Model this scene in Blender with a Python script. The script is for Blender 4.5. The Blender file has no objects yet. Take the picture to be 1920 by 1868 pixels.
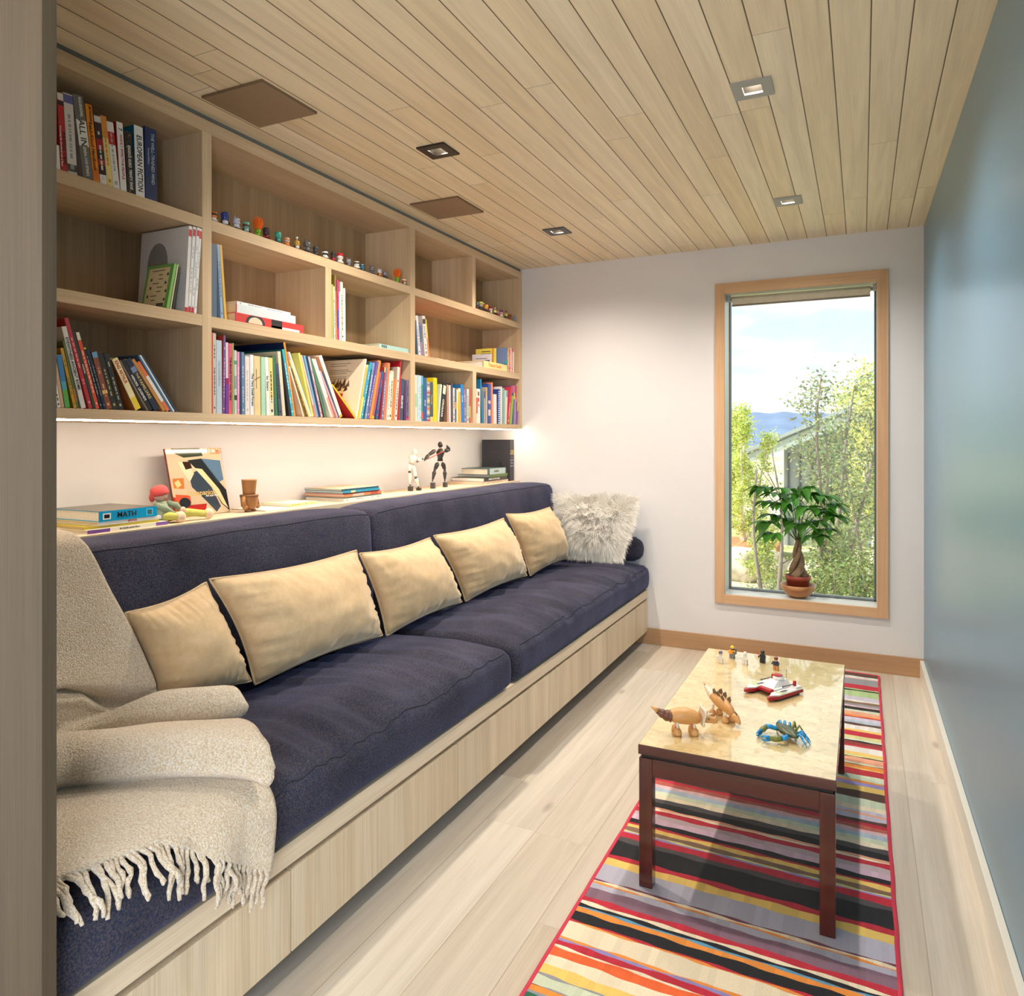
import bpy, bmesh, math, random
from mathutils import Vector, Matrix, noise as mnoise

random.seed(11)
SC = bpy.context.scene
COL = SC.collection
PI = math.pi

# ------------------------------------------------------------------ survey
# The room was surveyed from the photograph: eye 1.36 m above the floor,
# looking 25.6 degrees to the left of the long axis (Y) of the room.
FOC, YAW, HORIZ, EYE = 1370.0, math.radians(25.6), 820.0, 1.36
_c, _s = math.cos(YAW), math.sin(YAW)

def _ray(u, v):
    a = (u - 960.0) / FOC
    return (a * _c - _s, a * _s + _c, (HORIZ - v) / FOC)

def on_x(u, v, X):
    r = _ray(u, v); t = X / r[0]
    return Vector((X, r[1] * t, EYE + r[2] * t))

def on_y(u, v, Y):
    r = _ray(u, v); t = Y / r[1]
    return Vector((r[0] * t, Y, EYE + r[2] * t))

def on_z(u, v, Z):
    r = _ray(u, v); t = (Z - EYE) / r[2]
    return Vector((r[0] * t, r[1] * t, Z))

# ------------------------------------------------------------------ colours / materials
def lin(c):
    c = c / 255.0
    return c / 12.92 if c <= 0.04045 else ((c + 0.055) / 1.055) ** 2.4

def rgb(r, g=None, b=None):
    if g is None:
        r, g, b = r
    return (lin(r), lin(g), lin(b), 1.0)

_mats = {}

def new_mat(name):
    m = bpy.data.materials.new(name)
    m.use_nodes = True
    nt = m.node_tree
    b = nt.nodes['Principled BSDF']
    return m, nt, b

def N(nt, typ, **kw):
    n = nt.nodes.new(typ)
    for k, v in kw.items():
        setattr(n, k, v)
    return n

def ramp(nt, stops, interp='LINEAR'):
    r = N(nt, 'ShaderNodeValToRGB')
    r.color_ramp.interpolation = interp
    e = r.color_ramp.elements
    while len(e) > 1:
        e.remove(e[-1])
    e[0].position, e[0].color = stops[0]
    for p, c in stops[1:]:
        x = e.new(p); x.color = c
    return r

def plain(name, c, rough=0.5, metal=0.0, var=0.06, scale=30.0, sheen=0.0, spec=0.5, coat=0.0):
    """paint / plastic / paper: a base colour with a little procedural mottling"""
    key = (name, tuple(c), rough, metal)
    if key in _mats:
        return _mats[key]
    m, nt, b = new_mat(name)
    col = rgb(*c)
    if var > 0:
        tc = N(nt, 'ShaderNodeTexCoord')
        nz = N(nt, 'ShaderNodeTexNoise'); nz.inputs['Scale'].default_value = scale; nz.inputs['Detail'].default_value = 3
        nt.links.new(tc.outputs['Object'], nz.inputs['Vector'])
        lo = tuple(max(0, x * (1 - var)) for x in col[:3]) + (1,)
        hi = tuple(min(1, x * (1 + var)) for x in col[:3]) + (1,)
        r = ramp(nt, [(0.3, lo), (0.7, hi)])
        nt.links.new(nz.outputs['Fac'], r.inputs['Fac'])
        nt.links.new(r.outputs['Color'], b.inputs['Base Color'])
    else:
        b.inputs['Base Color'].default_value = col
    b.inputs['Roughness'].default_value = rough
    b.inputs['Metallic'].default_value = metal
    b.inputs['Specular IOR Level'].default_value = spec
    if sheen:
        b.inputs['Sheen Weight'].default_value = sheen
    if coat:
        b.inputs['Coat Weight'].default_value = coat
        b.inputs['Coat Roughness'].default_value = 0.08
    _mats[key] = m
    return m

def emit_mat(name, c, strength):
    m, nt, b = new_mat(name)
    b.inputs['Base Color'].default_value = rgb(*c)
    b.inputs['Emission Color'].default_value = rgb(*c)
    b.inputs['Emission Strength'].default_value = strength
    return m

def _mapped(nt, scale, rot=(0, 0, 0), loc=(0, 0, 0)):
    tc = N(nt, 'ShaderNodeTexCoord')
    mp = N(nt, 'ShaderNodeMapping')
    mp.inputs['Scale'].default_value = scale
    mp.inputs['Rotation'].default_value = rot
    mp.inputs['Location'].default_value = loc
    nt.links.new(tc.outputs['Object'], mp.inputs['Vector'])
    return mp

def math_node(nt, op, a, b=None, c=None):
    n = N(nt, 'ShaderNodeMath', operation=op)
    for i, x in enumerate((a, b, c)):
        if x is None:
            continue
        if isinstance(x, (int, float)):
            n.inputs[i].default_value = x
        else:
            nt.links.new(x, n.inputs[i])
    return n.outputs[0]

def mixc(nt, fac, a, b, blend='MIX'):
    n = N(nt, 'ShaderNodeMix', data_type='RGBA', blend_type=blend)
    def put(sock, v):
        if hasattr(v, 'links') or hasattr(v, 'is_linked'):
            nt.links.new(v, sock)
        else:
            sock.default_value = v
    put(n.inputs[0], fac); put(n.inputs[6], a); put(n.inputs[7], b)
    return n.outputs[2]

def wood(name, light, dark, axis='Y', rough=0.5, fine=1.0, contrast=1.0, board=0.0, coat=0.0):
    """veneer: grain running along one axis, fine pores, soft cathedral bands;
    board > 0 adds upright veneer leaves of that width"""
    m, nt, b = new_mat(name)
    st = {'X': (0.6, 14, 14), 'Y': (14, 0.6, 14), 'Z': (14, 14, 0.6)}[axis]
    mp = _mapped(nt, tuple(x * fine for x in st))
    n1 = N(nt, 'ShaderNodeTexNoise'); n1.inputs['Scale'].default_value = 1.0; n1.inputs['Detail'].default_value = 5; n1.inputs['Roughness'].default_value = 0.6
    nt.links.new(mp.outputs[0], n1.inputs['Vector'])
    st2 = {'X': (3, 260, 260), 'Y': (260, 3, 260), 'Z': (260, 260, 3)}[axis]
    mp2 = _mapped(nt, tuple(x * fine for x in st2))
    n2 = N(nt, 'ShaderNodeTexNoise'); n2.inputs['Scale'].default_value = 1.0; n2.inputs['Detail'].default_value = 2
    nt.links.new(mp2.outputs[0], n2.inputs['Vector'])
    r1 = ramp(nt, [(0.32, rgb(*dark)), (0.68, rgb(*light))])
    nt.links.new(n1.outputs['Fac'], r1.inputs['Fac'])
    r2 = ramp(nt, [(0.35, (1 - 0.16 * contrast,) * 3 + (1,)), (0.6, (1, 1, 1, 1))])
    nt.links.new(n2.outputs['Fac'], r2.inputs['Fac'])
    col = mixc(nt, 1.0, r1.outputs['Color'], r2.outputs['Color'], 'MULTIPLY')
    if board > 0:
        tc = N(nt, 'ShaderNodeTexCoord'); sx = N(nt, 'ShaderNodeSeparateXYZ')
        nt.links.new(tc.outputs['Object'], sx.inputs[0])
        k = math_node(nt, 'FLOOR', math_node(nt, 'DIVIDE', sx.outputs['Y'], board))
        wn = N(nt, 'ShaderNodeTexWhiteNoise', noise_dimensions='1D')
        nt.links.new(k, wn.inputs['W'])
        rr = ramp(nt, [(0, (0.88, 0.88, 0.88, 1)), (1, (1.0, 1.0, 1.0, 1))])
        nt.links.new(wn.outputs['Value'], rr.inputs['Fac'])
        col = mixc(nt, 1.0, col, rr.outputs['Color'], 'MULTIPLY')
    nt.links.new(col, b.inputs['Base Color'])
    b.inputs['Roughness'].default_value = rough
    if coat:
        b.inputs['Coat Weight'].default_value = coat
        b.inputs['Coat Roughness'].default_value = 0.1
    bp = N(nt, 'ShaderNodeBump'); bp.inputs['Strength'].default_value = 0.12; bp.inputs['Distance'].default_value = 0.002
    nt.links.new(n2.outputs['Fac'], bp.inputs['Height'])
    nt.links.new(bp.outputs['Normal'], b.inputs['Normal'])
    return m

def planks(name, x0, w, length, cols, groove, gw, rough, knots=0.0, grain=1.0, bumpd=0.004):
    """boards running along Y: per-board tone, staggered butt joints, grain, grooves"""
    m, nt, b = new_mat(name)
    tc = N(nt, 'ShaderNodeTexCoord'); sp = N(nt, 'ShaderNodeSeparateXYZ')
    nt.links.new(tc.outputs['Object'], sp.inputs[0])
    q = math_node(nt, 'DIVIDE', math_node(nt, 'SUBTRACT', sp.outputs['X'], x0), w)
    idx = math_node(nt, 'FLOOR', q)
    fx = math_node(nt, 'FRACT', q)
    wn = N(nt, 'ShaderNodeTexWhiteNoise', noise_dimensions='1D'); nt.links.new(idx, wn.inputs['W'])
    yy = math_node(nt, 'ADD', math_node(nt, 'DIVIDE', sp.outputs['Y'], length), math_node(nt, 'MULTIPLY', wn.outputs['Value'], 7.31))
    seg = math_node(nt, 'FLOOR', yy); fy = math_node(nt, 'FRACT', yy)
    cx = N(nt, 'ShaderNodeCombineXYZ'); nt.links.new(idx, cx.inputs[0]); nt.links.new(seg, cx.inputs[1])
    wn2 = N(nt, 'ShaderNodeTexWhiteNoise', noise_dimensions='2D'); nt.links.new(cx.outputs[0], wn2.inputs['Vector'])
    n = len(cols)
    tone = ramp(nt, [(i / (n - 1), rgb(*c)) for i, c in enumerate(cols)])
    nt.links.new(wn2.outputs['Value'], tone.inputs['Fac'])
    # grain, offset per board
    off = N(nt, 'ShaderNodeVectorMath', operation='MULTIPLY_ADD')
    nt.links.new(wn2.outputs['Color'], off.inputs[0]); off.inputs[1].default_value = (31, 17, 9)
    nt.links.new(tc.outputs['Object'], off.inputs[2])
    mp = N(nt, 'ShaderNodeMapping'); mp.inputs['Scale'].default_value = (22, 1.1, 22)
    nt.links.new(off.outputs[0], mp.inputs['Vector'])
    g1 = N(nt, 'ShaderNodeTexNoise'); g1.inputs['Scale'].default_value = 1.0; g1.inputs['Detail'].default_value = 6; g1.inputs['Distortion'].default_value = 0.8
    nt.links.new(mp.outputs[0], g1.inputs['Vector'])
    mp2 = N(nt, 'ShaderNodeMapping'); mp2.inputs['Scale'].default_value = (300, 5, 300)
    nt.links.new(off.outputs[0], mp2.inputs['Vector'])
    g2 = N(nt, 'ShaderNodeTexNoise'); g2.inputs['Scale'].default_value = 1.0; g2.inputs['Detail'].default_value = 2
    nt.links.new(mp2.outputs[0], g2.inputs['Vector'])
    lo = 1 - 0.2 * grain
    r1 = ramp(nt, [(0.3, (lo, lo * 0.985, lo * 0.96, 1)), (0.65, (1.03, 1.03, 1.03, 1))])
    nt.links.new(g1.outputs['Fac'], r1.inputs['Fac'])
    lo2 = 1 - 0.1 * grain
    r2 = ramp(nt, [(0.35, (lo2, lo2, lo2, 1)), (0.6, (1, 1, 1, 1))])
    nt.links.new(g2.outputs['Fac'], r2.inputs['Fac'])
    col = mixc(nt, 1.0, tone.outputs['Color'], r1.outputs['Color'], 'MULTIPLY')
    col = mixc(nt, 1.0, col, r2.outputs['Color'], 'MULTIPLY')
    if knots > 0:
        mk = N(nt, 'ShaderNodeMapping'); mk.inputs['Scale'].default_value = (5.5, 2.0, 5.5)
        nt.links.new(off.outputs[0], mk.inputs['Vector'])
        vo = N(nt, 'ShaderNodeTexVoronoi'); vo.inputs['Scale'].default_value = 1.0
        nt.links.new(mk.outputs[0], vo.inputs['Vector'])
        rk = ramp(nt, [(0.035, (1, 1, 1, 1)), (0.11, (0, 0, 0, 1))])
        nt.links.new(vo.outputs['Distance'], rk.inputs['Fac'])
        col = mixc(nt, math_node(nt, 'MULTIPLY', rk.outputs['Color'], knots), col, rgb(126, 112, 98))
    # grooves
    dx = math_node(nt, 'MINIMUM', fx, math_node(nt, 'SUBTRACT', 1.0, fx))
    dx = math_node(nt, 'MULTIPLY', dx, w)
    dy = math_node(nt, 'MULTIPLY', math_node(nt, 'MINIMUM', fy, math_node(nt, 'SUBTRACT', 1.0, fy)), length * 2.5)
    d = math_node(nt, 'MINIMUM', dx, dy)
    gm = math_node(nt, 'LESS_THAN', d, gw * 0.5)
    col = mixc(nt, gm, col, rgb(*groove))
    nt.links.new(col, b.inputs['Base Color'])
    b.inputs['Roughness'].default_value = rough
    hb = math_node(nt, 'MINIMUM', math_node(nt, 'DIVIDE', d, gw * 1.2), 1.0)
    hb2 = math_node(nt, 'ADD', hb, math_node(nt, 'MULTIPLY', g2.outputs['Fac'], 0.12))
    bp = N(nt, 'ShaderNodeBump'); bp.inputs['Strength'].default_value = 0.35; bp.inputs['Distance'].default_value = bumpd
    nt.links.new(hb2, bp.inputs['Height']); nt.links.new(bp.outputs['Normal'], b.inputs['Normal'])
    return m

def fabric(name, stops, scale=60.0, rough=0.9, weave=500.0, bump=0.3, sheen=0.3, sheen_tint=None, stretch=(1, 1, 1), blotch=0.0, dist=0.002):
    m, nt, b = new_mat(name)
    mp = _mapped(nt, stretch)
    n1 = N(nt, 'ShaderNodeTexNoise'); n1.inputs['Scale'].default_value = scale; n1.inputs['Detail'].default_value = 6; n1.inputs['Roughness'].default_value = 0.7
    nt.links.new(mp.outputs[0], n1.inputs['Vector'])
    r = ramp(nt, [(p, rgb(*c)) for p, c in stops])
    nt.links.new(n1.outputs['Fac'], r.inputs['Fac'])
    col = r.outputs['Color']
    if blotch:
        n3 = N(nt, 'ShaderNodeTexNoise'); n3.inputs['Scale'].default_value = 4.0; n3.inputs['Detail'].default_value = 4
        nt.links.new(mp.outputs[0], n3.inputs['Vector'])
        rb = ramp(nt, [(0.3, (1 - blotch, 1 - blotch, 1 - blotch, 1)), (0.7, (1 + blotch, 1 + blotch, 1 + blotch, 1))])
        nt.links.new(n3.outputs['Fac'], rb.inputs['Fac'])
        col = mixc(nt, 1.0, col, rb.outputs['Color'], 'MULTIPLY')
    nt.links.new(col, b.inputs['Base Color'])
    b.inputs['Roughness'].default_value = rough
    b.inputs['Sheen Weight'].default_value = sheen
    b.inputs['Sheen Roughness'].default_value = 0.4
    if sheen_tint:
        b.inputs['Sheen Tint'].default_value = rgb(*sheen_tint)
    b.inputs['Specular IOR Level'].default_value = 0.2
    n2 = N(nt, 'ShaderNodeTexNoise'); n2.inputs['Scale'].default_value = weave; n2.inputs['Detail'].default_value = 2
    tc = N(nt, 'ShaderNodeTexCoord'); nt.links.new(tc.outputs['Object'], n2.inputs['Vector'])
    bp = N(nt, 'ShaderNodeBump'); bp.inputs['Strength'].default_value = bump; bp.inputs['Distance'].default_value = dist
    nt.links.new(n2.outputs['Fac'], bp.inputs['Height']); nt.links.new(bp.outputs['Normal'], b.inputs['Normal'])
    return m

def vcol_mat(name, rough=0.5, noise_amt=0.0, nscale=300.0, bump=0.0, sheen=0.0, spec=0.4, trans=0.0):
    """surface whose pattern is carried by a colour attribute of the mesh (printed covers, woven stripes)"""
    key = ('vc', name)
    if key in _mats:
        return _mats[key]
    m, nt, b = new_mat(name)
    at = N(nt, 'ShaderNodeVertexColor'); at.layer_name = 'Col'
    col = at.outputs['Color']
    if noise_amt:
        tc = N(nt, 'ShaderNodeTexCoord')
        nz = N(nt, 'ShaderNodeTexNoise'); nz.inputs['Scale'].default_value = nscale; nz.inputs['Detail'].default_value = 4
        nt.links.new(tc.outputs['Object'], nz.inputs['Vector'])
        r = ramp(nt, [(0.25, (1 - noise_amt,) * 3 + (1,)), (0.75, (1 + noise_amt * 0.6,) * 3 + (1,))])
        nt.links.new(nz.outputs['Fac'], r.inputs['Fac'])
        col = mixc(nt, 1.0, col, r.outputs['Color'], 'MULTIPLY')
        if bump:
            bp = N(nt, 'ShaderNodeBump'); bp.inputs['Strength'].default_value = bump; bp.inputs['Distance'].default_value = 0.003
            nt.links.new(nz.outputs['Fac'], bp.inputs['Height']); nt.links.new(bp.outputs['Normal'], b.inputs['Normal'])
    nt.links.new(col, b.inputs['Base Color'])
    b.inputs['Roughness'].default_value = rough
    b.inputs['Specular IOR Level'].default_value = spec
    if sheen:
        b.inputs['Sheen Weight'].default_value = sheen
    if trans:
        tr = N(nt, 'ShaderNodeBsdfTranslucent'); nt.links.new(col, tr.inputs['Color'])
        mx = N(nt, 'ShaderNodeMixShader'); mx.inputs[0].default_value = trans
        nt.links.new(b.outputs[0], mx.inputs[1]); nt.links.new(tr.outputs[0], mx.inputs[2])
        nt.links.new(mx.outputs[0], nt.nodes['Material Output'].inputs['Surface'])
    _mats[key] = m
    return m

# ------------------------------------------------------------------ mesh builder
class MB:
    """collects shapes and links them as ONE mesh object"""
    def __init__(s):
        s.bm = bmesh.new()
        s.col = s.bm.loops.layers.float_color.new('Col')
        s.c = (1, 1, 1, 1)
        s.m = 0
        s.sm = False

    def set(s, m=None, c=None, sm=None):
        if m is not None: s.m = m
        if c is not None: s.c = rgb(*c)
        if sm is not None: s.sm = sm
        return s

    def face(s, vs):
        try:
            f = s.bm.faces.new(vs)
        except ValueError:
            return None
        f.material_index = s.m
        f.smooth = s.sm
        for l in f.loops:
            l[s.col] = s.c
        return f

    def v(s, p):
        return s.bm.verts.new(p)

    def poly(s, pts):
        return s.face([s.v(p) for p in pts])

    def box(s, x0, x1, y0, y1, z0, z1):
        p = [s.v((x, y, z)) for x in (x0, x1) for y in (y0, y1) for z in (z0, z1)]
        for q in ((0, 1, 3, 2), (4, 6, 7, 5), (0, 4, 5, 1), (2, 3, 7, 6), (0, 2, 6, 4), (1, 5, 7, 3)):
            s.face([p[i] for i in q])
        return s

    def obox(s, M, sx, sy, sz):
        """box of full size sx, sy, sz centred on the matrix M"""
        p = [s.v(M @ Vector((x * sx / 2, y * sy / 2, z * sz / 2))) for x in (-1, 1) for y in (-1, 1) for z in (-1, 1)]
        for q in ((0, 1, 3, 2), (4, 6, 7, 5), (0, 4, 5, 1), (2, 3, 7, 6), (0, 2, 6, 4), (1, 5, 7, 3)):
            s.face([p[i] for i in q])
        return s

    def rings(s, rings, cap0=True, cap1=True, closed=False):
        vr = [[s.v(p) for p in r] for r in rings]
        n = len(vr[0])
        for a, b in zip(vr, vr[1:]):
            for i in range(n):
                j = (i + 1) % n
                s.face([a[i], a[j], b[j], b[i]])
        if cap0: s.face(list(reversed(vr[0])))
        if cap1: s.face(vr[-1])
        return s

    def tube(s, pts, radii, n=8, caps=True):
        pts = [Vector(p) for p in pts]
        if not hasattr(radii, '__len__'):
            radii = [radii] * len(pts)
        up = None; rs = []
        for i, p in enumerate(pts):
            t = (pts[min(i + 1, len(pts) - 1)] - pts[max(i - 1, 0)])
            t = t.normalized() if t.length > 1e-9 else Vector((0, 0, 1))
            if up is None:
                up = Vector((0, 0, 1)) if abs(t.z) < 0.9 else Vector((1, 0, 0))
            a = t.cross(up)
            a = a.normalized() if a.length > 1e-6 else t.orthogonal().normalized()
            b = a.cross(t).normalized(); up = b
            rs.append([p + (a * math.cos(2 * PI * k / n) + b * math.sin(2 * PI * k / n)) * radii[i] for k in range(n)])
        return s.rings(rs, caps, caps)

    def cyl(s, p0, p1, r0, r1=None, n=16):
        return s.tube([p0, p1], [r0, r0 if r1 is None else r1], n)

    def lathe(s, prof, n=24, M=None, cap0=True, cap1=True):
        M = M or Matrix()
        rs = [[M @ Vector((r * math.cos(2 * PI * k / n), r * math.sin(2 * PI * k / n), z)) for k in range(n)] for r, z in prof]
        return s.rings(rs, cap0, cap1)

    def ell(s, c, r, n=14, k=9, M=None):
        M = M or Matrix()
        c = Vector(c)
        if not hasattr(r, '__len__'): r = (r, r, r)
        prof = []
        for i in range(k + 1):
            a = -PI / 2 + PI * i / k
            a = max(-PI / 2 + 0.12, min(PI / 2 - 0.12, a))
            prof.append((math.cos(a), math.sin(a)))
        rs = [[c + M.to_3x3() @ Vector((q * math.cos(2 * PI * j / n) * r[0], q * math.sin(2 * PI * j / n) * r[1], z * r[2])) for j in range(n)] for q, z in prof]
        return s.rings(rs)

    def prism(s, pts, d):
        """extrude the 3D polygon pts by the vector d"""
        d = Vector(d); pts = [Vector(p) for p in pts]
        a = [s.v(p) for p in pts]; b = [s.v(p + d) for p in pts]
        n = len(pts)
        s.face(list(reversed(a))); s.face(b)
        for i in range(n):
            j = (i + 1) % n
            s.face([a[i], a[j], b[j], b[i]])
        return s

    def grid(s, f, nu, nv):
        g = [[s.v(f(i / nu, j / nv)) for j in range(nv + 1)] for i in range(nu + 1)]
        for i in range(nu):
            for j in range(nv):
                s.face([g[i][j], g[i + 1][j], g[i + 1][j + 1], g[i][j + 1]])
        return g

    def build(s, name, mats, parent=None, smooth=None, bevel=0.0, local=False, seg=2, recalc=True, solid=0.0, subsurf=0):
        if recalc:
            bmesh.ops.recalc_face_normals(s.bm, faces=s.bm.faces)
        me = bpy.data.meshes.new(name)
        s.bm.to_mesh(me); s.bm.free()
        if not isinstance(mats, (list, tuple)): mats = [mats]
        for m in mats: me.materials.append(m)
        o = bpy.data.objects.new(name, me); COL.objects.link(o)
        if smooth:
            me.polygons.foreach_set('use_smooth', [True] * len(me.polygons))
        if solid:
            sd = o.modifiers.new('Thick', 'SOLIDIFY'); sd.thickness = solid; sd.offset = 0
        if bevel:
            bv = o.modifiers.new('Edge', 'BEVEL'); bv.width = bevel; bv.segments = seg; bv.limit_method = 'ANGLE'; bv.angle_limit = math.radians(40)
            if smooth is None:
                me.polygons.foreach_set('use_smooth', [True] * len(me.polygons))
                wn = o.modifiers.new('Nrm', 'WEIGHTED_NORMAL'); wn.keep_sharp = True
        if subsurf:
            ss = o.modifiers.new('Sub', 'SUBSURF'); ss.levels = subsurf; ss.render_levels = subsurf
        if parent is not None:
            o.parent = parent
            if not local:
                o.matrix_parent_inverse = root_matrix(parent).inverted()
        return o

def root_matrix(o):
    """world matrix worked out from the parent chain (no depsgraph update needed)"""
    m = o.matrix_basis.copy()
    while o.parent is not None:
        m = o.parent.matrix_basis @ o.matrix_parent_inverse @ m if o.parent.parent is None else o.matrix_parent_inverse @ m
        o = o.parent
    return m

def tag(o, label=None, cat=None, group=None, kind=None):
    if label: o['label'] = label
    if cat: o['category'] = cat
    if group: o['group'] = group
    if kind: o['kind'] = kind
    return o

def thing(name, label, cat, loc=(0, 0, 0), rot=(0, 0, 0), group=None):
    o = bpy.data.objects.new(name, None); COL.objects.link(o)
    o.empty_display_size = 0.05
    o.location = loc; o.rotation_euler = rot
    return tag(o, label, cat, group)

def struct(name, mb, mats, parent=None, **kw):
    o = mb.build(name, mats, parent, **kw)
    if parent is None:
        o['kind'] = 'structure'
    return o

def text(name, body, size, mat, parent, M, ext=0.0003, sx=1.0, align='CENTER', font_shear=0.0, maxw=None, bold=0.012):
    cu = bpy.data.curves.new(name, 'FONT')
    cu.body = body; cu.size = size; cu.extrude = ext
    cu.align_x = align; cu.align_y = 'CENTER'; cu.shear = font_shear
    cu.resolution_u = 2; cu.offset = size * bold
    cu.materials.append(mat)
    tmp = bpy.data.objects.new(name, cu)
    me = bpy.data.meshes.new_from_object(tmp); me.name = name
    bpy.data.objects.remove(tmp); bpy.data.curves.remove(cu)
    if not me.materials: me.materials.append(mat)
    o = bpy.data.objects.new(name, me); COL.objects.link(o)
    if maxw:
        w = max(v.co.x for v in me.vertices) - min(v.co.x for v in me.vertices)
        sx = min(sx, maxw / max(w, 1e-6))
    o.parent = parent
    o.matrix_basis = M @ Matrix.Diagonal((sx, 1, 1, 1))
    return o

def axes(o, x, y, z=None):
    """matrix with the given origin and local x / y directions"""
    x = Vector(x).normalized(); y = Vector(y).normalized(); z = x.cross(y)
    return Matrix(((x.x, y.x, z.x, o[0]), (x.y, y.y, z.y, o[1]), (x.z, y.z, z.z, o[2]), (0, 0, 0, 1)))

def dup(root, loc, rot=None, label=None):
    r = root.copy(); COL.objects.link(r); r.location = loc
    if rot is not None: r.rotation_euler = rot
    if label: r['label'] = label
    for ch in list(root.children):
        c = ch.copy(); COL.objects.link(c); c.parent = r
        for g in ch.children:
            d = g.copy(); COL.objects.link(d); d.parent = c
    return r
# ------------------------------------------------------------------ shared surfaces
YB = 4.732            # inner face of the far wall
CEIL = 2.556
XL = -2.50            # white wall behind the ledge
def xr(y):            # the slate wall runs very slightly out of square
    return 0.315 + (YB - y) * 0.0088

OAK = wood('oak_veneer_horizontal', (226, 200, 164), (206, 176, 138), 'Y', 0.55, 1.0, 0.8)
OAKV = wood('oak_veneer_upright', (226, 200, 164), (206, 176, 138), 'Z', 0.55, 1.0, 0.8)
OAKSHADE = wood('oak_veneer_back_shaded', (196, 164, 126), (172, 140, 104), 'Z', 0.6, 1.0, 0.9, board=0.16)  # same oak, darkened: shade inside the cubbies put into the colour
OAKPALE = wood('bleached_oak_upright', (232, 215, 188), (214, 192, 160), 'Z', 0.5, 1.0, 0.9, board=0.19)
OAKPALEH = wood('bleached_oak_lengthwise', (232, 215, 190), (216, 194, 164), 'Y', 0.5, 1.0, 0.9)
OAKX = wood('oak_casing_crosswise', (218, 178, 138), (200, 158, 118), 'X', 0.5, 1.0, 0.7)
OAKZ = wood('oak_casing_upright', (218, 178, 138), (200, 158, 118), 'Z', 0.5, 1.0, 0.7)
OAKBASE = wood('oak_skirting', (188, 150, 112), (166, 128, 92), 'X', 0.5, 1.0, 0.7)
OAKPANEL = wood('grey_oak_end_panel', (84, 71, 54), (68, 57, 43), 'Z', 0.6, 1.0, 1.0)
WHITE = plain('white_wall_paint', (222, 221, 223), 0.75, var=0.012, scale=3)
SLATE = plain('slate_blue_wall_paint', (98, 140, 168), 0.30, var=0.03, scale=2.0, spec=0.55)
GLAREBASE = plain('skirting_with_glare', (226, 224, 216), 0.4, var=0.02, scale=8)  # off-white puts glare on the skirting's top into its colour
BLACK = plain('matt_black', (22, 21, 21), 0.6, var=0.1)
GREYGAP = plain('grey_shadow_gap', (112, 114, 110), 0.8)
DARKREFL = plain('trim_metal_dark_reflection', (38, 35, 33), 0.4, metal=0.3)  # same trim metal, with a dark reflection put into the colour
GREYMETAL = plain('satin_grey_metal', (160, 160, 158), 0.45, metal=0.2, var=0.02)
MIDREFL = plain('trim_metal_dim_reflection', (92, 90, 92), 0.45, metal=0.2, var=0.02)  # same trim metal again, coloured for a dimmer reflection

# ------------------------------------------------------------------ setting
FLOORM = planks('bleached_oak_floor', 0.155, 0.195, 1.9,
                [(214, 205, 193), (196, 181, 162), (222, 214, 203), (206, 193, 176), (214, 204, 190)],
                (176, 160, 140), 0.0022, 0.36, knots=0.5, grain=0.75, bumpd=0.0015)
mb = MB().set(); mb.box(-2.7, 0.7, -3.1, 5.0, -0.12, 0.0)
struct('floor', mb, FLOORM)

CEILM = planks('oak_board_ceiling', 0.237, 0.1067, 2.3,
               [(246, 229, 196), (240, 219, 182), (248, 233, 204), (243, 224, 189), (247, 231, 199), (241, 221, 185)],
               (96, 72, 48), 0.0036, 0.5, grain=0.7, bumpd=0.004)
mb = MB()
LX = (-1.593, -0.338); LY = (2.612, 3.93); HO = 0.036
xs = [-2.7, LX[0] - HO, LX[0] + HO, LX[1] - HO, LX[1] + HO, 0.7]
ys = [-3.1, LY[0] - HO, LY[0] + HO, LY[1] - HO, LY[1] + HO, 5.0]
for i in range(5):
    for j in range(5):
        if i in (1, 3) and j in (1, 3):
            continue
        mb.box(xs[i], xs[i + 1], ys[j], ys[j + 1], CEIL, 2.70)
bmesh.ops.remove_doubles(mb.bm, verts=mb.bm.verts, dist=1e-5)
struct('ceiling', mb, CEILM)

WX0, WX1, WZ0, WZ1 = -0.78, 0.078, 0.372, 2.262
mb = MB()
mb.box(-2.7, WX0 - 0.02, YB, 5.0, 0, 2.70); mb.box(WX1 + 0.02, 0.7, YB, 5.0, 0, 2.70)
mb.box(WX0 - 0.02, WX1 + 0.02, YB, 5.0, 0, WZ0 - 0.02); mb.box(WX0 - 0.02, WX1 + 0.02, YB, 5.0, WZ1 + 0.02, 2.70)
struct('wall_back', mb, WHITE)

# with an unseen tall window added behind the viewer for fill light
HW0, HW1, HZ0, HZ1 = -2.9, -0.5, 0.35, 2.35
mb = MB()
def slab(y0, y1, z0, z1):
    mb.prism([(xr(y1), y1, z0), (xr(y0), y0, z0), (0.7, y0, z0), (0.7, y1, z0)], (0, 0, z1 - z0))
slab(HW1, YB, 0, CEIL); slab(-3.1, HW0, 0, CEIL); slab(HW0, HW1, 0, HZ0); slab(HW0, HW1, HZ1, CEIL)
struct('wall_right', mb, SLATE)

mb = MB(); mb.box(-2.7, XL, -3.1, YB, 0, CEIL)
struct('wall_left', mb, WHITE)

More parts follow.
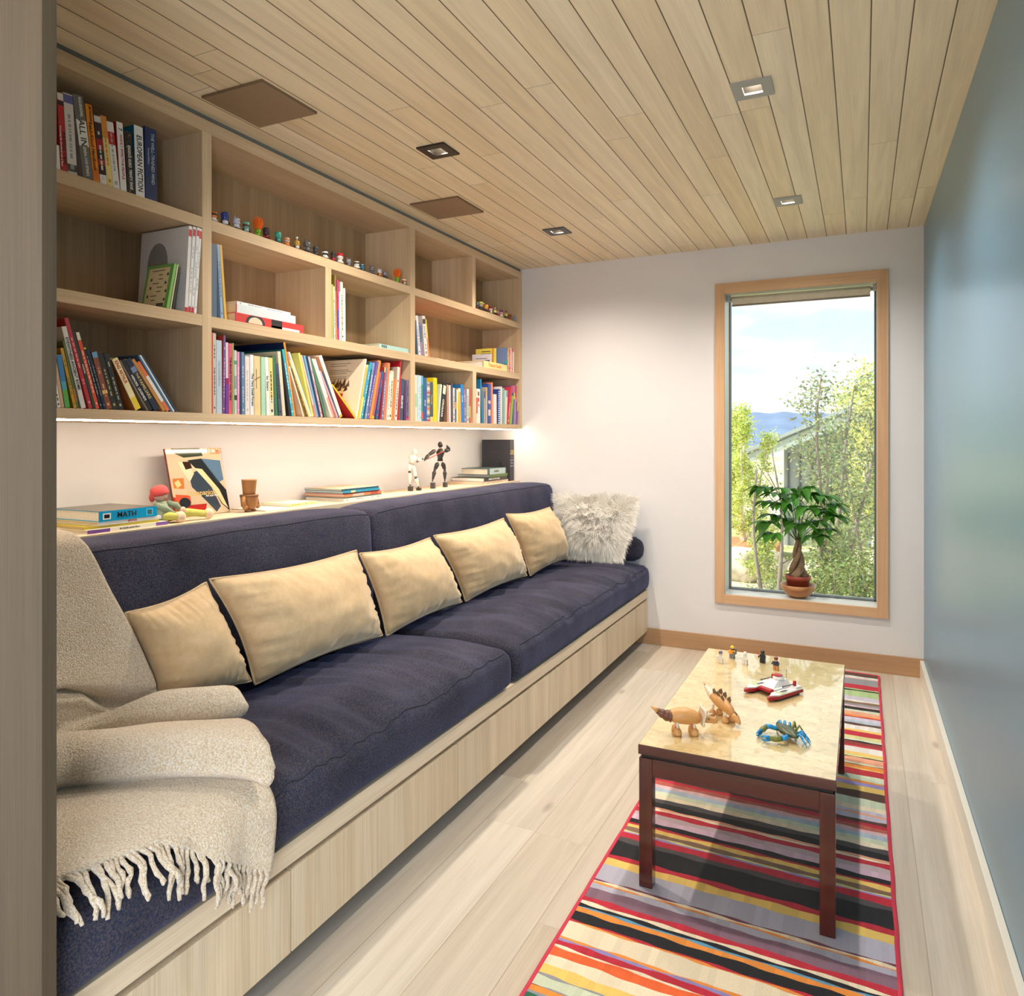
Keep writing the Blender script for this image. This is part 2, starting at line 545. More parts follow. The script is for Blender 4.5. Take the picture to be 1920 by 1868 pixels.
# wall of the hall behind the viewer
mb = MB()
mb.box(-2.7, 0.7, -3.3, -3.1, 0, 2.70)
struct('wall_front', mb, WHITE)
mb = MB()
for y0, y1 in ((HW0, HW0 + 0.05), (HW1 - 0.05, HW1), (-1.73, -1.67)):
    mb.box(0.48, 0.56, y0, y1, HZ0, HZ1)
mb.box(0.48, 0.56, HW0, HW1, HZ0, HZ0 + 0.05); mb.box(0.48, 0.56, HW0, HW1, HZ1 - 0.05, HZ1)
struct('fill_window', mb, OAKZ)  # frame of the added window that holds the fill lamp

# oak end panel that closes the bench and the bookcase towards the hall
mb = MB(); mb.box(XL, -1.2, 0.739, 0.764, 0, CEIL)
struct('trim_1', mb, OAKPANEL, bevel=0.001)
mb = MB(); mb.box(-2.46, -2.2, 0.764, YB, 2.535, CEIL)
struct('trim_2', mb, GREYGAP)

mb = MB(); mb.box(-1.36, xr(YB), YB - 0.015, YB, 0, 0.105)
struct('baseboard_back', mb, OAKBASE, bevel=0.0015)
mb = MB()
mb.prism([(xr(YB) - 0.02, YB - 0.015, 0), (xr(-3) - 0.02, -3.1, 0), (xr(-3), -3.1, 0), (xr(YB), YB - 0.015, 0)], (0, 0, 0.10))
struct('baseboard_right', mb, GLAREBASE, bevel=0.002)

# ------------------------------------------------------------------ window onto the garden
JAMB = plain('pale_satin_jamb', (206, 208, 202), 0.35, var=0.02)
win = bpy.data.objects.new('window_1', None); COL.objects.link(win); win.location = (-0.35, YB, WZ0); win['kind'] = 'structure'
w0, w1, z0, z1 = -0.838, 0.137, 0.316, 2.327
mb = MB()
mb.box(w0, WX0, YB - 0.018, YB + 0.004, z0, z1); mb.box(WX1, w1, YB - 0.018, YB + 0.004, z0, z1)
mb.build('window_casing', OAKZ, win, bevel=0.0012)
mb = MB(); mb.box(WX0, WX1, YB - 0.018, YB + 0.004, WZ1, z1); mb.box(WX0, WX1, YB - 0.018, YB + 0.004, z0, WZ0)
mb.build('window_casing', OAKX, win, bevel=0.0012)
mb = MB()
mb.box(WX0 - 0.02, WX0, YB + 0.004, 5.0, WZ0, WZ1); mb.box(WX1, WX1 + 0.02, YB + 0.004, 5.0, WZ0, WZ1)
mb.box(WX0 - 0.02, WX1 + 0.02, YB + 0.004, 5.0, WZ1, WZ1 + 0.02)
mb.build('window_jamb', JAMB, win)
mb = MB(); mb.box(WX0 - 0.02, WX1 + 0.02, YB + 0.004, 5.0, WZ0 - 0.02, WZ0)
mb.build('window_sill', JAMB, win)
mb = MB()
for x0, x1 in ((WX0, WX0 + 0.006), (WX1 - 0.012, WX1)):
    mb.box(x0, x1, 4.90, 4.955, WZ0, WZ1)
mb.box(WX0, WX1, 4.90, 4.955, WZ0, WZ0 + 0.006); mb.box(WX0, WX1, 4.90, 4.955, WZ1 - 0.01, WZ1)
mb.build('window_sash', plain('dark_glazing_bead', (86, 92, 90), 0.5), win)
m, nt, b = new_mat('clear_window_glass')
gl = N(nt, 'ShaderNodeBsdfGlossy'); gl.inputs['Roughness'].default_value = 0.0
tr = N(nt, 'ShaderNodeBsdfTransparent'); tr.inputs['Color'].default_value = (0.97, 0.985, 0.98, 1)
fr = N(nt, 'ShaderNodeFresnel'); fr.inputs['IOR'].default_value = 1.35
mx = N(nt, 'ShaderNodeMixShader')
ge = N(nt, 'ShaderNodeNewGeometry')
nt.links.new(math_node(nt, 'MULTIPLY', fr.outputs[0], math_node(nt, 'SUBTRACT', 1.0, ge.outputs['Backfacing'])), mx.inputs[0]); nt.links.new(tr.outputs[0], mx.inputs[1]); nt.links.new(gl.outputs[0], mx.inputs[2])
nt.links.new(mx.outputs[0], nt.nodes['Material Output'].inputs['Surface'])
GLASS = m
mb = MB(); mb.box(WX0 + 0.006, WX1 - 0.012, 4.922, 4.928, WZ0 + 0.006, WZ1 - 0.01)
mb.build('window_pane', GLASS, win)

rb = thing('roller_blind', 'cream roller blind wound up at the top of the garden window', 'blind', (-0.35, 4.80, 2.23))
CREAM = plain('cream_blind_cloth', (206, 196, 172), 0.8)
mb = MB().set(sm=True); mb.cyl((WX0 + 0.03, 4.81, 2.238), (WX1 - 0.03, 4.81, 2.238), 0.017, n=20)
mb.build('fabric_roll', CREAM, rb, smooth=True)
mb = MB(); mb.box(WX0 + 0.035, WX1 - 0.035, 4.790, 4.794, 2.200, 2.238)
mb.build('hem', CREAM, rb)
mb = MB(); mb.box(WX0 + 0.035, WX1 - 0.035, 4.786, 4.798, 2.190, 2.200)
mb.build('bottom_bar', plain('bronze_bar', (120, 108, 88), 0.4), rb)
for x in (WX0 + 0.003, WX1 - 0.021):
    mb = MB(); mb.box(x, x + 0.018, 4.79, 4.83, 2.225, 2.261)
    mb.build('bracket', GREYMETAL, rb, bevel=0.001)

# ------------------------------------------------------------------ ceiling fittings
LENS_ON = emit_mat('lit_lamp_lens', (255, 236, 206), 40.0)
def downlight(x, y, trim, label, lit=True):
    t = thing('recessed_downlight', label, 'ceiling light', (x, y, CEIL), group='square downlights in the board ceiling')
    mb = MB(); a, b = 0.0655, 0.031
    zt, zb = CEIL, CEIL - 0.007
    for x0, x1, y0, y1 in ((-a, a, -a, -b), (-a, a, b, a), (-a, -b, -b, b), (b, a, -b, b)):
        mb.box(x + x0, x + x1, y + y0, y + y1, zb, zt)
    bmesh.ops.remove_doubles(mb.bm, verts=mb.bm.verts, dist=1e-5)
    mb.build('trim_plate', trim, t)
    mb = MB(); h = 0.034
    for q in ([(-h, -h), (h, -h)], [(h, -h), (h, h)], [(h, h), (-h, h)], [(-h, h), (-h, -h)]):
        (ax, ay), (bx, by) = q
        mb.poly([(x + ax, y + ay, zt - 0.001), (x + bx, y + by, zt - 0.001), (x + bx, y + by, zt + 0.075), (x + ax, y + ay, zt + 0.075)])
    mb.poly([(x - h, y - h, zt + 0.075), (x + h, y - h, zt + 0.075), (x + h, y + h, zt + 0.075), (x - h, y + h, zt + 0.075)])
    mb.build('housing', plain('dark_lamp_housing', (50, 46, 42), 0.45), t, recalc=False)
    mb = MB(); mb.lathe([(0.026, zt + 0.05), (0.026, zt + 0.056)], 20, Matrix.Translation((x, y, 0)))
    mb.build('lamp_lens', LENS_ON, t)
    return t
downlight(LX[0], LY[0], DARKREFL, 'square downlight above the sofa, trim coloured like a dark reflection, nearest the viewer')
downlight(LX[0], LY[1], MIDREFL, 'square downlight above the sofa, trim coloured like a dim reflection, nearer the white wall')
downlight(LX[1], LY[0], GREYMETAL, 'silver square downlight above the coffee table, largest of the four')
downlight(LX[1], LY[1], GREYMETAL, 'silver square downlight in front of the garden window')

SPK = plain('taupe_speaker_cloth', (150, 124, 96), 0.9, var=0.03, scale=80)
def speaker(y0, y1, label):
    t = thing('ceiling_speaker', label, 'speaker', (-1.945, (y0 + y1) / 2, CEIL), group='square speaker grilles in the ceiling')
    mb = MB(); mb.box(-2.083, -1.808, y0, y1, CEIL - 0.010, CEIL)
    mb.build('grille', SPK, t, bevel=0.001)
    mb = MB()
    for a in ((-2.086, -2.083, y0 - .003, y1 + .003), (-1.808, -1.805, y0 - .003, y1 + .003), (-2.083, -1.808, y0 - .003, y0), (-2.083, -1.808, y1, y1 + .003)):
        mb.box(*a, CEIL - 0.008, CEIL)
    mb.build('rim', plain('taupe_metal_rim', (118, 92, 66), 0.6), t)
speaker(1.84, 2.108, 'larger looking taupe speaker panel, near end of the ceiling over the bookcase')
speaker(3.148, 3.416, 'taupe speaker panel in the ceiling, farther along beside the bookcase')

# ------------------------------------------------------------------ bookcase
BX, BB = -2.189, -2.487       # front face, back panel
S1, S2, S3 = 2.171, 1.811, 1.449
bc = thing('bookcase', 'long built-in oak bookcase with open cubbies above the sofa', 'bookcase', (-2.34, 2.75, 1.412))
def bpart(name, x0, x1, y0, y1, z0, z1, m):
    mb = MB(); mb.box(x0, x1, y0, y1, z0, z1)
    return mb.build(name, m, bc, bevel=0.0008)
bpart('back_panel', XL + 0.001, BB, 0.766, YB - 0.002, 1.412, 2.535, OAKSHADE)
bpart('bottom_board', BB, BX, 0.766, YB - 0.002, 1.416, S3, OAK)
bpart('top_board', BB, BX, 0.766, YB - 0.002, 2.488, 2.535, OAK)
for y0, y1 in ((0.766, 0.79), (1.932, 1.975), (3.307, 3.351), (4.692, YB - 0.002)):
    bpart('upright', BB, BX, y0, y1, S3, 2.488, OAKV)
SEC = ((0.79, 1.932), (1.975, 3.307), (3.351, 4.692))
for y0, y1 in SEC:
    bpart('shelf', BB, BX, y0, y1, S1 - 0.041, S1, OAK)
    bpart('shelf', BB, BX, y0, y1, S2 - 0.041, S2, OAK)
bpart('divider', BB, BX, 2.616, 2.657, S2, S1 - 0.041, OAKV)
bpart('divider', BB, BX, 3.998, 4.041, S1, 2.488, OAKV)
bpart('divider', BB, BX, 4.004, 4.048, S3, S2 - 0.041, OAKV)
mb = MB(); mb.box(BX - 0.016, BX - 0.003, 0.768, YB - 0.004, 1.411, 1.416)
ls = mb.build('light_strip', emit_mat('warm_light_strip', (255, 234, 206), 38.0), bc)
ls['label'] = 'glowing warm strip along the underside'

# ------------------------------------------------------------------ bench and ledge
lg = MB(); lg.box(XL + 0.002, -2.2, 0.766, YB - 0.002, 0, 1.05)
tag(lg.build('back_ledge', OAKPALEH, bevel=0.001), 'pale oak ledge behind the sofa back, under the glowing strip', 'ledge')
bn = thing('storage_bench', 'long pale oak bench with a row of flat drawers under the navy sofa', 'bench', (-1.7, 2.75, 0))
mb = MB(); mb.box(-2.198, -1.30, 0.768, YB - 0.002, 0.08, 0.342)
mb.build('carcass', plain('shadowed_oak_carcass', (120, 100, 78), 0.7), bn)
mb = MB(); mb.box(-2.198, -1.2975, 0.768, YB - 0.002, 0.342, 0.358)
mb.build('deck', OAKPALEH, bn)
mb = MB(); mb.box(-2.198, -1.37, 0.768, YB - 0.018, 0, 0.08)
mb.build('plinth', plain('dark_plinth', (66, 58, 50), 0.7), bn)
mb = MB(); mb.box(-1.297, -1.275, 0.768, YB - 0.002, 0.303, 0.358)
mb.build('front_rail', OAKPALEH, bn, bevel=0.0012)
dy = [0.768, 1.396, 2.224, 3.05, 3.878, YB - 0.004]
for i in range(5):
    mb = MB(); mb.box(-1.297, -1.275, dy[i] + 0.002, dy[i + 1] - 0.002, 0.084, 0.287)
    mb.build('drawer_front', OAKPALE, bn, bevel=0.0012)

# ------------------------------------------------------------------ coffee table
tb = thing('coffee_table', 'low coffee table with glossy golden top and dark cherry legs', 'table', (-0.333, 2.7, 0))
CHERRY = wood('dark_cherry', (92, 36, 28), (58, 20, 16), 'Z', 0.25, 1.0, 0.6, coat=0.5)
CHERRYX = wood('dark_cherry_crosswise', (96, 38, 30), (60, 22, 18), 'X', 0.25, 1.0, 0.6, coat=0.5)
TX0, TX1, TY0, TY1, TZ = -0.606, -0.062, 2.14, 3.245, 0.44
mb = MB(); mb.box(TX0, TX1, TY0, TY1, TZ - 0.030, TZ - 0.0012)
mb.build('tabletop', CHERRYX, tb, bevel=0.0015)
# gold leaf squares under lacquer
m, nt, b = new_mat('gold_leaf_lacquer')
tc = N(nt, 'ShaderNodeTexCoord')
br = N(nt, 'ShaderNodeTexBrick'); br.inputs['Scale'].default_value = 1.0
br.inputs['Brick Width'].default_value = 0.062; br.inputs['Row Height'].default_value = 0.05; br.inputs['Mortar Size'].default_value = 0.0015
br.inputs['Color1'].default_value = rgb(232, 206, 140); br.inputs['Color2'].default_value = rgb(206, 172, 98); br.inputs['Mortar'].default_value = rgb(206, 182, 122)
nt.links.new(tc.outputs['Object'], br.inputs['Vector'])
nz = N(nt, 'ShaderNodeTexNoise'); nz.inputs['Scale'].default_value = 26; nz.inputs['Detail'].default_value = 6; nz.inputs['Distortion'].default_value = 1.0
nt.links.new(tc.outputs['Object'], nz.inputs['Vector'])
r = ramp(nt, [(0.3, rgb(190, 178, 150)), (0.45, rgb(230, 212, 164)), (0.58, rgb(240, 228, 190)), (0.75, rgb(196, 160, 88))])
nt.links.new(nz.outputs['Fac'], r.inputs['Fac'])
nt.links.new(mixc(nt, 0.55, br.outputs['Color'], r.outputs['Color']), b.inputs['Base Color'])
b.inputs['Metallic'].default_value = 0.25; b.inputs['Roughness'].default_value = 0.28
b.inputs['Coat Weight'].default_value = 1.0; b.inputs['Coat Roughness'].default_value = 0.035; b.inputs['Coat IOR'].default_value = 1.6
mb = MB(); mb.box(TX0 + 0.002, TX1 - 0.002, TY0 + 0.002, TY1 - 0.002, TZ - 0.0012, TZ)
o = mb.build('top_inlay', m, tb); o['label'] = 'glossy golden top surface'
mb = MB(); mb.box(TX0 + 0.008, TX1 - 0.008, TY0 + 0.008, TY1 - 0.008, TZ - 0.040, TZ - 0.030)
mb.build('shadow_gap', BLACK, tb)
L = 0.04
for x in (TX0 + 0.002, TX1 - 0.002 - L):
    for y in (TY0 + 0.002, TY1 - 0.002 - L):
        mb = MB(); mb.box(x, x + L, y, y + L, 0.0125, TZ - 0.040)
        mb.build('leg', CHERRY, tb, bevel=0.002)
for y in (TY0 + 0.004, TY1 - 0.004 - 0.026):
    mb = MB(); mb.box(TX0 + 0.002 + L, TX1 - 0.002 - L, y, y + 0.026, TZ - 0.092, TZ - 0.040)
    mb.build('apron', CHERRYX, tb, bevel=0.001)
for x in (TX0 + 0.004, TX1 - 0.004 - 0.026):
    mb = MB(); mb.box(x, x + 0.026, TY0 + 0.002 + L, TY1 - 0.002 - L, TZ - 0.092, TZ - 0.040)
    mb.build('apron', CHERRYX, tb, bevel=0.001)

# ------------------------------------------------------------------ striped rug
RX0, RX1 = -0.742, 0.083
STR = [(4.612, 'db'), (4.552, 'wh'), (4.519, 'pk'), (4.503, 'gy'), (4.40, 're'), (4.326, 'gn'), (4.31, 'bk'), (4.29, 'gn'), (4.197, 'lv'),
 (4.141, 'wh'), (4.115, 'br'), (4.079, 'gy'), (4.05, 'pk'), (4.034, 'bk'), (3.992, 'pg'), (3.962, 'sa'), (3.917, 'or'), (3.899, 're'), (3.882, 'lv'), (3.84, 'lb'), (3.808, 'db'),
 (3.779, 'wh'), (3.724, 'ye'), (3.70, 're'), (3.644, 'yg'), (3.606, 'pg'), (3.585, 'bk'), (3.57, 'mr'), (3.535, 're'), (3.514, 'wh'), (3.455, 'ye'),
 (3.427, 'yg'), (3.408, 'bk'), (3.399, 'sa'), (3.344, 'pg'), (3.331, 'br'), (3.323, 'or'), (3.291, 'ye'), (3.283, 're'), (3.255, 'cr'), (3.225, 'pg'),
 (3.175, 'or'), (3.159, 'vi'), (3.127, 'ye'), (3.081, 'db'), (3.019, 'pg'), (2.96, 'cm'), (2.924, 'lv'), (2.903, 'sa'), (2.89, 'lv'), (2.856, 'db'),
 (2.831, 're'), (2.812, 'ru'), (2.785, 'pk'), (2.76, 'lb'), (2.73, 'pg'), (2.703, 'cm'), (2.675, 'dg'), (2.645, 'bk'), (2.608, 'sa'), (2.597, 'cm'),
 (2.587, 're'), (2.558, 'gp'), (2.53, 'lp'), (2.497, 'bk'), (2.47, 're'), (2.459, 'ye'), (2.436, 'br'), (2.412, 'yg'), (2.404, 'vi'), (2.396, 're'),
 (2.362, 'dg'), (2.337, 'bk'), (2.25, 're'), (2.226, 'ye'), (2.189, 'lg'), (2.105, 'pl'), (2.098, 'cm'), (2.088, 'or'), (2.082, 'lg'), (2.058, 'pu'),
 (2.010, 're'), (1.988, 'cm'), (1.975, 'bk'), (1.962, 'bl'), (1.955, 'or'), (1.935, 'bk'), (1.897, 're'), (1.891, 'or'), (1.885, 'cm'), (1.82, 'or'),
 (1.812, 'vi'), (1.803, 're'), (1.782, 'cm'), (1.775, 'ro'), (1.743, 'cm'), (1.705, 'ye'), (1.672, 'gy'), (1.665, 'pg'), (1.63, 'gy'), (1.626, 'or'),
 (1.608, 'gy'), (1.6, 'dn'), (1.54, 'cm'), (1.50, 're'), (1.46, 'lv'), (1.40, 'bk'), (1.34, 'ye')]
SC_ = dict(db=(92, 62, 52), wh=(232, 230, 224), pk=(224, 190, 196), gy=(150, 152, 160), re=(196, 40, 62), bk=(26, 27, 34), gn=(176, 206, 146), lv=(208, 202, 222), br=(136, 106, 88),
 pg=(212, 222, 196), sa=(234, 168, 138), or_=(240, 150, 64), lb=(178, 196, 214), ye=(240, 204, 112), yg=(218, 214, 148), mr=(146, 56, 46), cr=(186, 50, 54), vi=(152, 142, 204),
 cm=(240, 226, 200), ru=(186, 96, 84), dg=(80, 76, 80), gp=(196, 176, 184), lp=(218, 186, 208), lg=(184, 182, 202), pl=(122, 70, 88), pu=(134, 104, 124), bl=(98, 160, 200), ro=(238, 104, 52), dn=(38, 108, 82))
SC_['or'] = SC_['or_']
RUG = vcol_mat('woven_rug_pile', 0.95, 0.22, 420.0, 0.6, sheen=0.2, spec=0.1)
mb = MB(); nx = 44
ends = [y for y, _ in STR] + [1.30]
def ry(u, y, k):
    w = 0.0022 * math.sin(u * 23 + k * 1.7) + 0.0016 * math.sin(u * 51 + k * 2.9)
    return y + 0.020 * (1 - u) + w
for k, (y, cc) in enumerate(STR):
    y1, y2 = ends[k], ends[k + 1]
    base = SC_[cc]
    for i in range(nx):
        u0, u1 = i / nx, (i + 1) / nx
        xa, xb = RX0 + (RX1 - RX0) * u0, RX0 + (RX1 - RX0) * u1
        j = random.uniform(0.96, 1.04)
        mb.set(c=tuple(min(255, q * j) for q in base))
        mb.poly([(xa, ry(u0, y2, k + 1), 0.012), (xb, ry(u1, y2, k + 1), 0.012), (xb, ry(u1, y1, k), 0.012), (xa, ry(u0, y1, k), 0.012)])
mb.set(c=(150, 40, 56))
mb.box(RX0 + 0.002, RX1 - 0.002, 1.325, 4.60, 0.0, 0.0118)
bmesh.ops.remove_doubles(mb.bm, verts=mb.bm.verts, dist=1e-5)
rug = mb.build('striped_rug', RUG, recalc=False)
tag(rug, 'long multicoloured striped wool rug under the coffee table', 'rug')
mb = MB().set(sm=True)
yn, yf = 1.30, 4.618
loop = [(RX0, yn + 0.02), (RX0, yf + 0.012), (RX0 + 0.004, yf + 0.02), (RX1 - 0.006, yf), (RX1, yf - 0.008), (RX1, yn)]
pts = []
for (ax, ay), (bx, by) in zip(loop, loop[1:]):
    n = max(1, int(math.hypot(bx - ax, by - ay) / 0.08))
    for i in range(n):
        pts.append((ax + (bx - ax) * i / n + random.uniform(-.0015, .0015), ay + (by - ay) * i / n, 0.0075))
pts.append((RX1, yn, 0.0075))
mb.tube(pts, 0.0072, 7)
e = mb.build('edge_binding', plain('crimson_binding', (206, 60, 84), 0.9, var=0.15, scale=300), rug, smooth=True)
e['label'] = 'crimson bound edge'
# ------------------------------------------------------------------ upholstery
NAVY = fabric('navy_chenille', [(0.28, (24, 31, 48)), (0.46, (40, 48, 70)), (0.58, (76, 67, 68)), (0.74, (66, 78, 104))],
              scale=230, rough=0.95, weave=700, bump=0.35, sheen=0.35, sheen_tint=(120, 130, 190), stretch=(1, 1, 1.0), blotch=0.35)
NAVYSEAM = plain('navy_piping', (40, 42, 58), 0.9, var=0.2, scale=200)
VELVET = fabric('tan_velvet', [(0.3, (206, 174, 132)), (0.7, (222, 194, 154))], scale=30, rough=0.75, weave=900, bump=0.08,
                sheen=0.8, sheen_tint=(255, 240, 215), blotch=0.08)

def fbm(p, s, seed=0.0):
    return mnoise.noise(Vector((p[0] * s[0] + seed, p[1] * s[1] + seed * 1.7, p[2] * s[2] - seed)))

def rbox(mb, lo, hi, r, res, deform):
    """rounded block: res = divisions per axis; deform(p, n, uvw) -> p"""
    lo = Vector(lo); hi = Vector(hi)
    done = {}
    def vert(i, j, k):
        key = (i, j, k)
        if key in done: return done[key]
        u = Vector((i / res[0], j / res[1], k / res[2]))
        p = Vector([lo[a] + (hi[a] - lo[a]) * u[a] for a in range(3)])
        q = Vector([min(max(p[a], lo[a] + r), hi[a] - r) for a in range(3)])
        d = p - q
        if d.length > 1e-9:
            m = max(abs(d.x), abs(d.y), abs(d.z))
            p = q + d.normalized() * m
        n = d.normalized() if d.length > 1e-9 else Vector((0, 0, 0))
        done[key] = mb.v(deform(p, n, u))
        return done[key]
    nx, ny, nz = res
    for i in range(nx):
        for j in range(ny):
            for k in (0, nz):
                mb.face([vert(i, j, k), vert(i + 1, j, k), vert(i + 1, j + 1, k), vert(i, j + 1, k)])
    for i in range(nx):
        for k in range(nz):
            for j in (0, ny):
                mb.face([vert(i, j, k), vert(i + 1, j, k), vert(i + 1, j, k + 1), vert(i, j, k + 1)])
    for j in range(ny):
        for k in range(nz):
            for i in (0, nx):
                mb.face([vert(i, j, k), vert(i, j + 1, k), vert(i, j + 1, k + 1), vert(i, j, k + 1)])

def seat_shape(y0, y1, seed):
    x0, x1, za, zb = -1.882, -1.262, 0.360, 0.516
    yc, hy = (y0 + y1) / 2, (y1 - y0) / 2
    def deform(p, n, u):
        a = 1 - abs(2 * u.x - 1) ** 2.4; b = 1 - abs(2 * u.y - 1) ** 6
        crown = 0.044 * min(1, u.x / 0.62) ** 1.3 * max(0, 1 - max(0, (u.x - 0.55) / 0.45) ** 2.2) * max(0, b) ** 0.6
        q = p.copy()
        if u.z > 0.5:
            q.z += crown * (u.z - 0.5) * 2
            f = max(0, b) * (u.z - 0.5) * 2
            t = fbm((p.x, p.y, 0), (1.6, 9.0, 1), seed)            # pulled folds running front to back
            t2 = fbm((p.x + 0.35 * p.y, p.y, 3), (3.0, 22.0, 1), seed)
            q.z += f * (0.018 * t + 0.020 * max(0, t2) - 0.022 * max(0, -t2 - 0.08))
            q.z += 0.006 * fbm(p, (2.2, 2.2, 2), seed + 4) * f
        if n.x > 0.3 or u.x > 0.97:
            q.x += 0.010 * (1 - (2 * u.z - 1) ** 2) + 0.006 * fbm(p, (2, 5, 5), seed)
        if u.y < 0.03 or u.y > 0.97:
            sgn = -1 if u.y < 0.5 else 1
            q.y += sgn * (0.004 * (1 - (2 * u.z - 1) ** 2) + 0.005 * fbm(p, (7, 3, 5), seed + 2)) - sgn * 0.006
        return q
    return (x0, y0, za), (x1, y1, zb), deform

def cushion(name, label, lo, hi, r, res, deform, seam=None, group=None):
    mb = MB().set(sm=True)
    rbox(mb, lo, hi, r, res, deform)
    o = mb.build(name, NAVY, smooth=True)
    tag(o, label, 'cushion', group)
    if seam:
        mb = MB().set(sm=True)
        for line in seam:
            mb.tube(line, 0.0028, 6)
        s = mb.build('piping', NAVYSEAM, o, smooth=True)
    return o

def edge_line(lo, hi, r, deform, axis_pts):
    """a welt that follows the cushion's own deformed surface"""
    out = []
    lo = Vector(lo); hi = Vector(hi)
    for u in axis_pts:
        u = Vector(u)
        p = Vector([lo[a] + (hi[a] - lo[a]) * u[a] for a in range(3)])
        q = Vector([min(max(p[a], lo[a] + r), hi[a] - r) for a in range(3)])
        d = p - q
        if d.length > 1e-9:
            p = q + d.normalized() * max(abs(d.x), abs(d.y), abs(d.z))
        out.append(deform(p, d.normalized() if d.length > 1e-9 else Vector((0, 0, 0)), u))
    return out

for (y0, y1, sd, lab) in ((0.775, 2.632, 1.3, 'navy seat cushion nearest the viewer, half covered by the beige throw'),
                          (2.672, 4.722, 5.9, 'navy seat cushion at the far end, with the furry pillow on it')):
    lo, hi, df = seat_shape(y0, y1, sd)
    res = (26, 90, 8)
    ln = edge_line(lo, hi, 0.035, df, [(1, j / 90, 1) for j in range(2, 89)])
    cushion('seat_cushion', lab, lo, hi, 0.035, res, df, [ln], 'sofa seat cushions')

def back_shape(y0, y1, seed):
    def deform(p, n, u):
        q = p.copy()
        b = max(0, 1 - abs(2 * u.y - 1) ** 8); c = max(0, 1 - abs(2 * u.z - 1) ** 3)
        if u.x > 0.5:
            q.x += 0.022 * b * c * (2 * u.x - 1) + 0.007 * fbm(p, (1, 3.5, 2.0), seed) * b
            # drag lines fanning down from the top seam
            q.x += 0.006 * max(0, fbm((0, p.y + 0.5 * p.z, 0), (1, 16, 1), seed)) * u.z * b
            q.x -= 0.035 * max(0, u.z - 0.55) * 0.9
        if u.z > 0.9:
            q.z += 0.010 * math.sin(PI * min(1, max(0, u.x))) + 0.005 * fbm(p, (2, 5, 2), seed + 3) - 0.016 * (1 - b)
        return q
    return (-2.192, y0, 0.362), (-1.925, y1, 1.046), deform

for (y0, y1, sd, lab) in ((0.775, 2.638, 2.1, 'navy back cushion nearest the viewer, below the books and rag doll'),
                          (2.650, 4.722, 7.7, 'navy back cushion at the far end, reaching the white wall')):
    lo, hi, df = back_shape(y0, y1, sd)
    ln = edge_line(lo, hi, 0.04, df, [(1, j / 70, 1) for j in range(1, 70)])
    l2 = edge_line(lo, hi, 0.04, df, [(i / 14, 1.0, 1.0) for i in range(1, 14)])
    cushion('back_cushion', lab, lo, hi, 0.04, (14, 70, 22), df, [ln], 'sofa back cushions')

def bol(p, n, u):
    q = p.copy()
    c = 1 - abs(2 * u.z - 1) ** 2.0
    q.x += 0.03 * c * (2 * u.x - 1)
    q.y -= 0.012 * c * (1 - u.y) * (1 - abs(2 * u.x - 1) ** 6)
    return q
cushion('bolster_cushion', 'short navy bolster against the white wall, behind the furry pillow', (-1.84, 4.632, 0.545), (-1.318, 4.724, 0.705), 0.04, (20, 8, 10), bol)

# ------------------------------------------------------------------ velvet pillows
def pillow_pts(TL, TR, BR, BL, thick, seed, nu=34, nv=26, pull=0.07, wr=1.0, sag=0.0):
    TL, TR, BR, BL = map(Vector, (TL, TR, BR, BL))
    nrm = ((TR - BL).cross(TL - BR)).normalized()
    if nrm.x < 0: nrm = -nrm
    W = ((TR - TL).length + (BR - BL).length) / 2
    def pt(u, v, side):
        a, b = 2 * u - 1, 2 * v - 1
        # edges pulled in between the pointed corners
        ua = 0.5 + 0.5 * a * (1 - pull * (1 - b * b) ** 1.2)
        vb = 0.5 + 0.5 * b * (1 - pull * 1.2 * (1 - a * a) ** 1.2)
        p = (BL * (1 - ua) + BR * ua) * (1 - vb) + (TL * (1 - ua) + TR * ua) * vb
        ea, eb = max(0.0, 1 - abs(a) ** 2.6), max(0.0, 1 - abs(b) ** 2.4)
        t = (ea ** 0.62) * (eb ** 0.62)
        edge = (1 - min(1, 2.2 * min(1 - abs(a), 1 - abs(b))))
        w = mnoise.noise(Vector((a * 3.2 * W / 0.6 + seed, b * 2.6 + seed * 2, side))) * 0.0055 * wr
        # short gathers running in from the seam
        g = mnoise.noise(Vector((a * 13 + seed, seed * 3 + b * 2.0, side * 2))) * max(0, edge) * (1 - abs(b) ** 30) * 0.017 * wr * (abs(b) > 0.35)
        g2 = mnoise.noise(Vector((seed - 4 + a * 2.0, b * 11 + seed, side * 2))) * max(0, edge) * 0.020 * wr * (abs(a) > 0.5)
        d = thick * (0.78 if side > 0 else 0.30) * t + (w + g + g2) * min(1, t * 2.2) * (1 if side > 0 else 0.3)
        return p + nrm * d * side
    return pt, nrm

def pillow(name, label, corners, thick, seed, mat, wr=1.0, pull=0.07, cat='pillow', group=None, piping=True):
    pt, nrm = pillow_pts(*corners, thick, seed, wr=wr, pull=pull)
    mb = MB().set(sm=True)
    nu, nv = 40, 30
    fr = mb.grid(lambda u, v: pt(u, v, 1), nu, nv)
    for i in range(nu):
        for j in range(nv):
            pass
    bk = mb.grid(lambda u, v: pt(u, v, -1), nu, nv)
    bmesh.ops.remove_doubles(mb.bm, verts=mb.bm.verts, dist=1e-4)
    o = mb.build(name, mat, smooth=True)
    tag(o, label, cat, group)
    if piping:
        loop = [pt(i / 40, 0, 1) for i in range(40)] + [pt(1, j / 30, 1) for j in range(30)] + [pt(1 - i / 40, 1, 1) for i in range(40)] + [pt(0, 1 - j / 30, 1) for j in range(31)]
        m2 = MB().set(sm=True); m2.tube(loop, 0.0035, 6)
        m2.build('seam', mat, o, smooth=True)
    return o, pt, nrm

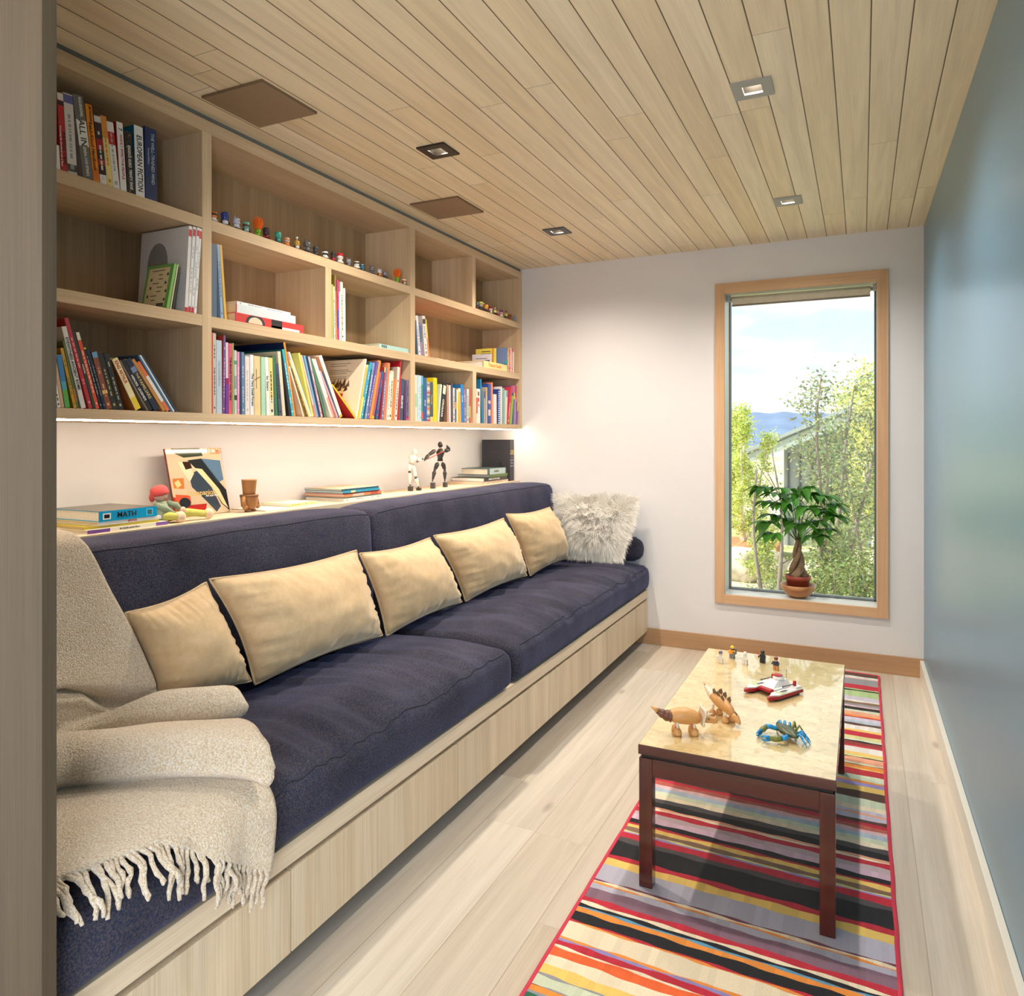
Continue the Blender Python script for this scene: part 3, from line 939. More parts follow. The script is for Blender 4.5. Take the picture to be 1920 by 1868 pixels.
def pz(u, v, X):
    return on_x(u, v, X)
PIL = [
    ('tan velvet pillow partly hidden by the beige throw', ((234, 1154, -1.862), (386, 1096, -1.845), (471, 1281, -1.79), (292, 1336, -1.835)), 0.15, 3.1),
    ('widest tan velvet pillow, second from the beige throw', ((393, 1090, -1.845), (668, 1035, -1.85), (717, 1194, -1.785), (478, 1287, -1.79)), 0.165, 8.4),
    ('tan velvet pillow in the middle, across the cushion joint', ((674, 1041, -1.845), (806, 1011, -1.85), (866, 1131, -1.785), (725, 1195, -1.79)), 0.16, 12.7),
    ('tan velvet pillow second from the white furry pillow', ((813, 1007, -1.845), (944, 974, -1.85), (988, 1081, -1.785), (873, 1130, -1.79)), 0.16, 17.3),
    ('tan velvet pillow touching the white furry pillow', ((949, 966, -1.845), (1031, 953, -1.81), (1066, 1048, -1.735), (994, 1082, -1.785)), 0.15, 22.9),
]
for lab, cs, th, sd in PIL:
    cc = [on_x(*c) + Vector((0, 0, 0.006)) for c in cs]
    pillow('velvet_pillow', lab, cc, th, sd, VELVET, wr=1.2, group='tan velvet pillows along the sofa')

# ------------------------------------------------------------------ furry pillow
FURC = fabric('cream_sheepskin_backing', [(0.3, (220, 212, 202)), (0.7, (236, 230, 222))], scale=30, sheen=0.2)
cc = [Vector((-1.87, 4.665, 0.930)), Vector((-1.345, 4.645, 0.93)), Vector((-1.415, 4.51, 0.604)), Vector((-1.745, 4.565, 0.606))]
def fpt(u, v, side, cc=cc):
    TL, TR, BR, BL = cc
    a, b = 2 * u - 1, 2 * v - 1
    p = (BL * (1 - u) + BR * u) * (1 - v) + (TL * (1 - u) + TR * u) * v
    n = Vector((0.12, -0.92, 0.36)).normalized()
    t = (max(0, 1 - a ** 2) ** 0.6) * (max(0, 1 - b ** 2) ** 0.6)
    return p + n * 0.075 * t * side
mb = MB().set(sm=True)
mb.grid(lambda u, v: fpt(u, v, 1), 20, 16); mb.grid(lambda u, v: fpt(u, v, -0.35), 20, 16)
bmesh.ops.remove_doubles(mb.bm, verts=mb.bm.verts, dist=1e-4)
fp = mb.build('furry_pillow', FURC, smooth=True)
tag(fp, 'fluffy cream white fur pillow in the far corner of the sofa', 'pillow')
FUR = plain('cream_fur', (253, 248, 241), 0.8, var=0.08, scale=40, sheen=0.3, spec=0.2)
mb = MB().set(sm=True)
rnd = random.Random(5)
for i in range(26000):
    u, v = rnd.random(), rnd.random()
    if i % 6 == 0:
        e = rnd.random()
        u, v = rnd.choice(((e, 0.99), (e, 0.02), (0.015, e), (0.985, e)))
    p = fpt(u, v, 1)
    a, b = 2 * u - 1, 2 * v - 1
    n = (Vector((0.12, -0.92, 0.36)) + Vector((a * abs(a) ** 3 * 2.4, 0, b * abs(b) ** 3 * 2.2))).normalized()
    k = mnoise.noise_vector(p * 30.0) * 0.35 + mnoise.noise_vector(p * 9.0) * 0.45
    comb = Vector((k.x, k.y * 0.4, k.z - 0.22))
    L = rnd.uniform(0.030, 0.052) * (1 + 0.35 * max(abs(a), abs(b)) ** 6)
    side = n.cross(Vector((rnd.uniform(-1, 1), rnd.uniform(-1, 1), rnd.uniform(-1, 1)))).normalized()
    w = rnd.uniform(0.0005, 0.0010)
    d = (n * 0.55 + comb * 0.8).normalized()
    p1 = p + n * L * 0.35 + d * L * 0.2
    p2 = p1 + d * L * 0.4
    p3 = p2 + (d + Vector((0, 0, -0.5))).normalized() * L * 0.4
    q = [mb.v(p - side * w), mb.v(p + side * w), mb.v(p1 + side * w), mb.v(p1 - side * w), mb.v(p2 + side * w * 0.8), mb.v(p2 - side * w * 0.8), mb.v(p3)]
    mb.face([q[0], q[1], q[2], q[3]]); mb.face([q[3], q[2], q[4], q[5]]); mb.face([q[5], q[4], q[6]])
f = mb.build('fur', FUR, fp, smooth=True, recalc=False)
f['kind'] = 'stuff'

# ------------------------------------------------------------------ wool throw
m, nt, b = new_mat('beige_boucle_wool')
tcn = N(nt, 'ShaderNodeTexCoord')
vo = N(nt, 'ShaderNodeTexVoronoi'); vo.inputs['Scale'].default_value = 240.0
nt.links.new(tcn.outputs['Object'], vo.inputs['Vector'])
nz = N(nt, 'ShaderNodeTexNoise'); nz.inputs['Scale'].default_value = 230.0; nz.inputs['Detail'].default_value = 5; nz.inputs['Roughness'].default_value = 0.75
nt.links.new(tcn.outputs['Object'], nz.inputs['Vector'])
r = ramp(nt, [(0.36, rgb(206, 178, 144)), (0.5, rgb(236, 218, 192)), (0.62, rgb(250, 244, 234))])
nt.links.new(nz.outputs['Fac'], r.inputs['Fac'])
rv = ramp(nt, [(0.0, (1.05, 1.05, 1.05, 1)), (0.7, (0.88, 0.87, 0.86, 1))])
nt.links.new(vo.outputs['Distance'], rv.inputs['Fac'])
nt.links.new(mixc(nt, 1.0, r.outputs['Color'], rv.outputs['Color'], 'MULTIPLY'), b.inputs['Base Color'])
b.inputs['Roughness'].default_value = 1.0; b.inputs['Sheen Weight'].default_value = 0.5; b.inputs['Specular IOR Level'].default_value = 0.1
hh = math_node(nt, 'SUBTRACT', nz.outputs['Fac'], math_node(nt, 'MULTIPLY', vo.outputs['Distance'], 0.8))
bp = N(nt, 'ShaderNodeBump'); bp.inputs['Strength'].default_value = 0.75; bp.inputs['Distance'].default_value = 0.005
nt.links.new(hh, bp.inputs['Height']); nt.links.new(bp.outputs['Normal'], b.inputs['Normal'])
WOOL = m
# the throw as (distance p along the sofa from the foot of the back cushion, height above it, right edge y)
PR = [(-0.62, .012, 1.30), (-0.50, .013, 1.29), (-0.44, .018, 1.295), (-0.36, .016, 1.325), (-0.22, .040, 1.375), (-0.10, .066, 1.415), (-0.02, .060, 1.43), (0.06, .024, 1.44), (0.14, .026, 1.455), (0.22, .078, 1.472),
      (0.28, .096, 1.478), (0.335, .090, 1.475), (0.365, .060, 1.47), (0.34, .032, 1.465), (0.28, .024, 1.46), (0.25, .017, 1.44), (0.29, .012, 1.42), (0.37, .034, 1.40), (0.45, .080, 1.36), (0.53, .100, 1.32),
      (0.585, .090, 1.285), (0.61, .054, 1.268), (0.585, .026, 1.268), (0.53, .021, 1.278), (0.50, .015, 1.29), (0.54, .011, 1.295), (0.60, .010, 1.292), (0.66, .010, 1.283), (0.72, .010, 1.268), (0.775, .012, 1.255)]
def cr(P, t):
    n = len(P) - 1; x = t * n; i = min(int(x), n - 1); f = x - i
    a, b_, c_, d = (Vector(P[max(0, min(n, i + k))]) for k in (-1, 0, 1, 2))
    return 0.5 * ((2 * b_) + (c_ - a) * f + (2 * a - 5 * b_ + 4 * c_ - d) * f * f + (3 * b_ - a - 3 * c_ + d) * f ** 3)
# the sofa's own profile: over the back, down it, across the seat, down the front
SP = [(-0.75, -2.22, 1.080), (-0.50, -1.99, 1.086), (-0.455, -1.945, 1.072), (-0.41, -1.915, 1.035), (-0.25, -1.888, 0.86), (-0.06, -1.872, 0.655), (0.0, -1.845, 0.598), (0.06, -1.79, 0.566), (0.30, -1.56, 0.572), (0.45, -1.41, 0.570),
      (0.55, -1.31, 0.556), (0.59, -1.268, 0.546), (0.625, -1.237, 0.522), (0.70, -1.228, 0.45), (0.85, -1.228, 0.30), (1.0, -1.228, 0.15)]
def sofa_at(p):
    p = max(SP[0][0], min(SP[-1][0], p))
    for (p0, x0, z0), (p1, x1, z1) in zip(SP, SP[1:]):
        if p <= p1:
            f = (p - p0) / (p1 - p0)
            return Vector((x0 + (x1 - x0) * f, 0, z0 + (z1 - z0) * f)), Vector((-(z1 - z0), 0, (x1 - x0))).normalized()
def sofa_smooth(p):
    a = [sofa_at(p + d) for d in (-0.03, -0.015, 0, 0.015, 0.03)]
    c_ = sum((q[0] for q in a), Vector()) / 5; n_ = sum((q[1] for q in a), Vector()).normalized()
    return c_, n_
YL = 0.780
def throw_p(s, y):
    q = cr(PR, s); dyy = max(0, q.z - y)
    w = min(1, max(0, (s - 0.12) / 0.22)); w = w * w * (3 - 2 * w)
    w2 = 1 - 0.42 * min(1, max(0, (s - 0.76) / 0.10))
    p = q.x - w * w2 * (1.25 * min(dyy, 0.25) + 0.35 * max(0, dyy - 0.25))
    return p, q.y * (0.40 + 0.60 * min(1, abs(p) / 0.14) if s > 0.22 else 1.0)
def throw_pt(s, u, extra=0.0):
    q = cr(PR, s)
    y = YL + (q.z - YL) * u
    p, h = throw_p(s, y)
    c_, n_ = sofa_smooth(p + extra)
    h += (0.009 * mnoise.noise(Vector((s * 16, y * 4.2, 1.0))) + 0.005 * mnoise.noise(Vector((s * 34, y * 10, 5.0)))) * min(1, h / 0.03)
    h = max(h, 0.011)
    pt = c_ + n_ * h
    pt.y = y + 0.006 * mnoise.noise(Vector((s * 30, 2.0, u * 2)))
    pt.x += 0.006 * mnoise.noise(Vector((s * 13, y * 5.0, 7.0))) if s > 0.3 else 0
    if s > 0.88: pt.x += 0.008 * math.sin(y * 46) * (s - 0.88) / 0.12 if pt.z < 0.53 else 0
    return pt
mb = MB().set(sm=True)
mb.grid(throw_pt, 170, 60)
th = mb.build('throw_blanket', WOOL, smooth=True, solid=0.013, recalc=False)
tag(th, 'beige wool throw blanket with fringe, draped over the near sofa end', 'blanket')
mb = MB().set(sm=True)
rnd = random.Random(9)
y = YL + 0.006
while y < 1.25:
    u = (y - YL) / (1.255 - YL)
    L = rnd.uniform(0.075, 0.10); dyv = rnd.uniform(-0.026, 0.026); k0 = rnd.uniform(-0.004, 0.004)
    pts = []; rad = []
    for k in range(10):
        t = k / 9
        q = throw_pt(1.0, u, -0.008 + L * t)
        pts.append(q + Vector((0.003 * math.sin(t * 9 + y * 90) + k0 * t, dyv * t + 0.003 * math.sin(t * 11 + y * 50), (0.004 * math.sin(t * 8 + y * 70)) * t)))
        rad.append(0.0052 + 0.0012 * math.sin(t * 26 + y * 30) - (0.002 if k == 9 else 0))
    mb.tube(pts, rad, 6)
    y += rnd.uniform(0.0095, 0.0135)
mb.build('fringe', WOOL, th, smooth=True)
# ------------------------------------------------------------------ books
COVER = vcol_mat('printed_cover', 0.42, 0.05, 60.0, spec=0.5)
GLOSSY = vcol_mat('glossy_printed_cover', 0.22, 0.04, 60.0, spec=0.5)
PAGES = plain('cream_page_block', (226, 214, 192), 0.9, var=0.12, scale=400)
WPAGES = plain('white_page_block', (240, 238, 232), 0.9, var=0.10, scale=400)
INK = plain('black_ink', (24, 22, 22), 0.6, var=0)
WINK = plain('white_ink', (244, 242, 236), 0.6, var=0)
RINK = plain('red_ink', (196, 30, 40), 0.6, var=0)
GINK = plain('gold_ink', (214, 186, 110), 0.5, var=0)
OINK = plain('orange_ink', (230, 116, 44), 0.5, var=0)
SINK = plain('silver_ink', (176, 186, 200), 0.5, var=0)
INKS = dict(k=INK, w=WINK, r=RINK, g=GINK, o=OINK, s=SINK)
brnd = random.Random(21)

def book_mesh(t, h, d, col, bands=(), art=None, marks=0, mcol=(30, 30, 30), soft=False, face2=None):
    """cover of one book: spine at x=0 facing +x, thickness along y, height along z"""
    bt = min(0.0022, t * 0.2)
    mb = MB().set(c=col)
    mb.box(-d, 0, 0, bt, 0, h); mb.box(-d, 0, t - bt, t, 0, h)
    mb.box(-min(0.0025, d * .1), 0, bt, t - bt, 0, h)
    if face2:                                   # the front board printed in another colour
        mb.set(c=face2); mb.poly([(-d, -0.0002, 0), (-d, -0.0002, h), (-0.002, -0.0002, h), (-0.002, -0.0002, 0)])
    for z0, z1, c in bands:
        mb.set(c=c); mb.box(-0.001, 0.0004, 0.0002, t - 0.0002, z0 * h, z1 * h)
    if marks:                                   # fine lines of print too small to read
        mb.set(c=mcol)
        z = h * brnd.uniform(0.72, 0.86)
        while z > h * 0.22:
            L = brnd.uniform(0.004, 0.016)
            mb.box(-0.001, 0.0005, t * 0.36, t * 0.62, z - L, z)
            z -= L + brnd.uniform(0.002, 0.006)
            if brnd.random() < 0.12: z -= 0.03
        mb.box(-0.001, 0.0005, t * 0.3, t * 0.7, h * 0.06, h * 0.06 + t * 0.5)
    if art: art(mb, t, h, d)
    return mb, bt

def make_book(label, t, h, d, col, M, group, bands=(), titles=(), pages=PAGES, glossy=False, marks=0, mcol=(30, 30, 30), art=None, face2=None, name='book'):
    mb, bt = book_mesh(t, h, d, col, bands, art, marks, mcol, face2=face2)
    o = mb.build(name, GLOSSY if glossy else COVER)
    o.matrix_basis = M
    tag(o, label, 'book', group)
    mb = MB(); e = min(0.003, h * 0.02)
    mb.box(-d + e, -0.0027, bt, t - bt, e, h - e)
    mb.build('page_block', pages, o, local=True)
    for body, zc, size, ink, off in titles:     # lettering that runs down the spine
        text('spine_title', body, min(size, t * 0.82), INKS[ink], o, axes((0.0006, t * 0.5 + off, h * zc), (0, 0, -1), (0, 1, 0)), maxw=2 * min(zc, 1 - zc) * h * (0.42 if body == 'ALL IN' else 0.84))
    return o

def quad_of(a, t, h, foot):
    """the four (y, z) corners of a leaning book whose lowest corner stands at foot (left foot when a >= 0, else right)"""
    c, s_ = math.cos(a), math.sin(a)
    if a >= 0:
        o = (foot, 0.0)
    else:
        o = (foot + t * c - t * c, -t * math.sin(a) * 0 + 0.0)
        # left bottom corner of a book resting on its right foot at (foot + t*c)
        o = (foot, t * abs(s_))
    f = lambda y, z: (o[0] + y * c - z * s_, o[1] + y * s_ + z * c)
    return [f(0, 0), f(t, 0), f(t, h), f(0, h)]

def span(q, z, right):
    """outermost y of the quad q at height z, None above or below it"""
    best = None
    for (y0, z0), (y1, z1) in zip(q, q[1:] + q[:1]):
        if min(z0, z1) - 1e-9 <= z <= max(z0, z1) + 1e-9:
            for y in ((y0, y1) if abs(z1 - z0) < 1e-9 else (y0 + (y1 - y0) * (z - z0) / (z1 - z0),)):
                if best is None or (y > best if right else y < best): best = y
    return best

def shelf_row(specs, z, X, conv, group, where, y_min, y_max, d_def=0.2):
    """stand books side by side; each spec is measured at the foot (left, right) and at the top left corner of its spine"""
    items = []
    for i, sp in enumerate(specs):
        bl, br, tx, ty, col, desc = sp[:6]
        kw = dict(sp[6]) if len(sp) > 6 else {}
        d = min(kw.pop('d', d_def), 0.284)
        u0, v0 = conv(bl, 0); u1, _ = conv(br, 0); ut, vt = conv(tx, ty)
        y0 = on_x(u0, 700, X).y; y1 = on_x(u1, 700, X).y
        T = on_x(ut, vt, X)
        a = math.atan2(y0 - T.y, max(0.05, T.z - z))       # + leans towards the viewer's left
        t = max(0.0035, (y1 - y0) * math.cos(a) - 0.0006)
        h = (T.z - z) / math.cos(a)
        h = min(h, (0.3165 - t * abs(math.sin(a))) / math.cos(a))
        items.append([y0, a, t, h, d, col, desc, kw])
    k = 1.0
    for attempt in range(40):
        quads = []
        for y0, a, t, h, *_ in items:
            q = quad_of(a, t * k, h, y_min + (y0 - y_min) * (1 - (1 - k) * 0.12))
            shift = max(0.0, y_min + 0.0006 - min(p[0] for p in q))
            for pq in quads[-7:]:
                for zz in [p[1] for p in q] + [p[1] for p in pq]:
                    r, l = span(pq, zz, True), span(q, zz, False)
                    if r is not None and l is not None:
                        shift = max(shift, r - l + 0.0007)
            quads.append([(y + shift, zz) for y, zz in q])
        if max(p[0] for q in quads for p in q) <= y_max - 0.0006:
            break
        k *= 0.985
    out = []
    for i, (q, (y0, a, t, h, d, col, desc, kw)) in enumerate(zip(quads, items)):
        M = Matrix.Translation((X, q[0][0], z + q[0][1] + 0.0003)) @ Matrix.Rotation(a, 4, 'X')
        lab = kw.pop('label', None) or desc + ', ' + where % ORD[i + 1]
        out.append(make_book(lab, t * k, h, d, col, M, group, **kw))
    return out

ORD = ['', 'first', 'second', 'third', 'fourth', 'fifth', 'sixth', 'seventh', 'eighth', 'ninth', 'tenth', 'eleventh', 'twelfth', 'thirteenth', 'fourteenth', 'fifteenth',
       'sixteenth', 'seventeenth', 'eighteenth', 'nineteenth', 'twentieth', '21st', '22nd', '23rd', '24th', '25th', '26th', '27th', '28th', '29th', '30th', '31st', '32nd', '33rd', '34th', '35th',
       '36th', '37th', '38th', '39th', '40th', '41st', '42nd', '43rd', '44th', '45th', '46th', '47th', '48th', '49th', '50th', '51st', '52nd', '53rd', '54th', '55th', '56th', '57th', '58th', '59th', '60th', '61st', '62nd', '63rd', '64th', '65th']

# --- upper left cubby
cv = lambda x, y: (90 + x / 6.026, 100 + y / 6.026)
g1 = [
 (98, 144, 80, 1030, (236, 232, 226), 'white paperback edge', dict(d=0.16)),
 (149, 219, 100, 437, (190, 24, 36), 'red paperback with black title', dict(bands=[(0.91, 1.0, (226, 222, 216)), (0.845, 0.90, (40, 26, 28))], titles=[('RAISING CAIN', 0.30, 0.016, 'k', 0.004), ('Protecting the Emotional Life of Boys', 0.32, 0.008, 'w', -0.005)], d=0.16)),
 (226, 334, 170, 437, (214, 210, 206), 'pale grey paperback with blue corner', dict(bands=[(0.88, 0.985, (90, 96, 160)), (0.03, 0.12, (70, 60, 50))], marks=1, mcol=(150, 150, 160), d=0.17)),
 (385, 503, 262, 445, (104, 106, 104), 'thick grey hardback lettered ALL IN on a white band', dict(bands=[(0.39, 0.70, (236, 234, 230))], titles=[('ALL IN', 0.545, 0.046, 'k', 0.0), ('PAULA BROADWELL', 0.86, 0.013, 'w', 0.004), ('GENERAL DAVID PETRAEUS', 0.21, 0.013, 'w', 0.0)], face2=(170, 150, 150), d=0.17, label='thick grey hardback lettered ALL IN on a white band, upper left cubby')),
 (507, 583, 408, 560, (240, 140, 20), 'orange paperback handbook with black lettering', dict(titles=[('Read-Aloud Handbook', 0.46, 0.016, 'k', -0.001), ('JIM TRELEASE', 0.88, 0.010, 'k', 0.003)], bands=[(0.03, 0.16, (214, 112, 30))], d=0.15)),
 (588, 668, 508, 688, (46, 28, 36), 'black and red paperback with white foot', dict(bands=[(0.0, 0.14, (236, 232, 230)), (0.9, 0.99, (220, 216, 214)), (0.50, 0.66, (160, 30, 40)), (0.28, 0.36, (170, 34, 44))], marks=1, mcol=(226, 220, 216), d=0.14)),
 (673, 738, 590, 697, (238, 214, 140), 'yellow paperback with orange head', dict(bands=[(0.69, 1.0, (226, 144, 64))], marks=1, mcol=(200, 150, 60), d=0.14)),
 (741, 816, 662, 765, (236, 234, 232), 'white paperback with a red band', dict(bands=[(0.66, 0.85, (190, 32, 40))], marks=1, mcol=(170, 170, 170), d=0.15)),
 (822, 893, 772, 768, (240, 238, 238), 'white paperback with red side', dict(face2=(170, 20, 30), titles=[('HIGHLY EFFECTIVE PEOPLE', 0.50, 0.012, 'r', 0.002), ('7', 0.90, 0.03, 'k', 0.0)], d=0.15)),
 (903, 990, 858, 868, (36, 32, 34), 'black starry patterned paperback', dict(titles=[('EXODUS GUILD  TRINITY SHOE', 0.42, 0.014, 'w', 0.0)], art=lambda mb, t, h, d: [mb.set(c=random.Random(k).choice([(200, 190, 60), (60, 90, 60), (150, 60, 50)])).box(-0.001, 0.0003, t * random.Random(k * 3).uniform(.1, .8), t * random.Random(k * 3).uniform(.1, .8) + .003, h * (k / 30), h * (k / 30) + 0.003) for k in range(29)], d=0.15)),
 (997, 1096, 972, 805, (232, 232, 230), 'white paperback lettered EUROPEAN FICTION', dict(face2=(20, 110, 150), titles=[('EUROPEAN FICTION', 0.47, 0.036, 'k', 0.0)], d=0.16, label='white paperback lettered EUROPEAN FICTION, upper left cubby')),
 (1104, 1236, 1094, 820, (36, 56, 98), 'thick navy hardback with silver lettering', dict(titles=[('THE WELL-TRAINED MIND', 0.58, 0.0165, 's', 0.006), ('Revised Edition', 0.60, 0.009, 's', -0.010)], d=0.17, label='thick navy hardback at the right end of the upper left row')),
]
shelf_row(g1, S1, -2.197, cv, 'books in the upper left cubby', 'the %s from left in the upper left cubby', 0.79, 1.932)

# --- middle left cubby: tall white annuals and two small books leaning on them
cv = lambda x, y: (90 + x / 4.671, 400 + y / 4.671)
g2 = [
 (1212, 1240, 1252, 115, (236, 232, 230), 'tall white picture book with a grey thumb drawing', dict(d=0.25, bands=[(0.88, 0.96, (200, 30, 40)), (0.0, 0.05, (200, 40, 50))],
   art=lambda mb, t, h, d: (mb.set(c=(150, 150, 146)).poly([(-0.155 + 0.055 * math.sin(q), -0.0004, 0.14 + (0.125 if abs(q) < 1.58 else 0) * max(0, math.cos(q)) ** 0.6) for q in [(-PI / 2 + PI * k / 16) for k in range(17)]] + [(-0.10, -0.0004, 0.02), (-0.21, -0.0004, 0.02)])), label='tall white picture book with a grey thumb drawing on its cover')),
 (1243, 1266, 1290, 122, (238, 236, 236), 'tall white book with red lettering', dict(d=0.25, bands=[(0.89, 0.97, (204, 36, 48)), (0.0, 0.06, (204, 40, 50))], marks=1, mcol=(170, 176, 180), label='tall white book with red head, second of the white set')),
 (1269, 1292, 1324, 130, (236, 236, 238), 'tall white book with red lettering', dict(d=0.25, bands=[(0.90, 0.97, (200, 36, 48)), (0.0, 0.06, (204, 40, 50))], marks=1, mcol=(170, 176, 180), label='tall white book with red head, third of the white set')),
 (1295, 1316, 1343, 138, (238, 238, 240), 'tall white book with green edge', dict(d=0.25, bands=[(0.88, 0.97, (206, 60, 70))], marks=1, mcol=(170, 176, 180), label='tall white book farthest right in the middle left cubby')),
]
wb = shelf_row(g2, S2, -2.190, cv, 'tall white books in the middle left cubby', '%s white book', 0.79, 1.932)
def small_leaner(label, y, col, t, h, d, ang, X, art=None, face2=None):
    M = Matrix.Translation((X, y + t * math.cos(-ang), S2 + 0.0003)) @ Matrix.Rotation(-ang, 4, 'X') @ Matrix.Translation((0, -t, 0))
    return make_book(label, t, h, d, col, M, 'small books leaning on the white set', art=art, face2=face2)
def green_art(mb, t, h, d):
    mb.set(c=(244, 226, 178)); mb.poly([(-d + 0.012, -0.0004, 0.010), (-d + 0.012, -0.0004, h - 0.012), (-0.016, -0.0004, h - 0.012), (-0.016, -0.0004, 0.010)])
    mb.set(c=(70, 60, 44))
    r = random.Random(4)
    mb.box(-d * 0.78, -d * 0.3, -0.0007, -0.0003, h * 0.86, h * 0.875)
    for k in range(7):
        z = h * (0.76 - 0.095 * k); x = -d * r.uniform(0.45, 0.72)
        mb.box(x, x + d * r.uniform(0.14, 0.26), -0.0007, -0.0003, z, z + 0.0028)
        x2 = -d * r.uniform(0.75, 0.86) if k % 2 else -d * r.uniform(0.16, 0.26)
        mb.box(x2, x2 + 0.008, -0.0007, -0.0003, z - 0.004, z + 0.006)
    mb.set(c=(90, 86, 80)); mb.box(-d * 0.42, -d * 0.16, -0.0007, -0.0003, h * 0.05, h * 0.12)
yy = wb[0].matrix_basis.translation.y - 0.062
small_leaner('small green-edged book with a pale cover, leaning on the tall white books', yy - 0.012, (128, 188, 96), 0.010, 0.166, 0.135, 0.20, -2.192, green_art)
small_leaner('thin cream booklet tucked between the green-edged book and the white books', yy + 0.0025, (214, 208, 170), 0.005, 0.165, 0.13, 0.19, -2.192)
small_leaner('thin black-backed booklet touching the tall white books', yy + 0.012, (60, 64, 56), 0.005, 0.160, 0.13, 0.18, -2.192)

# --- lower left cubby
g3 = [
 (58, 80, -30, 1240, (206, 60, 50), 'red book half hidden', {}),
 (84, 116, 20, 1330, (238, 234, 228), 'white book with dark print', dict(marks=1)),
 (118, 146, 50, 1300, (216, 176, 140), 'thin tan picture book', {}),
 (150, 196, 74, 1240, (66, 130, 190), 'blue and green book', dict(bands=[(0.0, 0.34, (96, 176, 70)), (0.34, 0.5, (90, 170, 190))])),
 (203, 231, 84, 1180, (206, 152, 40), 'ochre picture book', dict(marks=1, mcol=(90, 120, 50))),
 (236, 256, 110, 1120, (96, 110, 60), 'olive brown picture book', dict(bands=[(0.1, 0.3, (170, 120, 50))])),
 (262, 306, 86, 990, (226, 222, 216), 'white book lettered EYEWITNESS ANCIENT ROME', dict(titles=[('EYEWITNESS ANCIENT ROME', 0.55, 0.019, 'k', 0.0)], label='white book lettered EYEWITNESS ANCIENT ROME, lower left cubby')),
 (310, 346, 90, 912, (190, 50, 58), 'tall red book', dict(marks=1, mcol=(230, 180, 180), d=0.22)),
 (350, 373, 158, 1028, (36, 66, 54), 'dark green book lettered PANDORA', dict(titles=[('PANDORA', 0.52, 0.012, 'w', 0.0)])),
 (378, 411, 196, 1040, (226, 84, 50), 'orange red book with white top', dict(bands=[(0.9, 1.0, (234, 226, 210))], marks=1, mcol=(240, 220, 200))),
 (415, 438, 262, 1172, (34, 36, 48), 'thin black book with yellow top', dict(bands=[(0.97, 1.0, (214, 200, 70))], marks=1, mcol=(200, 200, 190))),
 (442, 468, 285, 1180, (30, 36, 56), 'thin dark navy book', dict(marks=1, mcol=(150, 150, 160))),
 (478, 528, 340, 1215, (140, 76, 54), 'brown paperback with a blue top', dict(bands=[(0.9, 1.0, (110, 160, 200)), (0.27, 0.33, (240, 200, 120))], marks=1, mcol=(226, 170, 110))),
 (548, 594, 412, 1234, (42, 40, 36), 'black-spined paperback with tan cover', dict(face2=(196, 166, 104), marks=1, mcol=(190, 170, 110))),
 (626, 668, 488, 1234, (40, 40, 46), 'second black-spined paperback with tan cover', dict(face2=(200, 170, 110), marks=1, mcol=(190, 180, 150))),
 (768, 826, 560, 1284, (242, 226, 176), 'cream paperback lettered KING ARTHUR', dict(face2=(196, 120, 66), bands=[(0.0, 0.24, (238, 208, 60))], titles=[('KING ARTHUR', 0.74, 0.017, 'r', 0.0)], label='cream paperback lettered KING ARTHUR, orange cover, lower left cubby')),
 (850, 868, 606, 1296, (120, 106, 96), 'thin grey brown paperback', {}),
 (872, 912, 622, 1290, (36, 32, 34), 'black paperback with a white blocky title', dict(titles=[('HEROES  LEGENDS', 0.45, 0.012, 'w', 0.0)])),
 (918, 972, 660, 1288, (34, 44, 66), 'navy paperback lettered THE FAMILIARS', dict(titles=[('THE', 0.68, 0.012, 'g', 0.0), ('FAMILIARS', 0.42, 0.021, 'g', 0.0)], bands=[(0.75, 0.85, (120, 140, 180))], label='navy paperback with gold THE FAMILIARS lettering, lower left cubby')),
 (984, 1016, 705, 1285, (196, 136, 70), 'tan orange paperback', {}),
 (1032, 1066, 768, 1310, (226, 120, 70), 'orange and white paperback', dict(bands=[(0.2, 0.72, (232, 230, 226))])),
 (1068, 1085, 778, 1248, (70, 110, 150), 'thin blue book', {}),
 (1087, 1103, 790, 1246, (226, 230, 232), 'thin white book', {}),
 (1106, 1122, 800, 1244, (50, 70, 100), 'thin slate blue book', dict(label='thin slate blue book leaning at the right end of the lower left row')),
]
shelf_row(g3, S3, -2.197, cv, 'books in the lower left cubby', 'the %s from left in the lower left cubby', 0.79, 1.932, d_def=0.17)

# --- middle: slim books standing left of the red-spined stack
cv4 = lambda x, y: (380 + x / 4.683, 430 + y / 4.683)
g5 = [
 (80, 128, 78, 122, (78, 92, 108), 'slate blue picture book against the upright', dict(d=0.27, bands=[(0.0, 1.0, (92, 112, 134))], label='slate blue picture book standing left of the red boxed stack')),
 (131, 154, 96, 122, (150, 176, 206), 'pale blue picture book', dict(d=0.27, marks=1, mcol=(90, 110, 150), label='pale blue slim picture book beside the slate blue one')),
 (157, 178, 112, 126, (226, 184, 92), 'golden yellow picture book', dict(d=0.27, label='golden yellow slim picture book just left of the lying stack')),
]
shelf_row(g5, S2, -2.197, cv4, 'slim books beside the lying stack', '%s slim book', 1.975, 2.616)

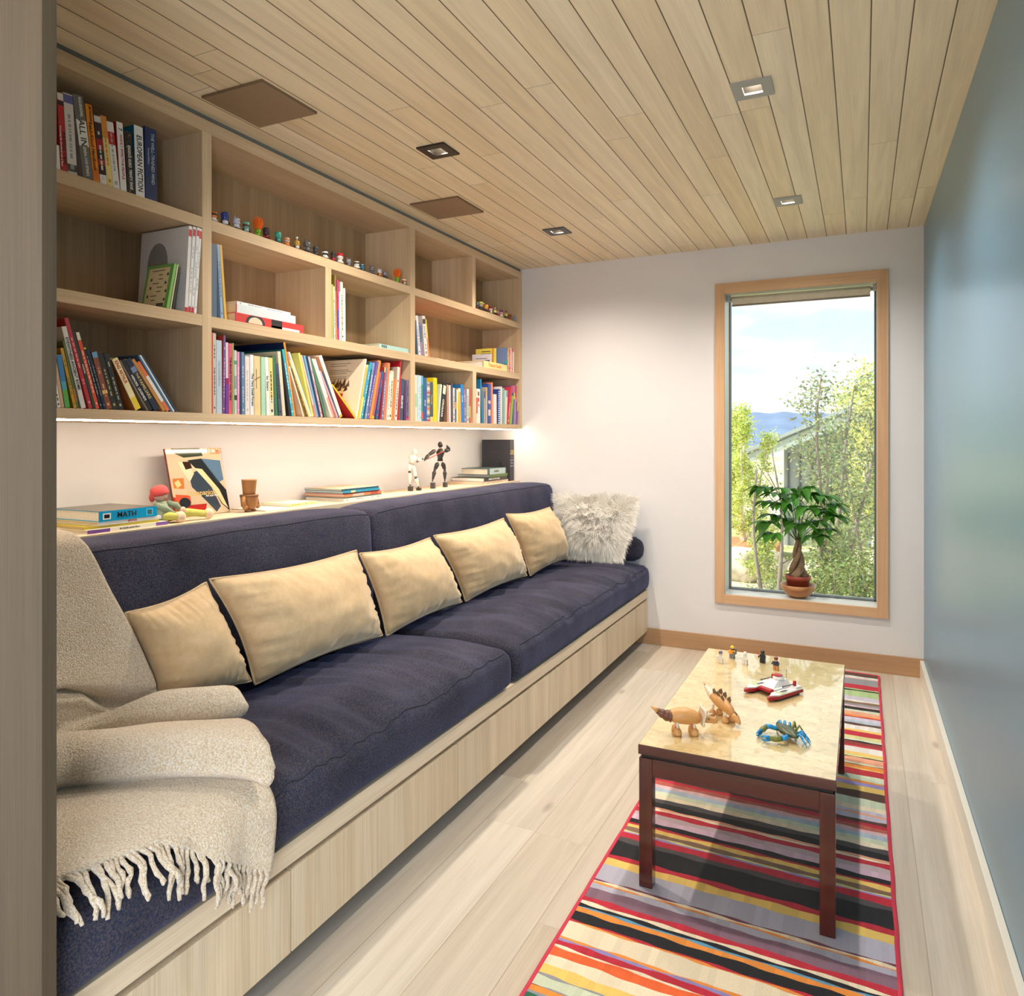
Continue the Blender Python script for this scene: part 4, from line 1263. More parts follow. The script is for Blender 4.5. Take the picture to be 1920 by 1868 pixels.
def flat_book(label, cx, y0, y1, z, t, d, col, group=None, bands=(), titles=(), pages=PAGES, rot=0.0, face2=None, marks=0, glossy=False, art=None, mcol=(60, 60, 70)):
    """a book lying flat, spine towards the room (+x) from y0 to y1, spine face at x = cx"""
    h = y1 - y0
    M = Matrix.Translation((cx, (y0 + y1) / 2, z)) @ Matrix.Rotation(rot, 4, 'Z') @ Matrix(((1, 0, 0, 0), (0, 0, 1, -h / 2), (0, -1, 0, t), (0, 0, 0, 1)))
    return make_book(label, t, h, d, col, M, group, bands=bands, titles=(), pages=pages, face2=face2, marks=marks, mcol=mcol, glossy=glossy, art=art) if not titles else _flat_t(label, t, h, d, col, M, group, bands, titles, pages, face2, glossy, art)

def _flat_t(label, t, h, d, col, M, group, bands, titles, pages, face2, glossy, art):
    o = make_book(label, t, h, d, col, M, group, bands=bands, pages=pages, face2=face2, glossy=glossy, art=art)
    for body, yc, size, ink, off in titles:    # local z is along the spine, local -y is up
        text('spine_title', body, size, INKS[ink], o, axes((0.0006, t * 0.5 - off, h * yc), (0, 0, 1), (0, -1, 0)), maxw=h * 0.62)
    return o

def yx(u, X): return on_x(u, 700, X).y
XS = -2.20
r4 = lambda x: yx(380 + x / 4.683, XS)
def ring_art(mb, t, h, d):
    mb.set(c=(60, 60, 64)); mb.poly([(0.0005, t * 0.02 + 0.0, h * 0.25 + 0.034 * math.sin(q)) if False else (0.0005, max(0.001, t * 0.9 - 0.036 * math.cos(q)), h * 0.27 + 0.052 * math.sin(q)) for q in [-PI / 2 + PI * k / 14 for k in range(15)]])
    mb.set(c=(224, 206, 180)); mb.poly([(0.0008, max(0.002, t * 0.9 - 0.026 * math.cos(q)), h * 0.27 + 0.038 * math.sin(q)) for q in [-PI / 2 + PI * k / 14 for k in range(15)]])
    mb.set(c=(50, 50, 52)); mb.box(-0.001, 0.0006, 0.0005, t - 0.0005, h * 0.50, h * 0.66)
    mb.set(c=(236, 236, 236)); mb.box(-0.001, 0.0006, t * 0.7, t - 0.0005, h * 0.50, h * 0.93)
flat_book('thick red hardback lying at the bottom of the middle stack', XS, r4(289), r4(886), S2 + 0.0005, 0.036, 0.23, (206, 66, 66), 'books lying in the middle cubby', art=ring_art, pages=PAGES)
flat_book('thick pale blue hardback with red cover edge, middle of the lying stack', XS - 0.006, r4(303), r4(825), S2 + 0.0372, 0.034, 0.22, (214, 226, 230), 'books lying in the middle cubby', bands=[(0.0, 0.012, (190, 50, 50))])
flat_book('thin white book on top of the lying stack', XS - 0.012, r4(316), r4(790), S2 + 0.0717, 0.012, 0.22, (232, 234, 236), 'books lying in the middle cubby', marks=1, mcol=(150, 160, 180), bands=[(0, 0.01, (200, 120, 120))])

# --- middle right cubby
g6 = [
 (1131, 1149, 1130, 482, (170, 176, 96), 'slim yellow green book', dict(d=0.17)),
 (1151, 1162, 1143, 500, (236, 232, 222), 'slim white booklet', dict(marks=1, d=0.17)),
 (1164, 1177, 1152, 396, (140, 120, 60), 'tall olive and orange book', dict(d=0.24, bands=[(0.0, 0.75, (214, 140, 90))])),
 (1180, 1198, 1176, 442, (180, 60, 110), 'magenta and blue book', dict(marks=1, mcol=(70, 70, 170), bands=[(0.2, 0.5, (90, 80, 170))])),
 (1200, 1214, 1196, 548, (222, 216, 232), 'slim lavender white book', {}),
 (1216, 1237, 1205, 460, (236, 226, 206), 'cream paperback', dict(marks=1)),
 (1240, 1255, 1236, 516, (240, 238, 236), 'slim white book', dict(label='slim white book at the right end of the short row in the middle cubby')),
]
shelf_row(g6, S2, -2.197, cv4, 'slim books in the middle right cubby', 'the %s of the slim row right of the short divider', 2.657, 3.307, d_def=0.19)
flat_book('mint green hardback lying alone at the right of the middle cubby', -2.198, r4(1546), min(r4(1819), 3.303), S2 + 0.0005, 0.022, 0.21, (176, 214, 208), 'lying books', titles=[('DUCK', 0.17, 0.017, 'k', 0.0)])

# --- long lower middle compartment
cv = lambda x, y: (380 + x / 9.143, 600 + y / 9.143)
H = dict
g7 = [
 (150, 176, 150, 215, (206, 80, 70), 'slim red book', H()),
 (180, 238, 178, 225, (206, 196, 184), 'pale grey tan hardback', H(marks=1, mcol=(90, 80, 70))),
 (243, 344, 236, 345, (186, 206, 222), 'wide pale blue hardback', H(titles=[('THE WONDERFUL', 0.55, 0.012, 's', 0.0)])),
 (348, 386, 362, 262, (126, 90, 140), 'purple book with red cover', H(face2=(178, 60, 50), marks=1, mcol=(230, 200, 230))),
 (392, 442, 392, 385, (150, 40, 110), 'magenta and violet hardback', H(bands=[(0.0, 0.42, (110, 70, 170)), (0.5, 1.0, (226, 206, 226))])),
 (450, 516, 450, 402, (222, 96, 120), 'coral pink hardback with dark title', H(titles=[('THE MOUSE THAT WAS THERE', 0.5, 0.012, 'k', 0.0)])),
 (519, 542, 516, 398, (150, 200, 110), 'slim lime green book', H()),
 (550, 598, 546, 520, (206, 206, 200), 'grey and white patterned book', H(bands=[(0.78, 0.84, (90, 160, 130)), (0.22, 0.3, (60, 60, 60)), (0.4, 0.6, (150, 160, 170))])),
 (602, 640, 602, 545, (236, 150, 190), 'slim pink book', H(marks=1, mcol=(250, 230, 240))),
 (643, 676, 640, 545, (40, 70, 100), 'dark teal book', H()),
 (680, 728, 672, 552, (104, 136, 176), 'denim blue book', H(marks=1, mcol=(220, 226, 236))),
 (740, 818, 735, 622, (232, 224, 220), 'thick cream white hardback', H(marks=1, mcol=(200, 196, 190))),
 (826, 890, 820, 596, (236, 236, 238), 'thick white hardback with black italic title', H(titles=[('The Very Small Forest', 0.42, 0.015, 'k', 0.003)])),
 (900, 1012, 888, 616, (232, 208, 154), 'wide tan hardback with tree drawing', H(art=lambda mb, t, h, d: (mb.set(c=(120, 96, 60)), mb.box(-0.001, 0.0006, t * 0.3, t * 0.38, h * 0.45, h * 0.78), mb.poly([(0.0007, t * 0.05, h * 0.58), (0.0007, t * 0.05, h * 0.6), (0.0007, t * 0.95, h * 0.66), (0.0007, t * 0.95, h * 0.645)])))),
 (1018, 1092, 1008, 634, (170, 214, 180), 'mint green hardback', H(bands=[(0.0, 1.0, (176, 218, 190))])),
 (1098, 1160, 1064, 636, (240, 238, 236), 'white hardback with bold black title', H(titles=[('for Sisters', 0.55, 0.02, 'k', 0.0)], marks=0)),
 (1166, 1240, 1134, 646, (232, 222, 190), 'cream book with a yellow stripe', H(bands=[(0.3, 1.0, (236, 214, 130))], marks=1)),
 (1246, 1298, 1196, 622, (70, 120, 90), 'slim green book', H(face2=(70, 110, 90))),
 (1310, 1366, 1248, 750, (76, 86, 104), 'slate grey book', H(marks=1, mcol=(40, 40, 50))),
 (1370, 1428, 1280, 540, (226, 214, 186), 'cream picture book', H(d=0.27, face2=(220, 208, 178))),
 (1436, 1480, 1300, 700, (40, 36, 48), 'dark plum book', H()),
 (1484, 1524, 1312, 500, (50, 180, 200), 'turquoise picture book with white title', H(d=0.26, marks=1, mcol=(240, 250, 250), face2=(20, 90, 90))),
 (1528, 1560, 1345, 378, (232, 150, 60), 'tall navy picture book with orange spine', H(d=0.29, face2=(14, 32, 72), marks=1, mcol=(240, 220, 190), label='tall navy picture book with an orange spine, long lower compartment')),
 (1690, 1716, 1440, 800, (236, 226, 204), 'cream softcover with a barcode', H(face2=(226, 210, 180))),
 (1770, 1800, 1500, 850, (110, 80, 40), 'brown and yellow patterned book', H(face2=(196, 160, 70), marks=1, mcol=(220, 180, 60))),
 (1812, 1842, 1480, 690, (240, 220, 150), 'slim pale yellow book', H()),
 (1846, 1876, 1470, 560, (236, 234, 236), 'slim white book', H()),
]
cvB = lambda x, y: (570 + x / 9.143, 640 + y / 9.143)
g7b = [
 (90, 130, -150, 200, (220, 216, 110), 'slim lemon book', H()),
 (136, 166, -120, 235, (236, 200, 200), 'slim pale rose book', H(bands=[(0.0, 0.2, (236, 140, 140))])),
 (172, 206, -60, 245, (120, 176, 206), 'sky blue book', H()),
 (210, 244, -10, 260, (40, 50, 90), 'dark navy book', H()),
 (248, 282, 20, 265, (210, 190, 200), 'slim mauve white book', H(marks=1, mcol=(180, 60, 80))),
 (286, 314, 30, 280, (70, 140, 100), 'slim green edged book', H(face2=(140, 30, 50))),
 (340, 372, 0, 290, (240, 232, 222), 'white book with rounded spine', H()),
 (376, 416, 40, 300, (240, 170, 150), 'slim salmon book', H(bands=[(0.35, 1.0, (240, 238, 234))])),
 (420, 448, 110, 500, (236, 180, 186), 'short rose pink book', H()),
 (452, 476, 150, 520, (50, 80, 120), 'short dark blue book', H()),
 (490, 552, 120, 246, (244, 236, 226), 'thick white picture book with golden cover', H(d=0.26, face2=(216, 186, 140), bands=[(0.0, 0.04, (236, 180, 50))], label='thick white picture book, last of the left leaning books')),
 (756, 790, 345, 745, (240, 196, 40), 'yellow-spined book with a red cover lying aslant', H(d=0.24, face2=(190, 44, 40), label='yellow-spined red picture book slanting against the white picture book')),
]
# the two measured lists share the compartment
allg = [(180 + 0, 0)]
def mix(specs, c):
    out = []
    for s in specs:
        (ub, _), (ur, _), (ut, vt) = c(s[0], 0), c(s[1], 0), c(s[2], s[3])
        out.append((ub, ur, ut, vt) + tuple(s[4:]))
    return out
row7 = mix(g7, cv) + mix(g7b, cvB)
def sprite_art(mb, t, h, d):
    # small drawing on the back cover: a leafy bundle above a yellow bowl
    def P(x, z): return (-d + x * d, -0.0005, z * h)
    mb.set(c=(226, 196, 150)); mb.poly([P(0.42 + 0.2 * math.cos(q), 0.45 + 0.14 * math.sin(q)) for q in [2 * PI * k / 18 for k in range(18)]])
    mb.set(c=(110, 80, 60))
    r = random.Random(2)
    for k in range(16):
        x, z = 0.28 + 0.028 * k, 0.56 + 0.05 * math.sin(k * 1.3)
        mb.poly([P(x - 0.04, z - 0.06), P(x + 0.03, z - 0.05), P(x + r.uniform(-.05, .09), z + r.uniform(0.06, 0.12))])
    mb.set(c=(176, 50, 46)); mb.poly([P(0.40, 0.42), P(0.62, 0.42), P(0.60, 0.31), P(0.42, 0.31)])
    mb.set(c=(232, 184, 50)); mb.poly([P(0.52 + 0.2 * math.cos(q), 0.27 + 0.055 * math.sin(q)) for q in [2 * PI * k / 18 for k in range(18)]])
    mb.set(c=(80, 40, 44)); mb.poly([P(0.52 + 0.19 * math.cos(q), 0.255 - 0.055 * abs(math.sin(q))) for q in [PI + PI * k / 12 for k in range(13)]])
    mb.set(c=(120, 112, 104))
    for z in (0.93, 0.89, 0.82, 0.79, 0.76, 0.70, 0.67):
        mb.box(-d * 0.78, -d * r.uniform(0.25, 0.4), -0.0008, -0.0004, z * h, z * h + 0.0022)
cvB2 = lambda x, y: (570 + x / 9.143, 640 + y / 9.143)
g7c = [
 (868, 888, 1040, 305, (246, 244, 242), 'large white picture book with a drawn bowl', H(d=0.27, art=sprite_art, face2=(240, 226, 204), marks=0, label='large cream picture book with a drawn leafy figure and yellow bowl')),
 (892, 920, 1052, 458, (236, 190, 80), 'amber yellow paperback', H()),
 (930, 960, 1088, 410, (236, 226, 140), 'pale lemon book', H(bands=[(0.4, 1.0, (70, 160, 200))])),
 (966, 1000, 1128, 362, (60, 170, 200), 'turquoise book', H(marks=1, mcol=(230, 240, 240), face2=(40, 80, 80))),
 (1004, 1030, 1140, 490, (30, 70, 100), 'deep blue book', H()),
 (1034, 1066, 1180, 372, (130, 160, 200), 'powder blue book with white print', H(marks=1, mcol=(250, 250, 250))),
 (1070, 1112, 1246, 358, (110, 90, 160), 'violet hardback', H(marks=1, mcol=(200, 196, 220))),
 (1118, 1160, 1284, 340, (236, 150, 60), 'orange hardback', H(d=0.24)),
 (1166, 1206, 1300, 540, (190, 90, 100), 'rose brown book', H(bands=[(0.0, 0.06, (240, 190, 60))])),
 (1210, 1256, 1318, 520, (44, 86, 140), 'cobalt blue book', H(marks=1, mcol=(220, 80, 60))),
 (1260, 1282, 1340, 440, (150, 40, 60), 'slim crimson book', H(bands=[(0.9, 1.0, (236, 220, 60))])),
 (1286, 1320, 1360, 450, (120, 120, 160), 'grey violet book', H(marks=1, mcol=(220, 220, 230))),
 (1326, 1372, 1404, 370, (214, 128, 90), 'terracotta hardback', H(d=0.24)),
 (1376, 1412, 1420, 545, (236, 234, 228), 'white patterned paperback', H(marks=1, mcol=(140, 120, 90))),
 (1418, 1464, 1464, 505, (230, 222, 190), 'thick cream paperback', H(marks=1)),
 (1468, 1514, 1524, 655, (240, 140, 80), 'bright orange short book', H(bands=[(0.0, 1.0, (240, 136, 76))])),
 (1520, 1566, 1574, 440, (220, 214, 206), 'pale grey hardback', H(d=0.24, face2=(176, 160, 146), marks=1)),
 (1570, 1590, 1604, 330, (196, 40, 50), 'tall slim red book', H(d=0.28, face2=(180, 30, 40), label='tall slim red book with a red cover, long lower compartment')),
 (1596, 1660, 1624, 640, (70, 80, 104), 'slate paperback with white capitals', H(titles=[('BELIEVE', 0.44, 0.02, 'w', 0.0)])),
 (1666, 1706, 1672, 706, (74, 40, 92), 'deep purple paperback', H()),
 (1710, 1758, 1715, 660, (112, 104, 140), 'muted violet paperback', H(marks=1, mcol=(60, 50, 80), bands=[(0.02, 0.1, (200, 60, 110))], label='muted violet paperback at the right end of the long lower compartment')),
]
shelf_row(row7 + mix(g7c, cvB2), S3, -2.197, lambda x, y: (x, y), 'books in the long lower compartment', 'the %s from left in the long lower compartment', 1.975, 3.307, d_def=0.2)

# --- right section, open middle shelf
cv = lambda x, y: (760 + x / 5.8375, 400 + y / 5.8375)
g10 = [
 (128, 142, 106, 1172, (70, 90, 110), 'thin dark blue book', H()),
 (144, 166, 112, 1118, (232, 230, 230), 'thin white book', H(marks=1, mcol=(80, 90, 160))),
 (168, 190, 150, 1190, (150, 130, 160), 'thin lilac book', H(bands=[(0.4, 0.9, (80, 110, 150))])),
 (216, 248, 184, 1122, (226, 222, 218), 'white album with grey print', H(d=0.25, face2=(206, 190, 180), bands=[(0.8, 0.92, (60, 60, 60)), (0.0, 0.1, (210, 206, 200))], marks=1, mcol=(110, 110, 110))),
 (250, 263, 214, 1160, (236, 140, 70), 'slim orange and yellow book', H(bands=[(0.5, 1.0, (226, 214, 70))], label='slim orange and yellow book, rightmost of the leaning five')),
]
shelf_row(g10, S2, -2.197, cv, 'leaning books on the right open shelf', 'the %s leaning left on the right open shelf', 3.351, 4.692, d_def=0.2)
r10 = lambda x: yx(760 + x / 5.8375, XS)
flat_book('thin red and white booklet lying flat on the right open shelf', -2.215, r10(355), r10(600), S2 + 0.0005, 0.006, 0.2, (220, 90, 80), 'lying books on the right open shelf', bands=[(0.05, 0.3, (238, 234, 230)), (0.42, 0.55, (240, 236, 232)), (0.75, 0.85, (240, 220, 160))])
flat_book('yellow board book lettered Tractor book, lying on the right open shelf', -2.196, r10(846), r10(1112), S2 + 0.0005, 0.043, 0.22, (238, 222, 150), 'lying books on the right open shelf', titles=[('Tractor book', 0.46, 0.034, 'o', 0.0)], pages=WPAGES, bands=[(0.0, 0.015, (200, 130, 90)), (0.985, 1.0, (90, 130, 170))])
zt = S2 + 0.0442
def upright(label, X, y, z, t, h, d, col, group, **kw):
    return make_book(label, t, h, d, col, Matrix.Translation((X, y, z)), group, **kw)
upright('small lilac book with purple print standing on the yellow board book', -2.235, 4.335, zt, 0.012, 0.062, 0.14, (206, 206, 226), 'upright books on the right open shelf',
        art=lambda mb, t, h, d: (mb.set(c=(90, 70, 140)), mb.box(-d * 0.8, -d * 0.2, -0.0006, -0.0002, h * 0.5, h * 0.56), mb.box(-d * 0.7, -d * 0.05, -0.0006, -0.0002, h * 0.15, h * 0.33)))
upright('yellow book with a curved red line, behind the lilac book', -2.225, 4.385, zt, 0.012, 0.105, 0.15, (226, 210, 90), 'upright books on the right open shelf',
        art=lambda mb, t, h, d: (mb.set(c=(70, 60, 40)), mb.box(-d * 0.7, -d * 0.25, -0.0006, -0.0002, h * 0.78, h * 0.83), mb.box(-d * 0.75, -d * 0.2, -0.0006, -0.0002, h * 0.62, h * 0.68), mb.set(c=(210, 60, 50)), mb.box(-d * 0.14, -d * 0.1, -0.0006, -0.0002, 0, h)))
yy = r10(1113) + 0.004
for t, h, c, lb in ((0.012, 0.165, (120, 140, 190), 'blue grey'), (0.014, 0.165, (240, 176, 60), 'amber'), (0.013, 0.158, (200, 60, 60), 'brick red'), (0.010, 0.150, (214, 130, 190), 'orchid pink'),
                    (0.020, 0.170, (236, 200, 170), 'peach'), (0.012, 0.166, (200, 40, 70), 'crimson'), (0.010, 0.150, (230, 214, 220), 'blush'), (0.013, 0.145, (236, 230, 222), 'off-white')):
    if yy + t > 4.69: break
    upright('%s small book in the upright group beside the yellow board book' % lb, -2.20, yy, S2 + 0.0005, t, h, 0.17, c, 'small upright books at the right end', marks=1, mcol=(250, 240, 200))
    yy += t + 0.0008

# --- right section, lower two cubbies
cv = lambda x, y: (760 + x / 8.0, 640 + y / 8.0)
g11 = [
 (150, 180, 146, 505, (222, 220, 200), 'cream and green book', H(bands=[(0.3, 0.6, (170, 200, 160))])),
 (184, 212, 184, 508, (190, 210, 224), 'ice blue book', H(marks=1, mcol=(236, 240, 244))),
 (214, 240, 212, 515, (196, 220, 230), 'pale aqua book', H(marks=1, mcol=(120, 150, 170))),
 (243, 270, 240, 518, (60, 140, 130), 'teal green book', H(bands=[(0.05, 0.2, (206, 90, 70)), (0.8, 1.0, (110, 170, 210))])),
 (274, 320, 272, 545, (48, 84, 160), 'royal blue book', H(titles=[('MILES', 0.42, 0.014, 'w', 0.0)], bands=[(0.74, 1.0, (30, 100, 140))])),
 (324, 367, 326, 608, (176, 170, 160), 'multicoloured striped book', H(bands=[(0.1 * k, 0.1 * k + 0.05, c) for k, c in enumerate([(190, 60, 60), (70, 100, 130), (230, 210, 170), (210, 110, 60), (90, 130, 110), (230, 200, 120), (110, 120, 130), (200, 70, 60), (220, 220, 210), (120, 110, 150)])])),
 (371, 416, 368, 612, (76, 84, 92), 'slate book with yellow title', H(titles=[('TRAVEL', 0.55, 0.016, 'g', 0.0)], bands=[(0.0, 0.12, (220, 200, 120))])),
 (420, 476, 420, 545, (240, 206, 20), 'tall bright yellow book', H(d=0.25, label='tall bright yellow book in the lower cubby of the right section')),
 (484, 510, 528, 650, (206, 220, 206), 'pale green book leaning right', H()),
 (514, 558, 574, 655, (36, 36, 40), 'black book lettered ORIGAMI', H(d=0.24, titles=[('ORIGAMI', 0.36, 0.026, 'w', 0.0)], bands=[(0.74, 0.97, (220, 226, 200))], face2=(40, 40, 44), label='black book lettered ORIGAMI leaning right, lower right section')),
 (626, 646, 622, 650, (190, 144, 110), 'brown paperback', H(d=0.18, face2=(150, 116, 96))),
 (656, 684, 652, 660, (236, 214, 216), 'blush white paperback', H()),
 (690, 716, 684, 632, (76, 66, 74), 'charcoal book', H(d=0.22)),
 (720, 744, 716, 700, (230, 220, 210), 'off-white book', H(marks=1)),
 (746, 766, 745, 716, (50, 90, 160), 'blue slim book', H(bands=[(0.4, 0.6, (220, 150, 80))])),
 (769, 796, 768, 726, (244, 226, 120), 'lemon yellow book', H()),
 (799, 830, 786, 706, (240, 170, 90), 'apricot book', H(bands=[(0.9, 1.0, (240, 236, 226))])),
 (834, 880, 822, 646, (30, 120, 190), 'bright blue hardback', H(d=0.2, titles=[('ATLAS', 0.62, 0.014, 'w', 0.0)])),
 (884, 915, 876, 716, (140, 110, 140), 'dusty purple book', H(marks=1, mcol=(210, 200, 220))),
 (922, 954, 922, 716, (190, 216, 206), 'mint white book', H(marks=1, mcol=(90, 120, 110))),
 (957, 980, 955, 720, (214, 80, 70), 'red orange book', H(bands=[(0.15, 0.5, (220, 180, 100))], label='red orange book beside the short divider, lower right section')),
]
shelf_row(g11, S3, -2.197, cv, 'books in the lower cubby left of the short divider', 'the %s book left of the last short divider', 3.351, 4.004, d_def=0.18)
g12 = [
 (1068, 1150, 1066, 712, (236, 222, 212), 'wide white book with red lettering', H(art=lambda mb, t, h, d: (mb.set(c=(200, 40, 50)), mb.box(-0.001, 0.0006, t * 0.02, t * 0.28, h * 0.28, h * 0.74), mb.set(c=(120, 70, 60)), mb.box(-0.001, 0.0006, t * 0.35, t * 0.75, h * 0.80, h * 0.92), mb.set(c=(190, 70, 60)), mb.box(-0.001, 0.0006, t * 0.35, t * 0.75, h * 0.62, h * 0.74)), titles=[('d!', 0.52, 0.03, 'r', 0.006)], label='wide white book with red lettering, right lowest cubby')),
 (1154, 1184, 1125, 570, (30, 120, 170), 'tall cerulean book', H(d=0.24)),
 (1188, 1212, 1188, 750, (176, 166, 160), 'warm grey book', H(bands=[(0.78, 1.0, (50, 80, 150))])),
 (1216, 1246, 1216, 690, (190, 180, 170), 'taupe book with gold corner', H(bands=[(0.75, 1.0, (206, 160, 50))])),
 (1250, 1300, 1250, 640, (44, 82, 160), 'blue cloud patterned book', H(bands=[(0.2, 0.35, (220, 210, 206)), (0.5, 0.58, (210, 200, 200))])),
 (1304, 1332, 1300, 620, (240, 140, 110), 'salmon book', H(d=0.23)),
 (1336, 1400, 1332, 795, (236, 226, 216), 'wide off-white short book', H()),
 (1404, 1440, 1408, 722, (40, 70, 140), 'blue book with white dots', H(bands=[(0.06 * k + 0.02, 0.06 * k + 0.045, (236, 236, 240)) for k in range(16)])),
 (1445, 1474, 1445, 682, (232, 226, 224), 'slim ivory book', H()),
 (1477, 1510, 1477, 702, (120, 180, 170), 'seafoam book', H()),
 (1514, 1544, 1530, 740, (234, 224, 214), 'slim beige book', H(bands=[(0.8, 1.0, (90, 170, 180))])),
 (1547, 1584, 1598, 700, (200, 60, 80), 'raspberry book', H(marks=1, mcol=(240, 200, 200))),
 (1588, 1622, 1620, 826, (150, 190, 80), 'apple green short book', H()),
 (1626, 1650, 1640, 780, (90, 120, 150), 'steel blue short book', H(bands=[(0.8, 1.0, (236, 200, 60))])),
 (1654, 1680, 1668, 670, (214, 130, 180), 'pink book', H(bands=[(0.7, 1.0, (190, 30, 50))])),
 (1686, 1710, 1700, 920, (130, 100, 170), 'violet short book', H(bands=[(0.6, 1.0, (200, 200, 90))], label='violet short book at the far right end of the lowest row')),
]
shelf_row(g12, S3, -2.197, cv, 'books in the rightmost lower cubby', 'the %s book in the rightmost lower cubby', 4.048, 4.692, d_def=0.18)

# ------------------------------------------------------------------ things on the ledge
LZ = 1.0503
q9 = lambda x, X: yx(90 + x / 5.189, X)
XM = -2.235
flat_book('purple-spined picture book at the bottom of the pile with the big blue book', XM + 0.010, q9(385, XM + .01), q9(1165, XM + .01), LZ, 0.012, 0.23, (232, 230, 220), 'pile of books at the near end of the ledge', bands=[(0.0, 0.26, (110, 70, 150)), (0.84, 1.0, (130, 90, 170))], titles=[('Mrs Spindle and the Moon', 0.5, 0.007, 'k', 0.0)])
flat_book('yellow and black picture book, lowest but one in the near pile', XM - 0.006, q9(370, XM), q9(1080, XM), LZ + 0.0125, 0.008, 0.24, (196, 176, 60), 'pile of books at the near end of the ledge', rot=-0.05)
flat_book('white book lettered SPOON under the big blue book', XM - 0.004, q9(498, XM), q9(1110, XM), LZ + 0.021, 0.012, 0.23, (238, 238, 236), 'pile of books at the near end of the ledge', titles=[('SPOON', 0.52, 0.010, 'r', 0.0)])
def math_art(mb, t, h, d):
    mb.set(c=(240, 240, 238)); mb.box(-0.001, 0.0006, t * 0.22, t * 0.82, h * 0.06, h * 0.19)
    mb.set(c=(30, 30, 30)); mb.box(-0.001, 0.0008, t * 0.34, t * 0.7, h * 0.08, h * 0.17)
    mb.set(c=(90, 206, 240)); mb.box(-0.001, 0.0006, t * 0.16, t * 0.84, h * 0.80, h * 0.92)
    mb.set(c=(70, 110, 120)); mb.box(-0.001, 0.0008, t * 0.26, t * 0.74, h * 0.82, h * 0.90)
flat_book('thick bright blue book lettered MATH on top of the near pile', XM, q9(497, XM), q9(1062, XM), LZ + 0.0335, 0.034, 0.25, (20, 160, 214), 'pile of books at the near end of the ledge', titles=[('MATH', 0.46, 0.026, 'k', 0.0)], pages=WPAGES, art=math_art, face2=(96, 84, 66), glossy=True)

# cook book propped against the wall
ck = Matrix.Translation((-2.36, 1.962, LZ + 0.0015)) @ Matrix.Rotation(-0.24, 4, 'Y')
def P3(y, z, o=0.0006): return (o, y, z)
mb = MB().set(c=(120, 40, 30)); W, Hh, T = 0.262, 0.272, 0.010
mb.box(-T, 0, 0, W, 0, Hh)
def quad(c, pts, o=0.0004):
    mb.set(c=c); mb.poly([P3(y * W, z * Hh, o) for y, z in pts])
quad((206, 188, 160), [(0, 0), (1, 0), (1, 1), (0, 1)], 0.0002)
quad((50, 62, 44), [(0.1, 1), (0.62, 1), (0.66, 0.88), (0.3, 0.86), (0.16, 0.92)])
quad((90, 120, 150), [(0.62, 0.84), (0.98, 0.80), (0.98, 0.50), (0.86, 0.46)])
quad((38, 42, 48), [(0.36, 0.82), (0.62, 0.84), (0.90, 0.46), (1.0, 0.34), (1.0, 0.02), (0.86, 0.14), (0.74, 0.42), (0.52, 0.66)])
quad((58, 70, 84), [(0.34, 0.60), (0.50, 0.66), (0.72, 0.40), (0.84, 0.1), (0.74, 0.02), (0.58, 0.2), (0.36, 0.42)])
quad((236, 216, 170), [(0.46, 0.70), (0.60, 0.68), (0.86, 0.36), (0.98, 0.06), (0.88, 0.14), (0.74, 0.40)], 0.0006)
quad((232, 214, 184), [(0.18, 0.80), (0.34, 0.80), (0.44, 0.62), (0.34, 0.50), (0.26, 0.62)], 0.0006)
quad((60, 36, 26), [(0.26, 0.80), (0.40, 0.80), (0.42, 0.70), (0.30, 0.68)], 0.0008)
quad((196, 120, 60), [(0.04, 0.56), (0.24, 0.56), (0.22, 0.40), (0.04, 0.42)], 0.0006)
quad((236, 206, 150), [(0.06, 0.50), (0.14, 0.54), (0.18, 0.46), (0.10, 0.42)], 0.0008)
quad((178, 44, 36), [(0.0, 0.0), (0.52, 0.0), (0.58, 0.16), (0.3, 0.16), (0.0, 0.30)], 0.0006)
quad((206, 90, 60), [(0.02, 0.22), (0.30, 0.18), (0.30, 0.30), (0.05, 0.33)], 0.0008)
mb.set(c=(44, 44, 52)); mb.poly([P3(W * (0.19 + 0.10 * math.cos(q)), Hh * (0.20 + 0.075 * math.sin(q)), 0.001) for q in [2 * PI * k / 20 for k in range(20)]])
quad((210, 150, 100), [(0.80, 0.90), (1.0, 0.90), (1.0, 1.0), (0.80, 1.0)], 0.0006)
ckb = mb.build('book', vcol_mat('laminated_cover', 0.08, 0.03, 30.0, spec=0.6))
ckb.matrix_basis = ck
tag(ckb, 'glossy cookery book propped upright against the wall on the ledge', 'book')
text('cover_title', 'Companion', 0.030, GINK, ckb, axes((0.0012, W * 0.52, Hh * 0.325), (0, 1, 0), (0, 0, 1)))
text('cover_subtitle', 'Art and Home', 0.012, WINK, ckb, axes((0.0012, W * 0.72, Hh * 0.275), (0, 1, 0), (0, 0, 1)))
text('cover_word', 'HOME', 0.026, OINK, ckb, axes((0.0012, W * 0.90, Hh * 0.95), (0, 1, 0), (0, 0, 1)))
mb = MB(); mb.box(-T + 0.001, -0.0008, W - 0.0005, W + 0.0012, 0.002, Hh - 0.002)
mb.build('page_block', PAGES, ckb, local=True)

